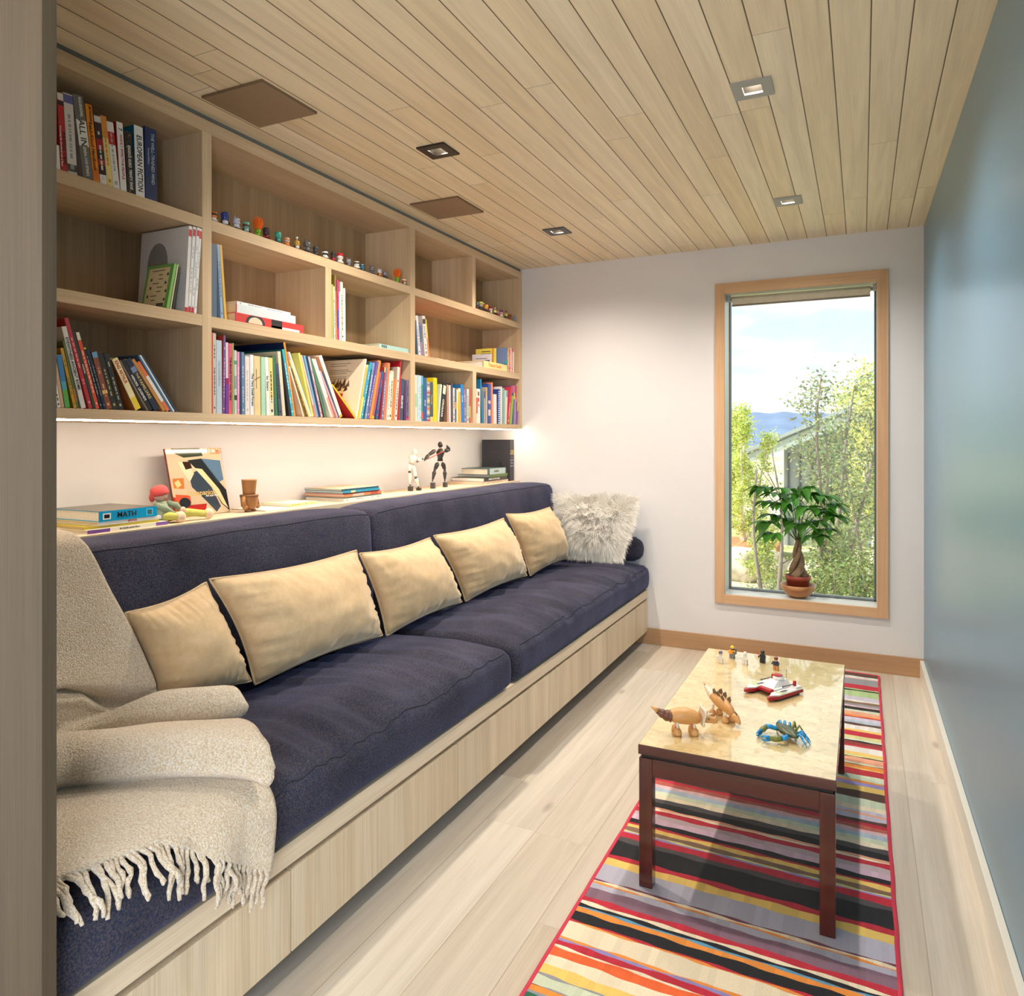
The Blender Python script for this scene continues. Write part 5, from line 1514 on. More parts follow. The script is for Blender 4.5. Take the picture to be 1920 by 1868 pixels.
q8 = lambda x, X: yx(430 + x / 3.368, X)
flat_book('thin white pamphlet lying open to the right of the brown toy figure', -2.235, q8(230, -2.235), q8(560, -2.235), LZ, 0.005, 0.20, (236, 230, 222), 'thin booklets on the ledge')
flat_book('yellow-spined thin booklet on top of the white pamphlet', -2.245, q8(385, -2.245), q8(553, -2.245), LZ + 0.0055, 0.013, 0.17, (232, 226, 160), 'thin booklets on the ledge', marks=1, mcol=(180, 170, 110), pages=WPAGES, face2=(232, 224, 206))
XC = -2.24
st = [('white picture book at the bottom of the colourful pile', 725, 985, 0.014, (214, 226, 226), 0.24, dict(marks=1, mcol=(200, 120, 140))),
      ('thin grey green book in the colourful pile', 735, 965, 0.006, (120, 140, 124), 0.24, {}),
      ('orange picture book in the colourful pile', 730, 960, 0.013, (226, 140, 90), 0.25, dict(bands=[(0.2, 0.5, (236, 200, 180)), (0.7, 0.9, (200, 90, 70))])),
      ('crimson thin book in the colourful pile', 722, 955, 0.006, (176, 60, 80), 0.24, {}),
      ('turquoise picture book in the colourful pile', 716, 945, 0.010, (50, 160, 190), 0.24, dict(bands=[(0.2, 0.32, (236, 230, 170))])),
      ('dark green backed picture book topping the colourful pile', 712, 945, 0.009, (40, 90, 110), 0.23, dict(face2=(206, 190, 160)))]
z = LZ
for lab, a, b_, t, c, d, kw in st:
    flat_book(lab, XC + brnd.uniform(-.004, .004), q8(a, XC), q8(b_, XC), z, t, d, c, 'colourful pile in the middle of the ledge', **kw)
    z += t + 0.0004
XR = -2.235
q0 = lambda x, X: yx(740 + x / 7.68, X)
zz = LZ
for lab, a, b_, t, c, d, kw in (
      ('cream magazine at the bottom of the pile beside the tall black book', 1235, 1630, 0.008, (236, 214, 190), 0.26, dict(marks=1, mcol=(120, 90, 70))),
      ('peach magazine second from the bottom beside the tall black book', 1250, 1636, 0.008, (236, 200, 176), 0.26, dict(marks=1)),
      ('black-spined book lettered LIVING IN STYLE PARIS', 1290, 1620, 0.024, (60, 58, 54), 0.25, dict(titles=[('LIVING IN STYLE PARIS', 0.42, 0.016, 'w', 0.0)], pages=WPAGES)),
      ('green-spined white hardback under the grey SHARKS book', 1365, 1626, 0.018, (110, 130, 70), 0.24, dict(pages=WPAGES)),
      ('grey pop-up book lettered SHARKS with bulging pages', 1340, 1605, 0.040, (70, 96, 96), 0.20, dict(titles=[('SHARKS', 0.46, 0.020, 'k', 0.0)], bands=[(0.1, 0.95, (190, 206, 200))]))):
    flat_book(lab, XR, q0(a, XR), q0(b_, XR), zz, t, d, c, 'pile beside the tall black book', **kw)
    zz += t + 0.0005
def star_art(mb, t, h, d):
    r = random.Random(8)
    for k in range(46):
        x, z_ = -d * r.uniform(0.03, 0.97), h * r.uniform(0.03, 0.97); s_ = r.uniform(0.0008, 0.0022)
        mb.set(c=(200, 200, 215)); mb.box(x, x + s_, -0.0006, -0.0002, z_, z_ + s_)
    mb.set(c=(70, 40, 70)); mb.box(-d * 0.7, -d * 0.55, -0.0005, -0.0002, h * 0.68, h * 0.72)
    mb.set(c=(30, 34, 40)); mb.box(-d * 0.4, -d * 0.25, -0.0005, -0.0002, h * 0.3, h * 0.46)
o = make_book('tall black book with a star field cover standing in the corner of the ledge', 0.062, 0.292, 0.225, (48, 48, 56), Matrix.Translation((-2.245, 4.655, LZ)), None, art=star_art, titles=[])
for body, zc, size, ink in (('STAR', 0.72, 0.022, 'g'), ('WARS', 0.66, 0.022, 'g'), ('A', 0.57, 0.012, 's'), ('GALACTIC', 0.50, 0.012, 's'), ('POP-UP', 0.43, 0.012, 's'), ('ADVENTURE', 0.36, 0.011, 's')):
    text('spine_title', body, size, INKS[ink], o, axes((0.0006, 0.031, 0.292 * zc), (0, 1, 0), (0, 0, 1)))
# ------------------------------------------------------------------ small toys
def pl(c, rough=0.35, coat=0.0):
    return plain('toy_plastic_%d_%d_%d' % c, c, rough, var=0.03, scale=120, coat=coat)

def hair_tuft(parent, base, h, r, c, n=240, seed=1, name='hair'):
    rr = random.Random(seed); mb = MB().set(sm=True)
    for i in range(n):
        a = rr.uniform(0, 2 * PI); q = r * math.sqrt(rr.random())
        p = Vector(base) + Vector((q * math.cos(a) * 0.7, q * math.sin(a) * 0.7, rr.uniform(0, 0.004)))
        out = Vector((math.cos(a), math.sin(a), 0)) * rr.uniform(0.2, 1.1)
        L = h * rr.uniform(0.65, 1.05) * (1 - 0.25 * q / r)
        d = (Vector((0, 0, 1)) + out * 0.45).normalized()
        m = p + d * L * 0.55
        e = m + (Vector((0, 0, 1)) + Vector((rr.uniform(-.25, .25), rr.uniform(-.25, .25), 0)) - out * 0.22).normalized() * L * 0.45
        s = Vector((rr.uniform(-1, 1), rr.uniform(-1, 1), 0)).normalized() * 0.0006
        v = [mb.v(p - s), mb.v(p + s), mb.v(m + s), mb.v(m - s), mb.v(e)]
        mb.face([v[0], v[1], v[2], v[3]]); mb.face([v[3], v[2], v[4]])
    o = mb.build(name, plain('bright_toy_hair', c, 0.7, var=0.15, scale=200), parent, local=True, recalc=False)
    return o

def mini(x, y, z, label, head, body, cap=None, h=0.045, shape='cyl', accent=(30, 30, 32), seed=0, group=None):
    """little vinyl figure: barrel head, cap, body, two arms, two feet"""
    t = thing('toy_figure', label, 'toy', (x, y, z), (0, 0, random.Random(seed).uniform(-0.35, 0.25)), group=group)
    k = h / 0.045; r = 0.0115 * k
    for sgn in (-1, 1):
        mb = MB().set(sm=True); mb.lathe([(0.0042 * k, 0), (0.0046 * k, 0.003 * k), (0.004 * k, 0.008 * k)], 10, Matrix.Translation((0.001 * k, sgn * 0.0055 * k, 0)))
        mb.build('foot', pl(accent), t, local=True, smooth=True)
    mb = MB().set(sm=True); mb.lathe([(0.007 * k, 0.007 * k), (0.0098 * k, 0.010 * k), (0.0095 * k, 0.017 * k), (0.0075 * k, 0.0205 * k)], 16)
    mb.build('body', pl(body), t, local=True, smooth=True)
    for sgn in (-1, 1):
        mb = MB().set(sm=True); mb.tube([(0, sgn * 0.009 * k, 0.018 * k), (0.002 * k, sgn * 0.0135 * k, 0.014 * k), (0.004 * k, sgn * 0.0135 * k, 0.010 * k)], [0.0025 * k, 0.0028 * k, 0.003 * k], 8)
        mb.build('arm', pl(accent if seed % 2 else body), t, local=True, smooth=True)
    mb = MB().set(sm=True)
    if shape == 'cyl':
        mb.lathe([(r * 0.92, 0.0205 * k), (r * 1.02, 0.023 * k), (r * 1.02, 0.035 * k), (r * 0.94, 0.038 * k)], 20)
    elif shape == 'cup':
        mb.lathe([(r * 0.8, 0.0205 * k), (r * 0.95, 0.026 * k), (r * 1.1, 0.040 * k), (r * 1.02, 0.0415 * k)], 20)
    else:
        mb.ell((0, 0, 0.030 * k), (r * 1.1, r * 1.2, 0.0115 * k))
    hd = mb.build('head', pl(head, 0.25), t, local=True, smooth=True)
    mb = MB(); 
    for sgn in (-1, 1):
        mb.ell((r * 0.98, sgn * 0.004 * k, 0.030 * k), (0.0012 * k, 0.0018 * k, 0.0018 * k), 8, 5)
    mb.build('eyes', pl((20, 20, 22)), hd, local=True, smooth=True)
    if cap:
        mb = MB().set(sm=True)
        kind = cap[0]
        if kind == 'hat':
            mb.lathe([(r * 1.1, 0.034 * k), (r * 1.12, 0.040 * k), (r * 0.9, 0.0455 * k), (r * 0.3, 0.047 * k)], 18)
        elif kind == 'band':
            mb.lathe([(r * 1.06, 0.026 * k), (r * 1.08, 0.027 * k), (r * 1.08, 0.032 * k), (r * 1.06, 0.033 * k)], 18)
        elif kind == 'ears':
            for sgn in (-1, 1):
                mb.tube([(0, sgn * 0.007 * k, 0.037 * k), (0, sgn * 0.0085 * k, 0.043 * k), (0, sgn * 0.009 * k, 0.047 * k)], [0.003 * k, 0.0028 * k, 0.0008 * k], 8)
        elif kind == 'knob':
            mb.tube([(0, 0, 0.037 * k), (0, 0, 0.047 * k)], 0.0012 * k, 6); mb.ell((0, 0, 0.052 * k), 0.0052 * k)
        elif kind == 'brim':
            mb.lathe([(r * 1.6, 0.036 * k), (r * 1.65, 0.038 * k), (r * 0.95, 0.040 * k), (r * 0.8, 0.046 * k), (r * 0.2, 0.047 * k)], 20)
        mb.build('cap', pl(cap[1]), t, local=True, smooth=True)
    return t

XF = -2.214
fm = lambda x: yx(380 + x / 4.683, XF)
G = 'little vinyl figures on the top middle shelf'
F = [
 (103, (226, 130, 50), (232, 226, 214), ('band', (30, 30, 34)), .046, 'cyl', 'orange-headed figure with a black band, first in the long figure row'),
 (196, (40, 70, 140), (232, 220, 226), ('hat', (40, 62, 130)), .050, 'cyl', 'blue-capped figure with a white body, second in the figure row'),
 (290, (196, 196, 210), (200, 200, 208), ('ears', (170, 170, 190)), .048, 'cyl', 'silver eared figure left of the first teal figure'),
 (388, (110, 180, 160), (150, 190, 180), ('band', (90, 60, 50)), .046, 'cup', 'pale teal figure beside the taller orange-haired troll'),
 (558, (60, 44, 48), (120, 30, 40), ('hat', (60, 46, 52)), .046, 'cyl', 'dark figure with a maroon body right of the taller troll'),
 (655, (60, 160, 140), (50, 150, 134), ('band', (70, 170, 150)), .048, 'cup', 'bright teal figure with a matching body'),
 (745, (190, 180, 186), (220, 130, 50), ('band', (226, 140, 50)), .044, 'cyl', 'silver-headed figure with an orange body, left of the gold one'),
 (828, (200, 160, 60), (214, 206, 200), ('knob', (236, 230, 216)), .044, 'cyl', 'gold-headed figure topped by a white knob'),
 (912, (100, 100, 98), (90, 90, 90), ('ears', (84, 84, 84)), .056, 'ball', 'large dark grey eared figure in the middle of the row'),
 (1000, (66, 66, 66), (60, 58, 58), ('hat', (70, 70, 68)), .044, 'cyl', 'charcoal figure just right of the large grey eared one'),
 (1075, (40, 40, 44), (226, 224, 222), ('band', (236, 234, 230)), .046, 'cyl', 'black-headed figure with a white band'),
 (1142, (70, 60, 60), (180, 40, 50), ('hat', (60, 54, 54)), .042, 'cyl', 'dark-headed figure with a red body beside the red-capped one'),
 (1212, (236, 226, 220), (226, 224, 224), ('hat', (206, 36, 52)), .050, 'ball', 'white figure wearing a bright red cap'),
 (1280, (150, 150, 158), (120, 120, 124), ('ears', (140, 140, 150)), .042, 'cyl', 'light grey horned figure right of the red-capped one'),
 (1346, (234, 230, 226), (230, 228, 224), ('band', (40, 40, 44)), .044, 'cyl', 'white figure with a black band, left of the sky blue one'),
 (1406, (80, 140, 160), (40, 110, 130), ('band', (36, 90, 110)), .042, 'cyl', 'sky blue figure with a teal body'),
 (1486, (110, 106, 112), (90, 86, 90), ('ears', (96, 94, 100)), .044, 'cyl', 'smoky grey horned figure right of the sky blue one'),
 (1546, (196, 190, 196), (226, 130, 44), ('ears', (170, 170, 180)), .042, 'cyl', 'grey horned figure with an orange body near the smaller troll'),
 (1606, (130, 130, 138), (50, 50, 56), ('ears', (120, 120, 128)), .042, 'cyl', 'grey horned figure with a black body near the smaller troll'),
 (1768, (220, 120, 50), (230, 216, 196), ('band', (236, 228, 214)), .044, 'cyl', 'orange-headed cream figure right of the smaller troll'),
]
for i, (x, hc, bc_, cap, h, sh, lab) in enumerate(F):
    mini(XF + 0.004 * ((i * 7) % 3 - 1), fm(x), S1 + 0.0003, lab, hc, bc_, cap, h * 1.08, sh, seed=i, group=G)
def troll(y, h, lab, seed):
    t = mini(XF, y, S1 + 0.0003, lab, (120, 176, 40), (130, 190, 50), None, 0.040, 'ball', accent=(110, 160, 40), seed=seed, group=None)
    t.name = 'troll_doll'
    hair_tuft(t, (0, 0, 0.033), h * 1.15, 0.019, (255, 120, 24), 700, seed)
troll(fm(486), 0.052, 'troll doll with tall orange hair, fifth along the figure row', 3)
troll(fm(1708), 0.046, 'troll doll with orange hair near the right end of the figure row', 6)
t = thing('toy_shield', 'small dark green disc standing against the bookcase upright', 'toy', (XF - 0.004, min(fm(1808), 3.295), S1 + 0.0185))
mb = MB().set(sm=True); mb.lathe([(0.0165, -0.002), (0.018, 0), (0.0165, 0.002)], 20, Matrix.Rotation(PI / 2, 4, 'Y'))
mb.build('disc', pl((30, 70, 60)), t, local=True, smooth=True)
mb = MB().set(sm=True); mb.ell((0.002, 0, 0), (0.003, 0.006, 0.006)); mb.build('boss', pl((40, 84, 72)), t, local=True, smooth=True)

fr_ = lambda x: yx(885 + x / 20.2, -2.212)
G = 'painted figures in the upper right cubby'
FR = [
 (196, (70, 90, 90), (90, 50, 60), ('hat', (96, 110, 100)), .048, 'ball', 'grey green figure half hidden by the short divider'),
 (345, (170, 150, 130), (40, 60, 60), ('brim', (240, 226, 120)), .056, 'ball', 'figure in a wide pale yellow hat'),
 (545, (236, 170, 80), (70, 40, 60), ('hat', (240, 160, 60)), .050, 'ball', 'figure with a big orange round head'),
 (716, (224, 190, 176), (230, 220, 190), ('hat', (150, 30, 40)), .048, 'ball', 'pale pink figure with a dark red cap'),
 (880, (236, 226, 150), (40, 34, 36), ('knob', (240, 236, 226)), .042, 'ball', 'cream-headed figure with a black body'),
 (996, (200, 150, 140), (200, 56, 40), ('band', (120, 40, 50)), .042, 'ball', 'small figure with a red coat'),
 (1120, (206, 170, 150), (226, 220, 220), ('brim', (130, 50, 110)), .048, 'ball', 'white-bodied figure in a purple hat'),
 (1296, (220, 200, 100), (90, 110, 80), ('knob', (50, 56, 50)), .046, 'ball', 'yellow-faced figure with a dark green top knob'),
 (1438, (150, 80, 40), (190, 60, 60), ('hat', (140, 66, 36)), .040, 'ball', 'short brown-haired figure next to the blue grey animal'),
]
for i, (x, hc, bc_, cap, h, sh, lab) in enumerate(FR):
    y = max(fr_(x), 4.041 + 0.02)
    mini(-2.214, y, S1 + 0.0003, lab, hc, bc_, cap, h * 1.06, sh, seed=i + 30, group=G)
y = min(fr_(1600), 4.674)
t = thing('toy_animal', 'blue grey animal figure at the right end of the upper right cubby', 'toy', (-2.214, y, S1 + 0.0003))
BG = pl((130, 150, 180), 0.4)
mb = MB().set(sm=True); mb.ell((0, 0, 0.014), (0.009, 0.0105, 0.0135)); mb.build('body', BG, t, local=True, smooth=True)
mb = MB().set(sm=True); mb.ell((0.003, 0.001, 0.032), (0.0095, 0.010, 0.009)); mb.ell((0.011, 0.004, 0.030), (0.005, 0.005, 0.0045)); mb.build('head', BG, t, local=True, smooth=True)
for s_ in (-1, 1):
    mb = MB().set(sm=True); mb.tube([(0, s_ * 0.006, 0.038), (0, s_ * 0.0075, 0.045)], [0.003, 0.001], 8); mb.build('ear', BG, t, local=True, smooth=True)
    mb = MB().set(sm=True); mb.ell((0.006, s_ * 0.006, 0.0032), (0.006, 0.004, 0.003)); mb.build('foot', BG, t, local=True, smooth=True)

# teal ribbon toy hooked over the small upright books is part of the pile
t = thing('ribbon_bow', 'teal ribbon bow resting on the yellow board book', 'ribbon', (-2.193, 4.47, S2 + 0.060))
mb = MB().set(sm=True)
for s_ in (-1, 1):
    mb.tube([(0.004, 0, 0), (0.006, s_ * 0.012, 0.008), (0.006, s_ * 0.024, 0.012 * s_), (0.005, s_ * 0.012, -0.004), (0.004, 0, 0)], [0.002, 0.004, 0.004, 0.003, 0.002], 6)
mb.tube([(0.004, 0, 0), (0.005, -0.006, -0.008), (0.006, -0.008, -0.0155)], [0.002, 0.003, 0.003], 6)
mb.build('loops', plain('teal_satin', (30, 170, 160), 0.4), t, local=True, smooth=True)
mb = MB().set(sm=True); mb.ell((0.006, 0, 0), 0.004); mb.build('knot', plain('teal_satin', (30, 170, 160), 0.4), t, local=True, smooth=True)

# ------------------------------------------------------------------ rag doll on the ledge
XD = -2.29
def dp(x, y, X=XD): return on_x(90 + x / 5.189, 800 + y / 5.189, X)
SKIN = plain('doll_skin_cloth', (240, 200, 180), 0.9, var=0.04, scale=300)
ROSE = plain('rose_red_cloth', (214, 84, 84), 0.9, var=0.06, scale=300)
SAGE = plain('sage_green_cloth', (140, 154, 132), 0.95, var=0.08, scale=200)
LIME = plain('lime_cloth', (196, 196, 100), 0.95, var=0.08, scale=200)
CRM = plain('cream_felt', (240, 212, 180), 0.95, var=0.05, scale=200)
dz = LZ
c = dp(1085, 655)
d = thing('rag_doll', 'rag doll in a red cap and green clothes sitting against the wall', 'doll', (XD, c.y, dz))
def at(y, z, x=0.0): return Vector((x, y, z))
hz = c.z - dz
mb = MB().set(sm=True); mb.ell(at(0, hz), (0.026, 0.030, 0.027), 18, 12); mb.build('head', SKIN, d, local=True, smooth=True)
mb = MB().set(sm=True)
mb.lathe([(0.0305, -0.002), (0.0315, 0.006), (0.028, 0.020), (0.018, 0.029), (0.004, 0.032)], 20, Matrix.Translation(at(0.001, hz)) @ Matrix.Rotation(0.25, 4, 'X'))
mb.ell(at(-0.026, hz - 0.012, -0.006), (0.010, 0.010, 0.016)); mb.ell(at(0.026, hz - 0.018, -0.006), (0.008, 0.007, 0.012))
mb.build('cap', ROSE, d, local=True, smooth=True)
mb = MB().set(sm=True)
for s_ in (-1, 1): mb.ell(at(s_ * 0.009 + 0.003, hz - 0.004, 0.0245), 0.0018, 8, 6)
mb.tube([at(-0.004 + 0.003, hz - 0.014, 0.0232), at(0.004, hz - 0.0165, 0.0232), at(0.012, hz - 0.012, 0.0225)], 0.0007, 5)
mb.tube([at(0.000, hz + 0.012, 0.0245), at(0.004, hz + 0.006, 0.027)], [0.003, 0.0005], 5)
mb.build('face_stitching', plain('brown_thread', (110, 60, 40), 0.9), d, local=True, smooth=True)
mb = MB().set(sm=True); mb.lathe([(0.036, 0.012), (0.038, 0.025), (0.030, hz * 0.42), (0.016, hz - 0.026)], 18, Matrix.Translation((0.004, 0.004, 0))); mb.build('smock', SAGE, d, local=True, smooth=True)
for s_, e in ((-1, at(0.030, 0.030, 0.040)), (1, at(0.055, 0.046, 0.036))):
    a = at(s_ * 0.026, hz - 0.034, 0.006)
    mb = MB().set(sm=True); mb.tube([a, (a + e) / 2 + Vector((0.01, s_ * 0.006, 0.004)), e], [0.010, 0.011, 0.010], 10); mb.build('sleeve', SAGE, d, local=True, smooth=True)
    mb = MB().set(sm=True); mb.ell(e + Vector((0.008, 0.008, -0.002)), (0.011, 0.012, 0.011)); mb.build('hand', SKIN, d, local=True, smooth=True)
f1 = dp(1255, 828, XD + 0.055); f2 = dp(1530, 812, XD + 0.05)
for k, f in enumerate((f1, f2)):
    e = at(f.y - c.y, 0.021, f.x - XD)
    a = at(-0.010 + 0.030 * k, 0.016, 0.012)
    m_ = (a + e) / 2 + Vector((0.012, -0.004, 0.008 + 0.006 * k))
    mb = MB().set(sm=True); mb.tube([a, m_, e], [0.0155, 0.015, 0.0125], 12); mb.build('leg', LIME, d, local=True, smooth=True)
    mb = MB().set(sm=True); mb.ell(e + Vector((0.004, 0.012, 0.0)), (0.015, 0.020, 0.020)); mb.build('shoe', CRM, d, local=True, smooth=True)

# ------------------------------------------------------------------ jointed toys on the ledge
XT = -2.30
bp_ = on_x(430 + 125 / 3.368, 800 + 500 / 3.368, XT)
t = thing('wooden_toy', 'brown toy figure with a cup-shaped head, standing right of the cookery book', 'toy', (XT, bp_.y, LZ), (0, 0, 0.2))
BR = plain('brown_vinyl', (150, 104, 58), 0.45, var=0.04, scale=60); BR2 = plain('dark_brown_vinyl', (112, 76, 44), 0.5, var=0.04, scale=60)
mb = MB().set(sm=True); mb.lathe([(0.022, 0.012), (0.032, 0.024), (0.034, 0.044), (0.036, 0.064), (0.036, 0.070), (0.024, 0.072)], 24); mb.build('body', BR, t, local=True, smooth=True)
mb = MB().set(sm=True); mb.lathe([(0.0365, 0.062), (0.0375, 0.064), (0.0375, 0.069), (0.0365, 0.071)], 24); mb.build('collar', BR2, t, local=True, smooth=True)
mb = MB().set(sm=True); mb.lathe([(0.025, 0.072), (0.0255, 0.080), (0.0305, 0.128), (0.0315, 0.133), (0.030, 0.134)], 24); mb.build('head', BR, t, local=True, smooth=True)
for s_ in (-1, 1):
    mb = MB().set(sm=True); mb.tube([(0, s_ * 0.034, 0.062), (0.003, s_ * 0.046, 0.046), (0.010, s_ * 0.044, 0.026)], [0.009, 0.0105, 0.010], 10); mb.ell((0.011, s_ * 0.043, 0.021), 0.011); mb.build('arm', BR, t, local=True, smooth=True)
    mb = MB().set(sm=True); mb.lathe([(0.014, 0), (0.0145, 0.005), (0.009, 0.016)], 14, Matrix.Translation((0.006, s_ * 0.016, 0))); mb.build('foot', BR2, t, local=True, smooth=True)

def jointed(name, label, foot_px, pts, col, joint, X, feet, rad=1.0):
    """posable figure: pts gives body joints as photo points measured on the plane x = X"""
    base = on_x(*foot_px, X)
    t = thing(name, label, 'toy', (X, base.y, LZ))
    P = {k: Vector(((v[2] if len(v) > 2 else 0.0), on_x(v[0], v[1], X).y - base.y, on_x(v[0], v[1], X).z - LZ)) for k, v in pts.items()}
    m = plain('toy_shell_%s' % name, col, 0.35, var=0.03, scale=80); jm = plain('toy_joint_%s' % name, joint, 0.4)
    def limb(n, a, b, r0, r1, mat=m):
        mid = (P[a] + P[b]) / 2
        mb = MB().set(sm=True); mb.tube([P[a] + (P[b] - P[a]) * 0.06, P[a] + (P[b] - P[a]) * 0.3, mid, P[a] + (P[b] - P[a]) * 0.8, P[a] + (P[b] - P[a]) * 0.95], [r0 * 0.5, r0, (r0 + r1) / 2, r1, r1 * 0.5], 10)
        o = mb.build(n, mat, t, local=True, smooth=True)
        mb = MB().set(sm=True); mb.ell(P[b], r1 * 0.75, 10, 7); mb.build('joint', jm, o, local=True, smooth=True)
    h = P['head']
    mb = MB().set(sm=True); mb.ell(h, (0.0105 * rad, 0.010 * rad, 0.0135 * rad)); mb.ell(h + Vector((0.004, 0.004, -0.005)), (0.008 * rad, 0.007 * rad, 0.008 * rad)); mb.build('head', m, t, local=True, smooth=True)
    mb = MB().set(sm=True); mb.tube([P['neck'], P['chest'], P['waist'], P['hip']], [0.008 * rad, 0.020 * rad, 0.011 * rad, 0.013 * rad], 14); mb.build('torso', m, t, local=True, smooth=True)
    for s_ in ('l', 'r'):
        if 'sh_' + s_ in P:
            limb('upper_arm', 'sh_' + s_, 'el_' + s_, 0.0095 * rad, 0.0075 * rad); limb('forearm', 'el_' + s_, 'ha_' + s_, 0.0085 * rad, 0.006 * rad)
            mb = MB().set(sm=True)
            for q in range(3):
                dv = (P['ha_' + s_] - P['el_' + s_]).normalized()
                mb.tube([P['ha_' + s_], P['ha_' + s_] + dv * 0.010 + Vector((0, 0, 0.004 * (q - 1)))], [0.003, 0.0018], 6)
            mb.build('hand', jm, t, local=True, smooth=True)
        limb('thigh', 'th_' + s_, 'kn_' + s_, 0.0105 * rad, 0.008 * rad); limb('shin', 'kn_' + s_, 'an_' + s_, 0.0095 * rad, 0.005 * rad)
        a = P['an_' + s_]
        mb = MB(); mb.box(a.x - 0.010, a.x + 0.016, a.y - 0.010 * feet, a.y + 0.010 * feet, 0.0003, max(0.008, a.z * 0.8)); mb.build('foot', jm if joint != (40, 38, 36) else jm, t, local=True, bevel=0.002)
    return t, P
k8 = lambda x, y: (740 + x / 7.68, 820 + y / 7.68)
BLKP = dict(head=k8(655, 108), neck=k8(655, 165), chest=k8(660, 215), waist=k8(655, 300), hip=k8(655, 345), sh_l=k8(590, 185), el_l=k8(490, 255), ha_l=k8(410, 325) + (0.012,),
            sh_r=k8(722, 195), el_r=k8(785, 185), ha_r=k8(745, 130) + (0.006,), th_l=k8(625, 360), kn_l=k8(578, 470), an_l=k8(545, 630), th_r=k8(688, 360), kn_r=k8(722, 470), an_r=k8(722, 630))
tb_, P = jointed('posable_figure', 'black posable toy figure standing with one arm raised on the ledge', k8(632, 705), BLKP, (44, 42, 42), (64, 62, 62), -2.335, 1.0, 1.4)
mb = MB().set(sm=True); mb.tube([P['ha_l'] + Vector((0.012, 0.014, 0.004)), P['chest'] + Vector((0.024, -0.008, 0.004))], 0.0022, 8)
o = mb.build('red_rod', pl((220, 40, 36), 0.3), tb_, local=True, smooth=True)
WHP = dict(head=k8(285, 210), neck=k8(265, 250), chest=k8(268, 290), waist=k8(255, 350), hip=k8(245, 380), sh_l=k8(290, 275), el_l=k8(325, 345), ha_l=k8(372, 318) + (0.010,),
           th_l=k8(232, 390, ), kn_l=k8(215, 500), an_l=k8(222, 690), th_r=k8(258, 395), kn_r=k8(262, 580) + (0.02,), an_r=k8(300, 715) + (0.02,))
jointed('posable_figure', 'white posable toy figure facing the black one on the ledge', k8(258, 722), WHP, (236, 228, 216), (60, 56, 52), -2.345, 1.0, 1.4)

# ------------------------------------------------------------------ toys on the coffee table
TT = 0.4403
HONEY = wood('honey_toy_wood', (224, 172, 112), (206, 148, 88), 'X', 0.4, 2.0, 0.5)
WALN = plain('brown_rubberwood', (110, 66, 46), 0.45, var=0.1, scale=40)
GREYBR = plain('grey_brown_wood', (110, 92, 78), 0.5, var=0.1, scale=60)
BONE = plain('cream_wood', (232, 216, 196), 0.45, var=0.03, scale=40)
def ribbed(mb, pts, radii, n=12, per=5):
    P, R = [], []
    for i in range(len(pts) - 1):
        for k in range(per):
            t = k / per
            P.append(Vector(pts[i]).lerp(Vector(pts[i + 1]), t)); R.append((radii[i] + (radii[i + 1] - radii[i]) * t) * (1 + 0.06 * math.cos(t * 2 * PI)))
    P.append(Vector(pts[-1])); R.append(radii[-1])
    mb.tube(P, R, n)
def feet(t, spots, top, mat=HONEY):
    for x, y in spots:
        mb = MB().set(sm=True); mb.tube([(x, y, 0.016), (x, y * 0.8, top)], 0.0045, 10); lg_ = mb.build('leg', BONE, t, local=True, smooth=True)
        mb = MB().set(sm=True); mb.lathe([(0.0125, 0.0), (0.0135, 0.006), (0.0115, 0.016), (0.006, 0.022)], 16, Matrix.Translation((x, y, 0))); mb.build('foot', mat, lg_, local=True, smooth=True)
a0 = on_z(1303, 1381, TT); a1 = on_z(1272, 1378, TT)
t = thing('wooden_dinosaur', 'wooden three-horned dinosaur with a brown ribbed tail, nearest the table corner', 'toy', ((a0.x + a1.x) / 2 - 0.008, (a0.y + a1.y) / 2 + 0.014, TT), (0, 0, math.radians(24)))
feet(t, [(0.026, -0.014), (0.026, 0.016), (-0.026, -0.014), (-0.026, 0.016)], 0.042)
mb = MB().set(sm=True); mb.tube([(-0.044, 0, 0.054), (-0.041, 0, 0.055), (-0.020, 0, 0.056), (0.004, 0, 0.055), (0.028, 0, 0.050), (0.044, 0, 0.047), (0.046, 0, 0.047)], [0.016, 0.019, 0.0245, 0.0255, 0.022, 0.015, 0.010], 20); mb.build('body', HONEY, t, local=True, smooth=True)
mb = MB().set(sm=True); ribbed(mb, [(-0.043, 0, 0.054), (-0.058, 0, 0.056), (-0.072, 0, 0.062), (-0.086, 0, 0.070)], [0.0185, 0.0165, 0.013, 0.0085], 16); mb.build('ribbed_tail', WALN, t, local=True, smooth=True)
mb = MB().set(sm=True); mb.tube([(-0.085, 0, 0.0695), (-0.096, 0, 0.077), (-0.106, 0, 0.083)], [0.0075, 0.005, 0.001], 12); mb.build('tail_tip', HONEY, t, local=True, smooth=True)
mb = MB().set(sm=True); mb.tube([(0.052, 0, 0.050), (0.058, 0, 0.0495), (0.070, 0, 0.046), (0.080, 0, 0.043), (0.090, 0, 0.042), (0.098, 0, 0.042), (0.101, 0, 0.042)], [0.010, 0.0135, 0.0125, 0.010, 0.0105, 0.009, 0.004], 16); hd = mb.build('head', HONEY, t, local=True, smooth=True)
mb = MB().set(sm=True)
prof = [(0.050 + 0.004 * math.sin(q * 3), 0.036 * math.cos(q) * (1 + 0.10 * math.cos(5 * q)), 0.056 + 0.034 * math.sin(q) * (1 + 0.10 * math.cos(5 * q))) for q in [2 * PI * k / 30 for k in range(30)]]
mb.prism(prof, (0.006, 0, 0)); mb.build('neck_frill', BONE, t, local=True, bevel=0.0015)
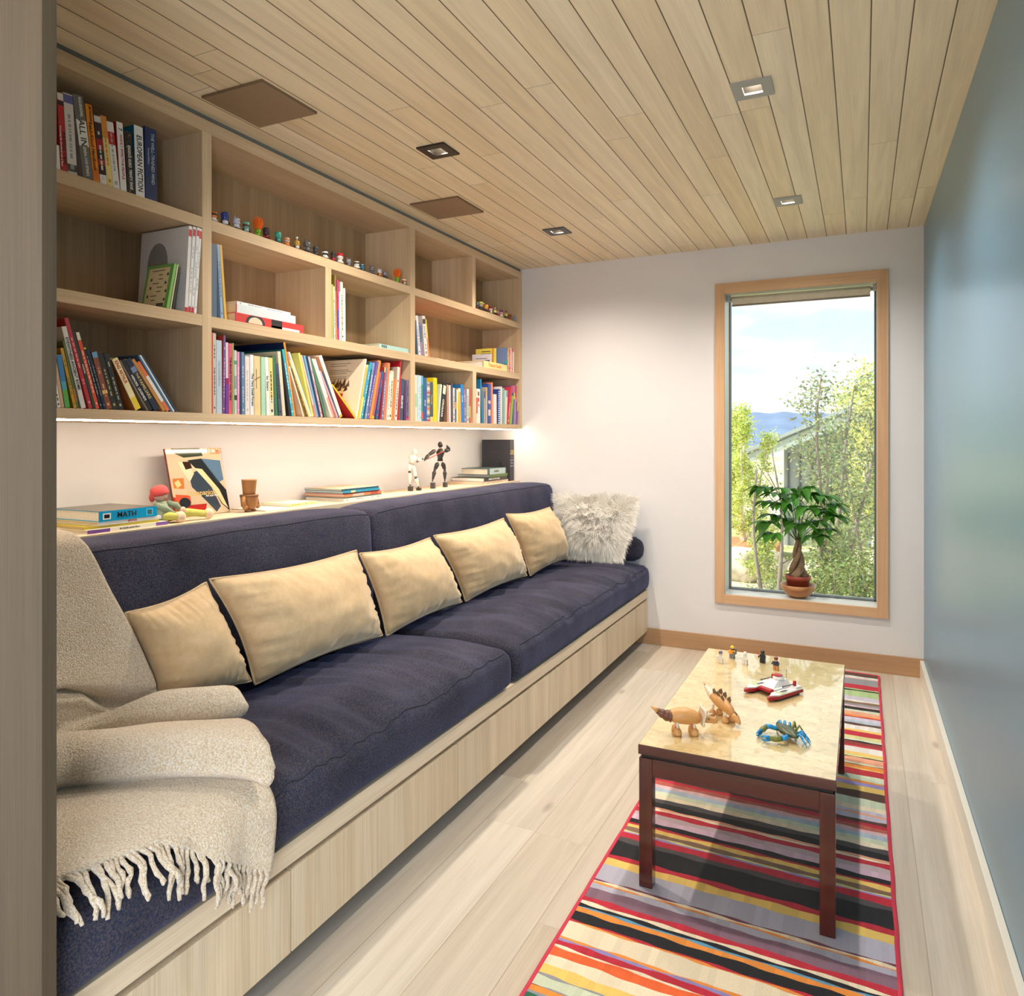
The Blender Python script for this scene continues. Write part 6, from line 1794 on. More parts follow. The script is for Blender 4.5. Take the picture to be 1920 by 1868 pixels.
for y in (-0.009, 0.009):
    mb = MB().set(sm=True); mb.tube([(0.066, y, 0.056), (0.072, y * 1.5, 0.066), (0.082, y * 1.8, 0.070)], [0.004, 0.003, 0.0006], 8); mb.build('horn', BONE, hd, local=True, smooth=True)
mb = MB().set(sm=True); mb.tube([(0.092, 0, 0.050), (0.096, 0, 0.057)], [0.003, 0.0006], 8); mb.build('horn', BONE, hd, local=True, smooth=True)
mb = MB().set(sm=True)
for y in (-0.0115, 0.0115): mb.ell((0.071, y, 0.049), 0.0017, 8, 6)
mb.build('eyes', INK, hd, local=True, smooth=True)

a0 = on_z(1357, 1358, TT); a1 = on_z(1336, 1341, TT)
a2 = on_z(1320, 1292, TT + 0.09); a3 = on_z(1383, 1357, TT + 0.015); ang = math.atan2(a3.y - a2.y, a3.x - a2.x) - math.radians(16)
t = thing('wooden_dinosaur', 'wooden plated dinosaur with grey brown back plates, lowering its head', 'toy', ((a0.x + a1.x) / 2, (a0.y + a1.y) / 2 + 0.016, TT), (0, 0, ang)); t.location.x += 0.010; t.scale = (0.88, 0.88, 0.88)
feet(t, [(0.036, -0.014), (0.036, 0.016), (-0.036, -0.015), (-0.036, 0.017)], 0.040)
mb = MB().set(sm=True); mb.tube([(-0.052, 0, 0.066), (-0.049, 0, 0.066), (-0.030, 0, 0.064), (-0.006, 0, 0.060), (0.020, 0, 0.053), (0.044, 0, 0.044), (0.060, 0, 0.036), (0.062, 0, 0.035)], [0.012, 0.0165, 0.0225, 0.024, 0.0215, 0.017, 0.0115, 0.008], 20); mb.build('body', HONEY, t, local=True, smooth=True)
mb = MB().set(sm=True); ribbed(mb, [(-0.052, 0, 0.067), (-0.068, 0, 0.074), (-0.084, 0, 0.083), (-0.096, 0, 0.090)], [0.0165, 0.014, 0.0105, 0.0075], 16); mb.build('ribbed_tail', BONE, t, local=True, smooth=True)
mb = MB().set(sm=True); mb.tube([(-0.095, 0, 0.0895), (-0.110, 0, 0.097)], [0.005, 0.001], 10)
for y in (-1, 1): mb.tube([(-0.100, 0, 0.092), (-0.106, y * 0.006, 0.101)], [0.0025, 0.0006], 8)
mb.build('tail_spikes', HONEY, t, local=True, smooth=True)
mb = MB().set(sm=True); mb.tube([(0.064, 0, 0.036), (0.067, 0, 0.034), (0.080, 0, 0.027), (0.094, 0, 0.018), (0.101, 0, 0.0135)], [0.009, 0.0135, 0.0125, 0.0075, 0.002], 16); hd = mb.build('head', HONEY, t, local=True, smooth=True)
mb = MB(); mb.prism([(0.070, -0.002, 0.042), (0.084, -0.002, 0.034), (0.082, -0.002, 0.046), (0.073, -0.002, 0.050)], (0, 0.004, 0)); mb.build('crest', GREYBR, hd, local=True, bevel=0.0006)
mb = MB().set(sm=True)
for y in (-0.0105, 0.0105): mb.ell((0.079, y, 0.031), 0.0016, 8, 6)
mb.build('eyes', INK, hd, local=True, smooth=True)
for x, z, s_ in ((-0.034, 0.084, -1), (-0.012, 0.081, -1), (0.012, 0.073, -1), (-0.024, 0.083, 1), (0.000, 0.078, 1), (0.024, 0.068, 1)):
    mb = MB(); y = s_ * 0.007 - 0.001
    mb.prism([(x - 0.009, y, z - 0.008), (x + 0.008, y, z - 0.010), (x + 0.013, y + s_ * 0.004, z + 0.008), (x + 0.005, y + s_ * 0.006, z + 0.020), (x - 0.007, y + s_ * 0.004, z + 0.013)], (0, 0.0026, 0)); mb.build('back_plate', GREYBR, t, local=True, bevel=0.0005)

# brick-built hover craft
t = thing('brick_spaceship', 'white and dark red toy brick spaceship with twin pontoons', 'toy', (-0.290, 2.775, TT), (0, 0, math.radians(-121.6)))
BW = pl((236, 234, 234), 0.25); BRD = pl((166, 26, 40), 0.25); BGR = pl((92, 94, 98), 0.3); BLM = pl((170, 200, 50), 0.3); BBK = pl((34, 34, 38), 0.35)
for s_ in (-1, 1):
    y0 = s_ * 0.050
    mb = MB(); mb.prism([(-0.085, y0 - 0.016, 0.006), (0.055, y0 - 0.018, 0.006), (0.088, y0 - 0.006, 0.006), (0.092, y0, 0.006), (0.088, y0 + 0.006, 0.006), (0.055, y0 + 0.018, 0.006), (-0.085, y0 + 0.016, 0.006)], (0, 0, 0.010)); po = mb.build('pontoon', BRD, t, local=True, bevel=0.001)
    mb = MB(); mb.prism([(-0.080, y0 - 0.015, 0.0162), (0.052, y0 - 0.016, 0.0162), (0.080, y0, 0.0162), (0.052, y0 + 0.016, 0.0162), (-0.080, y0 + 0.015, 0.0162)], (0, 0, 0.005)); mb.build('pontoon_deck', BW, po, local=True, bevel=0.0008)
    mb = MB(); mb.box(-0.07, 0.06, y0 - 0.010, y0 + 0.010, 0.0, 0.0058); mb.build('skid', BBK, po, local=True)
    mb = MB(); mb.box(0.030, 0.036, y0 - 0.0155, y0 + 0.0155, 0.0213, 0.0218); mb.box(0.006, 0.026, y0 + s_ * 0.012 - 0.002, y0 + s_ * 0.012 + 0.002, 0.0213, 0.0218); mb.build('lime_stripe', BLM, po, local=True)
    mb = MB(); mb.box(-0.012, 0.022, y0 - 0.006, y0 + 0.006, 0.0213, 0.0217); mb.build('grey_panel', BGR, po, local=True)
    mb = MB().set(sm=True); mb.tube([(-0.06, y0 - s_ * 0.004, 0.034), (0.004, y0 - s_ * 0.004, 0.036)], 0.002, 8); mb.ell((0.004, y0 - s_ * 0.004, 0.036), 0.0035); g_ = mb.build('cannon', BGR, t, local=True, smooth=True)
    mb = MB().set(sm=True); mb.cyl((-0.062, y0 - s_ * 0.004, 0.028), (-0.062, y0 - s_ * 0.004, 0.044), 0.006, n=12); mb.build('cannon_mount', BRD, g_, local=True, smooth=True)
    mb = MB(); mb.box(-0.082, -0.050, y0 - 0.012, y0 + 0.012, 0.0213, 0.028); mb.build('rear_block', BW, po, local=True, bevel=0.0006)
mb = MB(); mb.box(-0.070, 0.030, -0.033, 0.033, 0.014, 0.026); mb.build('hull', BW, t, local=True, bevel=0.001)
mb = MB(); mb.prism([(0.030, -0.030, 0.016), (0.030, 0.030, 0.016), (0.030, 0.026, 0.026), (0.030, -0.026, 0.026)], (0.016, 0, -0.002)); mb.build('nose', BRD, t, local=True, bevel=0.001)
a = [(-0.066, -0.027, 0.026), (0.028, -0.024, 0.026), (0.028, 0.024, 0.026), (-0.066, 0.027, 0.026)]; b_ = [(-0.056, -0.018, 0.046), (-0.006, -0.015, 0.044), (-0.006, 0.015, 0.044), (-0.056, 0.018, 0.046)]
mb = MB(); mb.rings([[Vector(p) for p in a], [Vector(p) for p in b_]]); mb.build('cabin', BW, t, local=True, bevel=0.001)
mb = MB(); mb.lathe([(0.020, 0.046), (0.021, 0.050), (0.015, 0.058), (0.010, 0.059)], 8, Matrix.Translation((-0.032, 0, 0))); tr_ = mb.build('turret', BW, t, local=True, bevel=0.0006)
mb = MB(); mb.lathe([(0.0155, 0.0575), (0.016, 0.0605), (0.009, 0.062)], 12, Matrix.Translation((-0.030, 0, 0))); mb.build('turret_ring', BRD, tr_, local=True)
mb = MB()
for k in range(7):
    mb.cyl((-0.045 + 0.005 * k, -0.031, 0.026), (-0.045 + 0.005 * k, -0.031, 0.0285), 0.002, n=8); mb.cyl((-0.045 + 0.005 * k, 0.031, 0.026), (-0.045 + 0.005 * k, 0.031, 0.0285), 0.002, n=8)
mb.build('studs', BRD, t, local=True)
mb = MB().set(sm=True); mb.tube([(-0.060, 0.012, 0.046), (-0.062, 0.013, 0.078)], 0.0009, 6); mb.build('antenna', BGR, t, local=True, smooth=True)

# toy crab
CRG = plain('olive_crab_shell', (72, 84, 56), 0.35, var=0.25, scale=160); CRB = plain('bright_blue_shell', (36, 146, 214), 0.3, var=0.12, scale=120); CRO = plain('olive_claw_shell', (120, 128, 62), 0.35, var=0.2, scale=120); CRT = plain('tan_underside', (206, 170, 120), 0.4)
t = thing('toy_crab', 'blue and olive green toy crab at the right of the golden table top', 'toy', (-0.205, 2.385, TT), (0, 0, math.radians(-144)))
mb = MB().set(sm=True)
def shell(z, s_): return [Vector((0.026 * s_ * (1 if abs(math.sin(q)) < 0.92 else 0.8) * math.cos(q) + 0.002, 0.046 * s_ * math.sin(q) * (1 + 0.22 * abs(math.sin(q)) ** 9), z)) for q in [2 * PI * k / 28 for k in range(28)]]
mb.rings([shell(0.014, 0.80), shell(0.019, 1.0), shell(0.024, 0.9), shell(0.029, 0.62), shell(0.031, 0.25)]); mb.build('carapace', CRG, t, local=True, smooth=True)
mb = MB().set(sm=True); mb.rings([shell(0.0105, 0.5), shell(0.0138, 0.82)]); mb.build('underside', CRT, t, local=True, smooth=True)
def claw(s_, spread):
    mb = MB().set(sm=True); mb.tube([(0.018, s_ * 0.026, 0.016), (0.034, s_ * (0.040 + spread), 0.018), (0.046, s_ * (0.040 + spread), 0.018)], [0.006, 0.0075, 0.008], 10); arm = mb.build('claw_arm', CRB, t, local=True, smooth=True)
    mb = MB().set(sm=True); mb.tube([(0.047, s_ * (0.040 + spread), 0.017), (0.062, s_ * (0.032 + spread), 0.014), (0.076, s_ * (0.022 + spread), 0.012)], [0.007, 0.0095, 0.006], 10); mb.build('claw_palm', CRO, arm, local=True, smooth=True)
    for q in (-1, 1):
        mb = MB().set(sm=True); mb.tube([(0.075, s_ * (0.022 + spread), 0.012 + q * 0.003), (0.088, s_ * (0.013 + spread), 0.010 + q * 0.006), (0.098, s_ * (0.008 + spread), 0.010 + q * 0.002)], [0.0055, 0.0038, 0.0008], 8); mb.build('pincer', CRB, arm, local=True, smooth=True)
claw(1, 0.004); claw(-1, 0.006)
for s_ in (-1, 1):
    for k in range(4):
        a = math.radians(100 + 24 * k)
        o0 = Vector((0.022 * math.cos(a) * 0.8, s_ * 0.036 * math.sin(a), 0.015)); dr = Vector((math.cos(a) * 0.8, s_ * (0.5 + abs(math.sin(a)) * 0.6), 0)).normalized()
        L = 0.045 - 0.003 * k
        zt = 0.026 if k < 3 else 0.036
        mb = MB().set(sm=True); mb.tube([o0, o0 + dr * L * 0.45 + Vector((0, 0, zt - 0.012)), o0 + dr * L * 0.75 + Vector((0, 0, 0.004))], [0.0042, 0.0040, 0.0034], 8); lg_ = mb.build('leg', CRB if k < 3 else CRO, t, local=True, smooth=True)
        e = o0 + dr * L * 1.15; e.z = 0.0012
        mb = MB().set(sm=True); mb.tube([o0 + dr * L * 0.75 + Vector((0, 0, 0.004)), o0 + dr * L * 0.98 + Vector((0, 0, -0.004)), e], [0.0034, 0.0024, 0.0006], 8); mb.build('leg_tip', CRB, lg_, local=True, smooth=True)
mb = MB().set(sm=True)
for y in (-0.008, 0.008): mb.tube([(0.026, y, 0.020), (0.031, y, 0.025)], [0.0015, 0.0022], 8)
mb.build('eye_stalks', BBK, t, local=True, smooth=True)

def brick_person(u, v, label, head, torso, legs, hat, extra=None, rz=0.0, rise=0.0):
    p = on_z(u, v, TT)
    t = thing('brick_figure', label, 'toy', (p.x, p.y, TT), (0, 0, rz), group='toy brick figures at the far end of the table'); t.scale = (1.32, 1.32, 1.32)
    for s_ in (-1, 1):
        mb = MB(); mb.box(-0.004, 0.0045, s_ * 0.0042 - 0.0037, s_ * 0.0042 + 0.0037, 0.0, 0.0125); mb.build('leg', pl(legs), t, local=True, bevel=0.0006)
    mb = MB(); mb.rings([[Vector((x * 0.0042, y * 0.0080, 0.0128)) for x, y in ((-1, -1), (1, -1), (1, 1), (-1, 1))], [Vector((x * 0.0040, y * 0.0060, 0.0255)) for x, y in ((-1, -1), (1, -1), (1, 1), (-1, 1))]]); mb.build('torso', pl(torso), t, local=True, bevel=0.0005)
    for s_ in (-1, 1):
        mb = MB().set(sm=True); mb.tube([(0, s_ * 0.0072, 0.0240), (0.002, s_ * 0.0098, 0.0195), (0.007, s_ * 0.0098, 0.0165)], 0.0022, 8); mb.build('arm', pl(torso), t, local=True, smooth=True)
    mb = MB().set(sm=True); mb.lathe([(0.0042, 0.0258), (0.0050, 0.0266), (0.0050, 0.0335), (0.0040, 0.0345)], 16); hd = mb.build('head', pl(head), t, local=True, smooth=True)
    mb = MB().set(sm=True); mb.lathe([(0.0056, 0.0305), (0.0060, 0.032), (0.0056, 0.036), (0.0030, 0.0385)], 16); mb.build('hat', pl(hat), t, local=True, smooth=True)
    if extra: extra(t)
    return t
RZ = math.radians(-110)
def rod(c): return lambda t: (lambda mb: (mb.tube([(0.008, -0.010, 0.014), (0.010, -0.011, 0.036)], 0.0010, 6), mb.build('held_rod', pl(c), t, local=True, smooth=True)))(MB())
def pack(c): return lambda t: (lambda mb: (mb.box(-0.010, -0.0045, -0.010, 0.010, 0.012, 0.030), mb.box(0.006, 0.012, 0.007, 0.013, 0.010, 0.024), mb.build('grey_gear', pl(c), t, local=True, bevel=0.0005)))(MB())
brick_person(1351, 1244, 'small white brick figure with a slate blue helmet, first of five', (226, 222, 216), (230, 226, 220), (236, 230, 222), (110, 110, 150), rz=RZ)
brick_person(1373, 1234, 'brick figure in an orange jacket and yellow hat, farthest back', (90, 90, 100), (250, 160, 30), (130, 130, 140), (246, 200, 60), pack((110, 114, 116)), rz=RZ)
brick_person(1397, 1246, 'all white brick figure in the middle of the five', (232, 230, 228), (234, 232, 230), (232, 230, 228), (226, 226, 226), rz=RZ)
brick_person(1430, 1243, 'black brick figure holding up a red rod', (60, 50, 50), (44, 46, 58), (40, 44, 56), (40, 42, 48), rod((200, 30, 40)), rz=RZ)
brick_person(1455, 1256, 'brick figure with a navy jacket and tan legs, nearest of the five', (224, 190, 160), (52, 58, 84), (206, 150, 96), (130, 60, 60), rz=RZ)

# ------------------------------------------------------------------ plant on the window sill
PX, PY = -0.358, 4.838
bw = MB().set(sm=True)
bw.lathe([(0.040, 0.0), (0.046, 0.002), (0.078, 0.022), (0.097, 0.052), (0.102, 0.078), (0.099, 0.080), (0.093, 0.076), (0.086, 0.050), (0.066, 0.022), (0.02, 0.012)], 40, Matrix.Translation((PX, PY, WZ0 + 0.0003)))
o = bw.build('wooden_bowl', wood('turned_acacia', (200, 146, 96), (160, 106, 66), 'X', 0.4, 1.6, 0.6, coat=0.2), smooth=True)
tag(o, 'turned wooden bowl on the window sill holding the potted plant', 'bowl')
pp = thing('potted_plant', 'leafy green money tree in a terracotta plastic pot on the window sill', 'plant', (PX, PY, WZ0 + 0.0225))
zb = WZ0 + 0.0225
TER = plain('terracotta_plastic', (150, 66, 48), 0.5, var=0.06, scale=30)
mb = MB().set(sm=True); mb.lathe([(0.050, zb), (0.056, zb + 0.004), (0.068, zb + 0.085), (0.074, zb + 0.086), (0.076, zb + 0.112), (0.072, zb + 0.113), (0.069, zb + 0.095), (0.060, zb + 0.090)], 36, Matrix.Translation((PX, PY, 0)))
mb.build('pot', TER, pp, smooth=True)
mb = MB().set(sm=True); rr = random.Random(3)
mb.lathe([(0.067, zb + 0.096), (0.050, zb + 0.099), (0.02, zb + 0.101)], 24, Matrix.Translation((PX, PY, 0)))
for i in range(70):
    a, q = rr.uniform(0, 2 * PI), 0.062 * math.sqrt(rr.random()); mb.ell((PX + q * math.cos(a), PY + q * math.sin(a), zb + 0.100), rr.uniform(0.002, 0.004), 6, 4)
mb.build('soil', plain('bark_soil', (92, 70, 56), 0.95, var=0.35, scale=120), pp, smooth=True)
BARK = plain('braided_bark', (140, 116, 92), 0.85, var=0.25, scale=60)
for k in range(3):
    pts, rad = [], []
    for i in range(15):
        s_ = i / 14; a = 2 * PI * k / 3 + s_ * 4.6; q = 0.026 * (1 - s_) ** 1.2 + 0.010
        pts.append((PX + q * math.cos(a), PY + q * math.sin(a), zb + 0.098 + 0.235 * s_)); rad.append(0.0185 * (1 - s_) ** 1.5 + 0.0095)
    mb = MB().set(sm=True); mb.tube(pts, rad, 10); mb.build('trunk', BARK, pp, smooth=True)
LEAF = vcol_mat('glossy_leaf', 0.38, 0.14, 90.0, spec=0.35, trans=0.4)
STEM = plain('green_stem', (96, 128, 60), 0.5)
clusters = [(600, 505, -.02), (560, 500, .05), (690, 555, -.05), (640, 625, .03), (760, 515, .06), (810, 600, -.06), (905, 500, 0), (960, 545, .06), (1040, 575, -.03), (1110, 640, .03), (930, 660, -.08), (1000, 690, -.05), (690, 735, 0),
            (620, 790, -.05), (790, 770, .04), (870, 800, -.07), (970, 780, .03), (1080, 850, -.03), (1010, 900, -.06), (650, 880, -.08), (1120, 740, -.05), (740, 640, -.03), (880, 560, .03), (1060, 700, .05)]
top = Vector((PX, PY, zb + 0.335))
lr = random.Random(14)
for ci, (cx_, cy_, dyy) in enumerate(clusters):
    h_ = on_y(1300 + cx_ / 4.364, 800 + cy_ / 4.364, PY - 0.005 + dyy * 0.8)
    h_.y = min(h_.y, 4.868)
    mb = MB().set(sm=True)
    mid = top.lerp(h_, 0.5) + Vector((0, 0, 0.035))
    mb.tube([top + Vector((lr.uniform(-.006, .006), lr.uniform(-.006, .006), -0.02)), mid, h_], [0.0028, 0.0022, 0.0016], 6)
    st_ = mb.build('leaf_stalk', STEM, pp, smooth=True)
    mb = MB().set(sm=True)
    n = lr.choice((4, 5, 5))
    out = (h_ - top); out.z = 0; out = out.normalized() if out.length > 1e-4 else Vector((1, 0, 0))
    a0 = math.atan2(out.y, out.x)
    for k in range(n):
        a = a0 + (k - (n - 1) / 2) * 0.95 + lr.uniform(-.2, .2)
        L = lr.uniform(0.115, 0.165) * (1 - 0.08 * abs(k - (n - 1) / 2)); Wd = L * lr.uniform(0.21, 0.27)
        dr = Vector((math.cos(a), math.sin(a), 0)); droop = lr.uniform(0.15, 0.95)
        side = Vector((-math.sin(a), math.cos(a), 0))
        g_ = lr.uniform(0.8, 1.25); base = (60 * g_, 112 * g_, 38 * g_)
        rows = []
        for i in range(9):
            s_ = i / 8
            p = h_ + dr * L * (s_ * (1 - 0.18 * droop * s_)) + Vector((0, 0, -L * droop * 0.62 * s_ ** 1.6 + 0.012 * math.sin(s_ * PI)))
            p.y = min(p.y, 4.912)
            w = Wd * (math.sin(PI * min(1, s_ ** 0.72 * 1.0)) ** 0.85 if 0 < s_ < 1 else 0.02)
            rows.append((p - side * w + Vector((0, 0, w * 0.25)), p, p + side * w + Vector((0, 0, w * 0.25))))
        rows = [tuple(Vector((q.x, min(q.y, 4.914), q.z)) for q in r_) for r_ in rows]
        vv = [[mb.v(q) for q in r_] for r_ in rows]
        for i in range(8):
            mb.set(c=tuple(min(255, x) for x in base)); mb.face([vv[i][0], vv[i][1], vv[i + 1][1], vv[i + 1][0]])
            mb.set(c=tuple(min(255, x * 1.12) for x in base)); mb.face([vv[i][1], vv[i][2], vv[i + 1][2], vv[i + 1][1]])
    mb.build('leaf_cluster', LEAF, st_, smooth=True, recalc=False)
# ------------------------------------------------------------------ garden beyond the window
GZ = -1.6
def dep(u, v, d):
    """point seen at (u, v) at distance d along the viewing direction"""
    r = _ray(u, v); return Vector((r[0] * d, r[1] * d, EYE + r[2] * d))
mb = MB(); mb.box(-60, 60, 5.6, 120, GZ - 0.3, GZ)
m, nt, b = new_mat('meadow_ground')
mp = _mapped(nt, (1, 1, 1)); nz = N(nt, 'ShaderNodeTexNoise'); nz.inputs['Scale'].default_value = 0.9; nz.inputs['Detail'].default_value = 8
nt.links.new(mp.outputs[0], nz.inputs['Vector'])
r = ramp(nt, [(0.35, rgb(150, 160, 90)), (0.5, rgb(196, 196, 150)), (0.6, rgb(226, 214, 188))])
nt.links.new(nz.outputs['Fac'], r.inputs['Fac']); nt.links.new(r.outputs['Color'], b.inputs['Base Color']); b.inputs['Roughness'].default_value = 1
struct('lawn', mb, m)

mb = MB().set(sm=True)
P0 = dep(1100, 900, 420); P1 = dep(1800, 900, 420)
for i in range(40):
    pass
def ridge(i, j):
    p = P0.lerp(P1, i)
    u = 1100 + 700 * i
    top = 757 + 14 * ((u - 1450) / 120) ** 2 * (1 if u < 1450 else 0.10) + 2.2 * math.sin(u * 0.11)
    top = min(top, 815)
    ztop = EYE + 420 * (HORIZ - top) / FOC
    n_ = Vector((p.x, p.y, 0)).normalized()
    q = p + n_ * 160 * j
    q.z = GZ - 2 + (ztop - GZ + 2) * j ** 0.7 * (420 + 160 * j) / 580
    return q
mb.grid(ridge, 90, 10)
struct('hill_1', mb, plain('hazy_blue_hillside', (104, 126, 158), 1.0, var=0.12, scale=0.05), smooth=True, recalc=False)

DECK = planks('cedar_deck', 0.0, 0.14, 3.2, [(206, 140, 96), (190, 120, 80), (216, 152, 108)], (120, 80, 56), 0.008, 0.7, grain=0.5)
p0 = on_z(1300, 1037, GZ + 0.35); p1 = on_z(1446, 1042, GZ + 0.35); p2 = on_z(1300, 1002, GZ + 0.35)
mb = MB(); mb.box(p0.x - 0.5, p1.x, p1.y, p2.y, GZ + 0.17, GZ + 0.35)
dk = mb.build('timber_deck', DECK, bevel=0.01); tag(dk, 'low reddish timber deck beyond the boulders, at the left of the window', 'deck')
mb = MB(); mb.box(p0.x - 0.4, p1.x - 0.1, p1.y + 0.15, p2.y - 0.1, GZ, GZ + 0.17); mb.build('deck_base', plain('deck_shadow_board', (70, 56, 48), 0.9), dk)

ROCK = plain('pale_granite', (206, 192, 182), 0.95, var=0.22, scale=5)
def boulder(u, v, d, rx, rz, lab, seed):
    p = dep(u, v, d); mb = MB().set(sm=True)
    c_ = Vector((p.x, p.y, GZ + rz * 0.65))
    def f(i, j):
        a, e = 2 * PI * i, -PI / 2 + PI * j
        n_ = Vector((math.cos(a) * math.cos(e), math.sin(a) * math.cos(e), math.sin(e)))
        k = 1 + 0.22 * mnoise.noise(n_ * 1.7 + Vector((seed, 0, 0))) + 0.06 * mnoise.noise(n_ * 6 + Vector((seed, 3, 0)))
        return c_ + Vector((n_.x * rx * k, n_.y * rx * 0.8 * k, n_.z * rz * k))
    mb.grid(f, 28, 16); bmesh.ops.remove_doubles(mb.bm, verts=mb.bm.verts, dist=1e-3)
    tag(mb.build('boulder', ROCK, smooth=True), lab, 'rock', 'boulders in front of the deck')
boulder(1391, 1075, 15.2, 0.50, 0.42, 'large pale boulder in front of the timber deck', 2.2)
boulder(1440, 1072, 15.6, 0.36, 0.34, 'smaller pale boulder right of the large one', 7.1)

# neighbour's house
hs = thing('neighbour_house', 'grey metal-roofed neighbour house behind the window trees', 'house', (0, 21, GZ))
YH = 20.6
e0 = on_y(1399, 842, YH); k0 = on_y(1540, 784, YH)
sl = (k0.z - e0.z) / (k0.x - e0.x)
xr_ = e0.x + 4.6; pk = e0.z + sl * 4.6
METAL = plain('grey_metal_roof', (176, 186, 190), 0.5, var=0.04, scale=3)
FASC = plain('pale_grey_fascia', (186, 198, 200), 0.6, var=0.03, scale=3)
mb = MB(); mb.prism([(e0.x, YH, e0.z), (xr_, YH, pk), (xr_ + 4.6, YH, e0.z), (xr_ + 4.6, YH, e0.z - 0.10), (xr_, YH, pk - 0.10), (e0.x, YH, e0.z - 0.10)], (0, 9, 0)); mb.build('roof', METAL, hs)
mb = MB(); mb.prism([(e0.x + 0.03, YH + 0.02, e0.z - 0.12), (xr_, YH + 0.02, pk - 0.12), (xr_, YH + 0.02, pk - 0.50), (e0.x + 0.10, YH + 0.02, e0.z - 0.36)], (0, 0.12, 0)); mb.build('fascia', FASC, hs)
mb = MB(); mb.prism([(e0.x + 0.01, YH - 0.012, e0.z - 0.135), (xr_, YH - 0.012, pk - 0.135), (xr_, YH - 0.012, pk - 0.155), (e0.x + 0.01, YH - 0.012, e0.z - 0.155)], (0, 0.05, 0))
mb.build('drip_line', plain('dark_seam', (70, 76, 80), 0.6), hs)
SIDE = plain('grey_board_siding', (166, 172, 178), 0.8, var=0.08, scale=2)
wx0 = e0.x + 0.9
mb = MB(); mb.prism([(wx0, YH + 0.7, GZ), (xr_ + 3.7, YH + 0.7, GZ), (xr_ + 3.7, YH + 0.7, e0.z + 0.2), (xr_, YH + 0.7, pk - 0.55), (wx0, YH + 0.7, e0.z + 0.15)], (0, 7.5, 0)); wl = mb.build('wall', SIDE, hs)
mb = MB()
for i in range(26):
    x = wx0 + 0.1 + i * 0.3
    mb.box(x, x + 0.05, YH + 0.66, YH + 0.70, GZ, e0.z - 0.1)
mb.build('battens', plain('dark_batten', (96, 98, 104), 0.8), wl)
mb = MB(); mb.prism([(xr_ - 0.6, YH - 0.1, GZ), (xr_ + 4.4, YH - 0.1, GZ), (xr_ + 4.4, YH - 0.1, e0.z), (xr_ - 0.6, YH - 0.1, pk - 0.6)], (0, 0.4, 0)); mb.build('dark_wing', plain('charcoal_cladding', (70, 68, 78), 0.8, var=0.1, scale=2), hs)
mb = MB(); a = on_y(1466, 915, YH + 0.7); b2 = on_y(1486, 985, YH + 0.7)
mb.box(a.x, b2.x, YH + 0.62, YH + 0.70, b2.z, a.z); wn_ = mb.build('window_frame', FASC, hs)
mb = MB(); mb.box(a.x + 0.06, b2.x - 0.06, YH + 0.60, YH + 0.63, b2.z + 0.06, a.z - 0.06); mb.build('pane', plain('dim_house_glass', (120, 140, 130), 0.1), wn_)

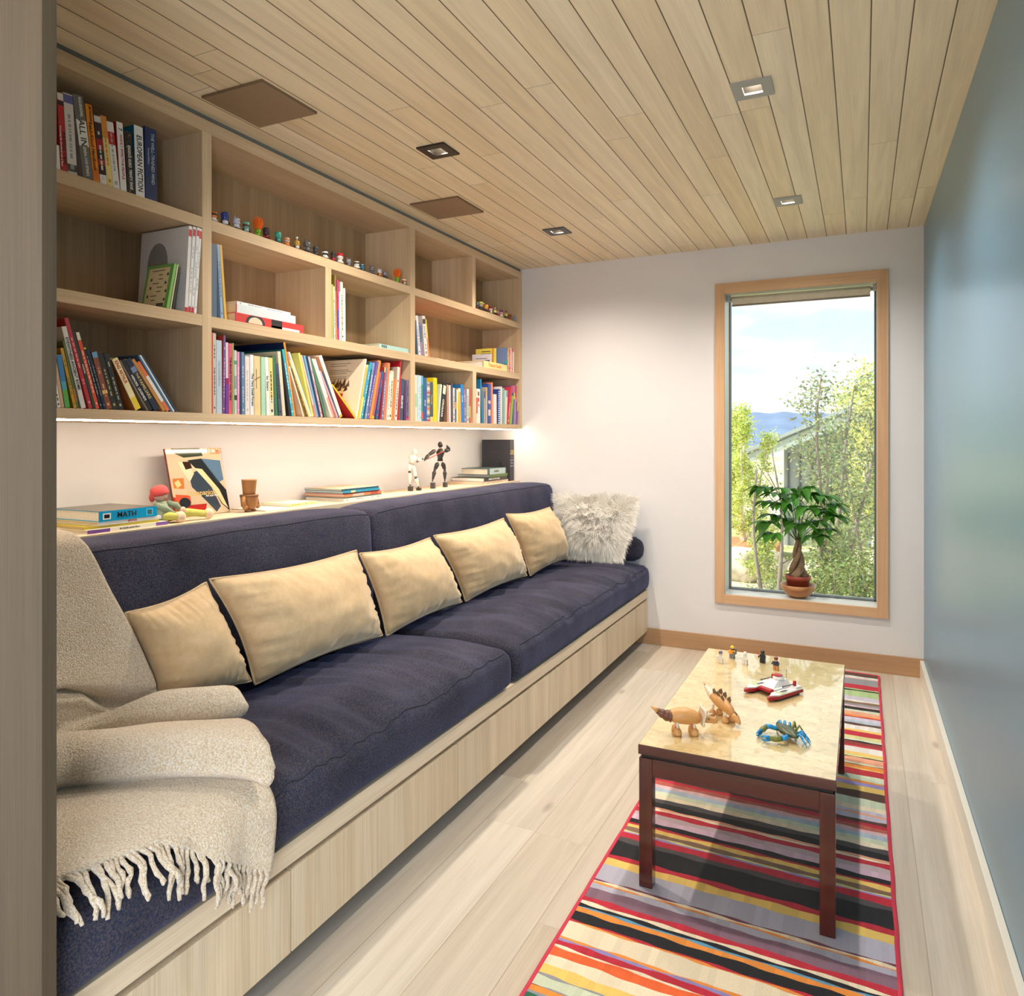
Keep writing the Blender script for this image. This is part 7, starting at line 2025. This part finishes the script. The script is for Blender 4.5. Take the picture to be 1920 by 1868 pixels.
# trees
LEAFOUT = vcol_mat('garden_leaf', 0.55, 0.0, trans=0.5)
def leaf(mb, p, L, w, rr, base, vary):
    d = Vector((rr.gauss(0, 1), rr.gauss(0, 1), rr.gauss(0, .7) - 0.2)).normalized(); s_ = d.orthogonal().normalized()
    s_ = (Matrix.Rotation(rr.uniform(0, 2 * PI), 3, d) @ s_) * w
    k = rr.uniform(1 - vary, 1 + vary); h = rr.uniform(-0.08, 0.08)
    mb.set(c=(min(255, base[0] * k * (1 + h)), min(255, base[1] * k), min(255, base[2] * k * (1 - h))))
    v = [mb.v(p), mb.v(p + d * L * 0.5 + s_), mb.v(p + d * L), mb.v(p + d * L * 0.5 - s_)]
    mb.face(v)
def tree(name, label, base, height, spread, stems, nleaf, L, col, bark, seed, first=0.15, vary=0.25, twigs=0, lean=(0, 0), cat='tree', group='trees and shrubs outside the window', nb=9, squash=1.0):
    rr = random.Random(seed); base = Vector(base)
    t = thing(name, label, cat, base, group=group)
    mt = MB().set(sm=True); ends = []
    for k in range(stems):
        a = 2 * PI * k / max(1, stems) + rr.uniform(0, 1); off = spread * 0.12 * (stems > 1)
        p = base + Vector((math.cos(a) * off, math.sin(a) * off, 0)); hh = height * rr.uniform(0.8, 1.0)
        pts = [p]; n = 9; dirv = Vector((math.cos(a) * 0.12 * (stems > 1) + lean[0], math.sin(a) * 0.12 * (stems > 1) + lean[1], 1)).normalized()
        for i in range(n):
            dirv = (dirv + Vector((rr.uniform(-.1, .1), rr.uniform(-.1, .1), 0.05))).normalized(); pts.append(pts[-1] + dirv * hh / n)
        r0 = 0.012 * height + 0.008
        mt.tube(pts, [r0 * (1 - 0.85 * i / n) for i in range(n + 1)], 7)
        for j in range(nb):
            s_ = first + (1 - first) * (j + rr.random()) / nb
            x = s_ * n; i = min(int(x), n - 1); q = pts[i].lerp(pts[i + 1], x - i)
            aa = rr.uniform(0, 2 * PI); ln = spread * rr.uniform(0.5, 1.0) * (1.0 - 0.55 * s_) + 0.05
            d = Vector((math.cos(aa), math.sin(aa) * squash, rr.uniform(0.25, 0.9))).normalized()
            b1 = q + d * ln * 0.5; b2 = b1 + (d + Vector((rr.uniform(-.4, .4), rr.uniform(-.4, .4), rr.uniform(-.1, .4)))).normalized() * ln * 0.5
            mt.tube([q, b1, b2], [r0 * 0.30 * (1.1 - s_) + 0.003, r0 * 0.2 * (1.1 - s_) + 0.002, 0.0015], 5)
            ends.append((q, b1, b2))
        ends.append((pts[-3], pts[-2], pts[-1]))
        if k < twigs:
            for j in range(4):
                e = pts[-2] + Vector((rr.uniform(-.5, .1), rr.uniform(-.1, .1), rr.uniform(0.3, 0.75))) * 0.8
                mt.tube([pts[-3], pts[-3].lerp(e, 0.5) + Vector((rr.uniform(-.06, .06), 0, 0)), e], [0.005, 0.0035, 0.0012], 5)
    mt.build('trunk', bark, t, smooth=True)
    ml = MB()
    for i in range(nleaf):
        q, b1, b2 = rr.choice(ends); s_ = rr.random() ** 0.7
        p = q.lerp(b1, s_ * 2) if s_ < 0.5 else b1.lerp(b2, s_ * 2 - 1)
        jt = spread * 0.16
        p = p + Vector((rr.gauss(0, jt), rr.gauss(0, jt) * squash, rr.gauss(0, jt)))
        if p.z < GZ + 0.02: p.z = GZ + 0.02 + rr.random() * 0.1
        leaf(ml, p, L * rr.uniform(0.7, 1.2), L * 0.22, rr, col, vary)
    ml.build('foliage', LEAFOUT, t, recalc=False)
    return t
GREYBARK = plain('grey_willow_bark', (146, 134, 124), 0.9, var=0.2, scale=12)
WHITEBARK = plain('pale_aspen_bark', (216, 208, 194), 0.9, var=0.18, scale=8)
def gp(u, d):
    p = dep(u, 1000, d); p.z = GZ; return p
tree('willow_tree', 'grey green willow in front of the house, right behind the potted plant', gp(1552, 9.6), 3.8, 0.55, 4, 6200, 0.062, (150, 162, 118), GREYBARK, 5, first=0.18, twigs=3, nb=12)
tree('willow_tree', 'slim bare-twigged sapling left of the willow, crossing the pale fascia', gp(1450, 9.0), 2.9, 0.30, 2, 260, 0.055, (160, 174, 122), GREYBARK, 8, first=0.3, twigs=2, nb=8)
tree('willow_tree', 'broad grey green willow at the right edge of the window', gp(1626, 10.4), 3.3, 0.62, 3, 5000, 0.062, (156, 168, 116), GREYBARK, 13, first=0.12, nb=12)
tree('aspen_tree', 'sunlit yellow green aspen behind the right-hand willow', gp(1618, 15.0), 4.35, 1.0, 3, 6500, 0.085, (212, 214, 130), WHITEBARK, 21, first=0.3, nb=14)
tree('aspen_tree', 'sunlit yellow green aspen at the far left of the window', gp(1366, 24.0), 4.4, 1.15, 3, 10500, 0.11, (210, 218, 122), WHITEBARK, 31, first=0.1, nb=14)
tree('aspen_tree', 'yellow green aspen with a pale trunk left of the house roof', gp(1396, 18.6), 3.85, 0.50, 3, 6500, 0.085, (204, 216, 128), WHITEBARK, 37, first=0.12, nb=13)
tree('aspen_tree', 'low pale green aspen in front of the house wall corner', gp(1428, 14.4), 1.25, 0.45, 2, 2000, 0.08, (196, 206, 130), WHITEBARK, 41, first=0.1, nb=12)
tree('aspen_tree', 'dim aspen rising behind the house roof', gp(1600, 31.5), 5.2, 1.6, 2, 2600, 0.15, (190, 200, 124), WHITEBARK, 43, first=0.25, nb=12)
for i, (u, d, h, s_, n, c_, lab) in enumerate([
    (1462, 8.2, 0.95, 0.34, 900, (168, 176, 122), 'low shrub at the foot of the window, left of the wooden bowl'),
    (1506, 9.2, 1.35, 0.40, 1300, (150, 162, 108), 'shrub behind the pot and trunk of the plant'),
    (1552, 8.0, 1.35, 0.45, 1700, (136, 150, 96), 'dark shrub right of the wooden bowl'),
    (1596, 8.6, 1.8, 0.55, 2200, (142, 156, 100), 'dense shrub filling the lower right of the window'),
    (1638, 8.0, 1.55, 0.5, 1500, (132, 146, 92), 'shrub cut off by the right window jamb'),
    (1568, 12.5, 2.3, 0.8, 2400, (156, 168, 106), 'taller shrub between the willow trunks and the dark wing')]):
    tree('garden_shrub', lab, gp(u, d), h, s_, 4, int(n * 1.5), 0.058, c_, GREYBARK, 60 + i, first=0.05, cat='shrub', nb=8)
# ------------------------------------------------------------------ daylight and lamps
w = bpy.data.worlds.new('summer_sky'); SC.world = w; w.use_nodes = True
nt = w.node_tree; bg = nt.nodes['Background']
tc = N(nt, 'ShaderNodeTexCoord')
sp = N(nt, 'ShaderNodeSeparateXYZ'); nt.links.new(tc.outputs['Generated'], sp.inputs[0])
grad = ramp(nt, [(0.0, rgb(232, 238, 240)), (0.25, rgb(196, 218, 232)), (0.7, rgb(150, 188, 222))])
nt.links.new(sp.outputs['Z'], grad.inputs['Fac'])
mp = N(nt, 'ShaderNodeMapping'); mp.inputs['Scale'].default_value = (2.2, 2.2, 6.5); mp.inputs['Location'].default_value = (0.35, 0.1, 0.55)
nt.links.new(tc.outputs['Generated'], mp.inputs['Vector'])
nz = N(nt, 'ShaderNodeTexNoise'); nz.inputs['Scale'].default_value = 2.6; nz.inputs['Detail'].default_value = 7; nz.inputs['Roughness'].default_value = 0.55; nz.inputs['Distortion'].default_value = 0.3
nt.links.new(mp.outputs[0], nz.inputs['Vector'])
cl = ramp(nt, [(0.36, (0, 0, 0, 1)), (0.50, (1, 1, 1, 1))])
nt.links.new(nz.outputs['Fac'], cl.inputs['Fac'])
shade = ramp(nt, [(0.40, rgb(206, 218, 228)), (0.58, rgb(255, 255, 255))])
nt.links.new(nz.outputs['Fac'], shade.inputs['Fac'])
nt.links.new(mixc(nt, cl.outputs['Color'], grad.outputs['Color'], shade.outputs['Color']), bg.inputs['Color'])
bg.inputs['Strength'].default_value = 0.95

def lamp(name, typ, loc, energy, color, rot=(0, 0, 0), **kw):
    l = bpy.data.lights.new(name, typ); l.energy = energy; l.color = color
    for k, v in kw.items(): setattr(l, k, v)
    o = bpy.data.objects.new(name, l); COL.objects.link(o); o.location = loc; o.rotation_euler = rot
    return o
sun = lamp('sun', 'SUN', (-6, 0, 9), 5.0, (1.0, 0.93, 0.82), angle=0.01)
sun.rotation_euler = Vector((0.62, 0.22, -0.75)).to_track_quat('-Z', 'Y').to_euler()
WARM = (1.0, 0.87, 0.72)
for x in LX:
    for y in LY:
        lamp('downlight_beam', 'SPOT', (x, y, CEIL - 0.012), 62 if x < -1 else 52, WARM if x < -1 else (1.0, 0.92, 0.82),
             spot_size=math.radians(152), spot_blend=1.0, shadow_soft_size=0.03)
# fill lamp added in the unseen hall window, coloured like cool daylight
lamp('hall_fill_light', 'AREA', (xr(-1.7) + 0.03, -1.7, 1.35), 125, (0.88, 0.94, 1.0), (PI / 2, 0, PI / 2), shape='RECTANGLE', size=2.4, size_y=2.0)
lamp('garden_window_portal', 'AREA', (-0.35, 5.02, 1.32), 1, (1, 1, 1), (-PI / 2, 0, 0), shape='RECTANGLE', size=0.86, size_y=1.9).data.cycles.is_portal = True

# ------------------------------------------------------------------ camera
cam = bpy.data.cameras.new('camera'); co = bpy.data.objects.new('camera', cam); COL.objects.link(co)
co.location = (0, 0, EYE); co.rotation_euler = (PI / 2, 0, YAW)
cam.sensor_fit = 'HORIZONTAL'; cam.sensor_width = 36.0; cam.lens = FOC / 1920 * 36.0
cam.shift_x = 0.0; cam.shift_y = -(934.0 - HORIZ) / 1920.0
cam.clip_start = 0.05; cam.clip_end = 2000
SC.camera = co
SC.view_settings.view_transform = 'Standard'; SC.view_settings.look = 'None'
SC.view_settings.exposure = 0.56; SC.view_settings.gamma = 1.0; SC.view_settings.use_curve_mapping = False
cy = SC.cycles
cy.max_bounces = 8; cy.diffuse_bounces = 5; cy.glossy_bounces = 4; cy.transmission_bounces = 4; cy.transparent_max_bounces = 12
cy.caustics_reflective = False; cy.caustics_refractive = False; cy.sample_clamp_indirect = 6.0
cy.use_denoising = True
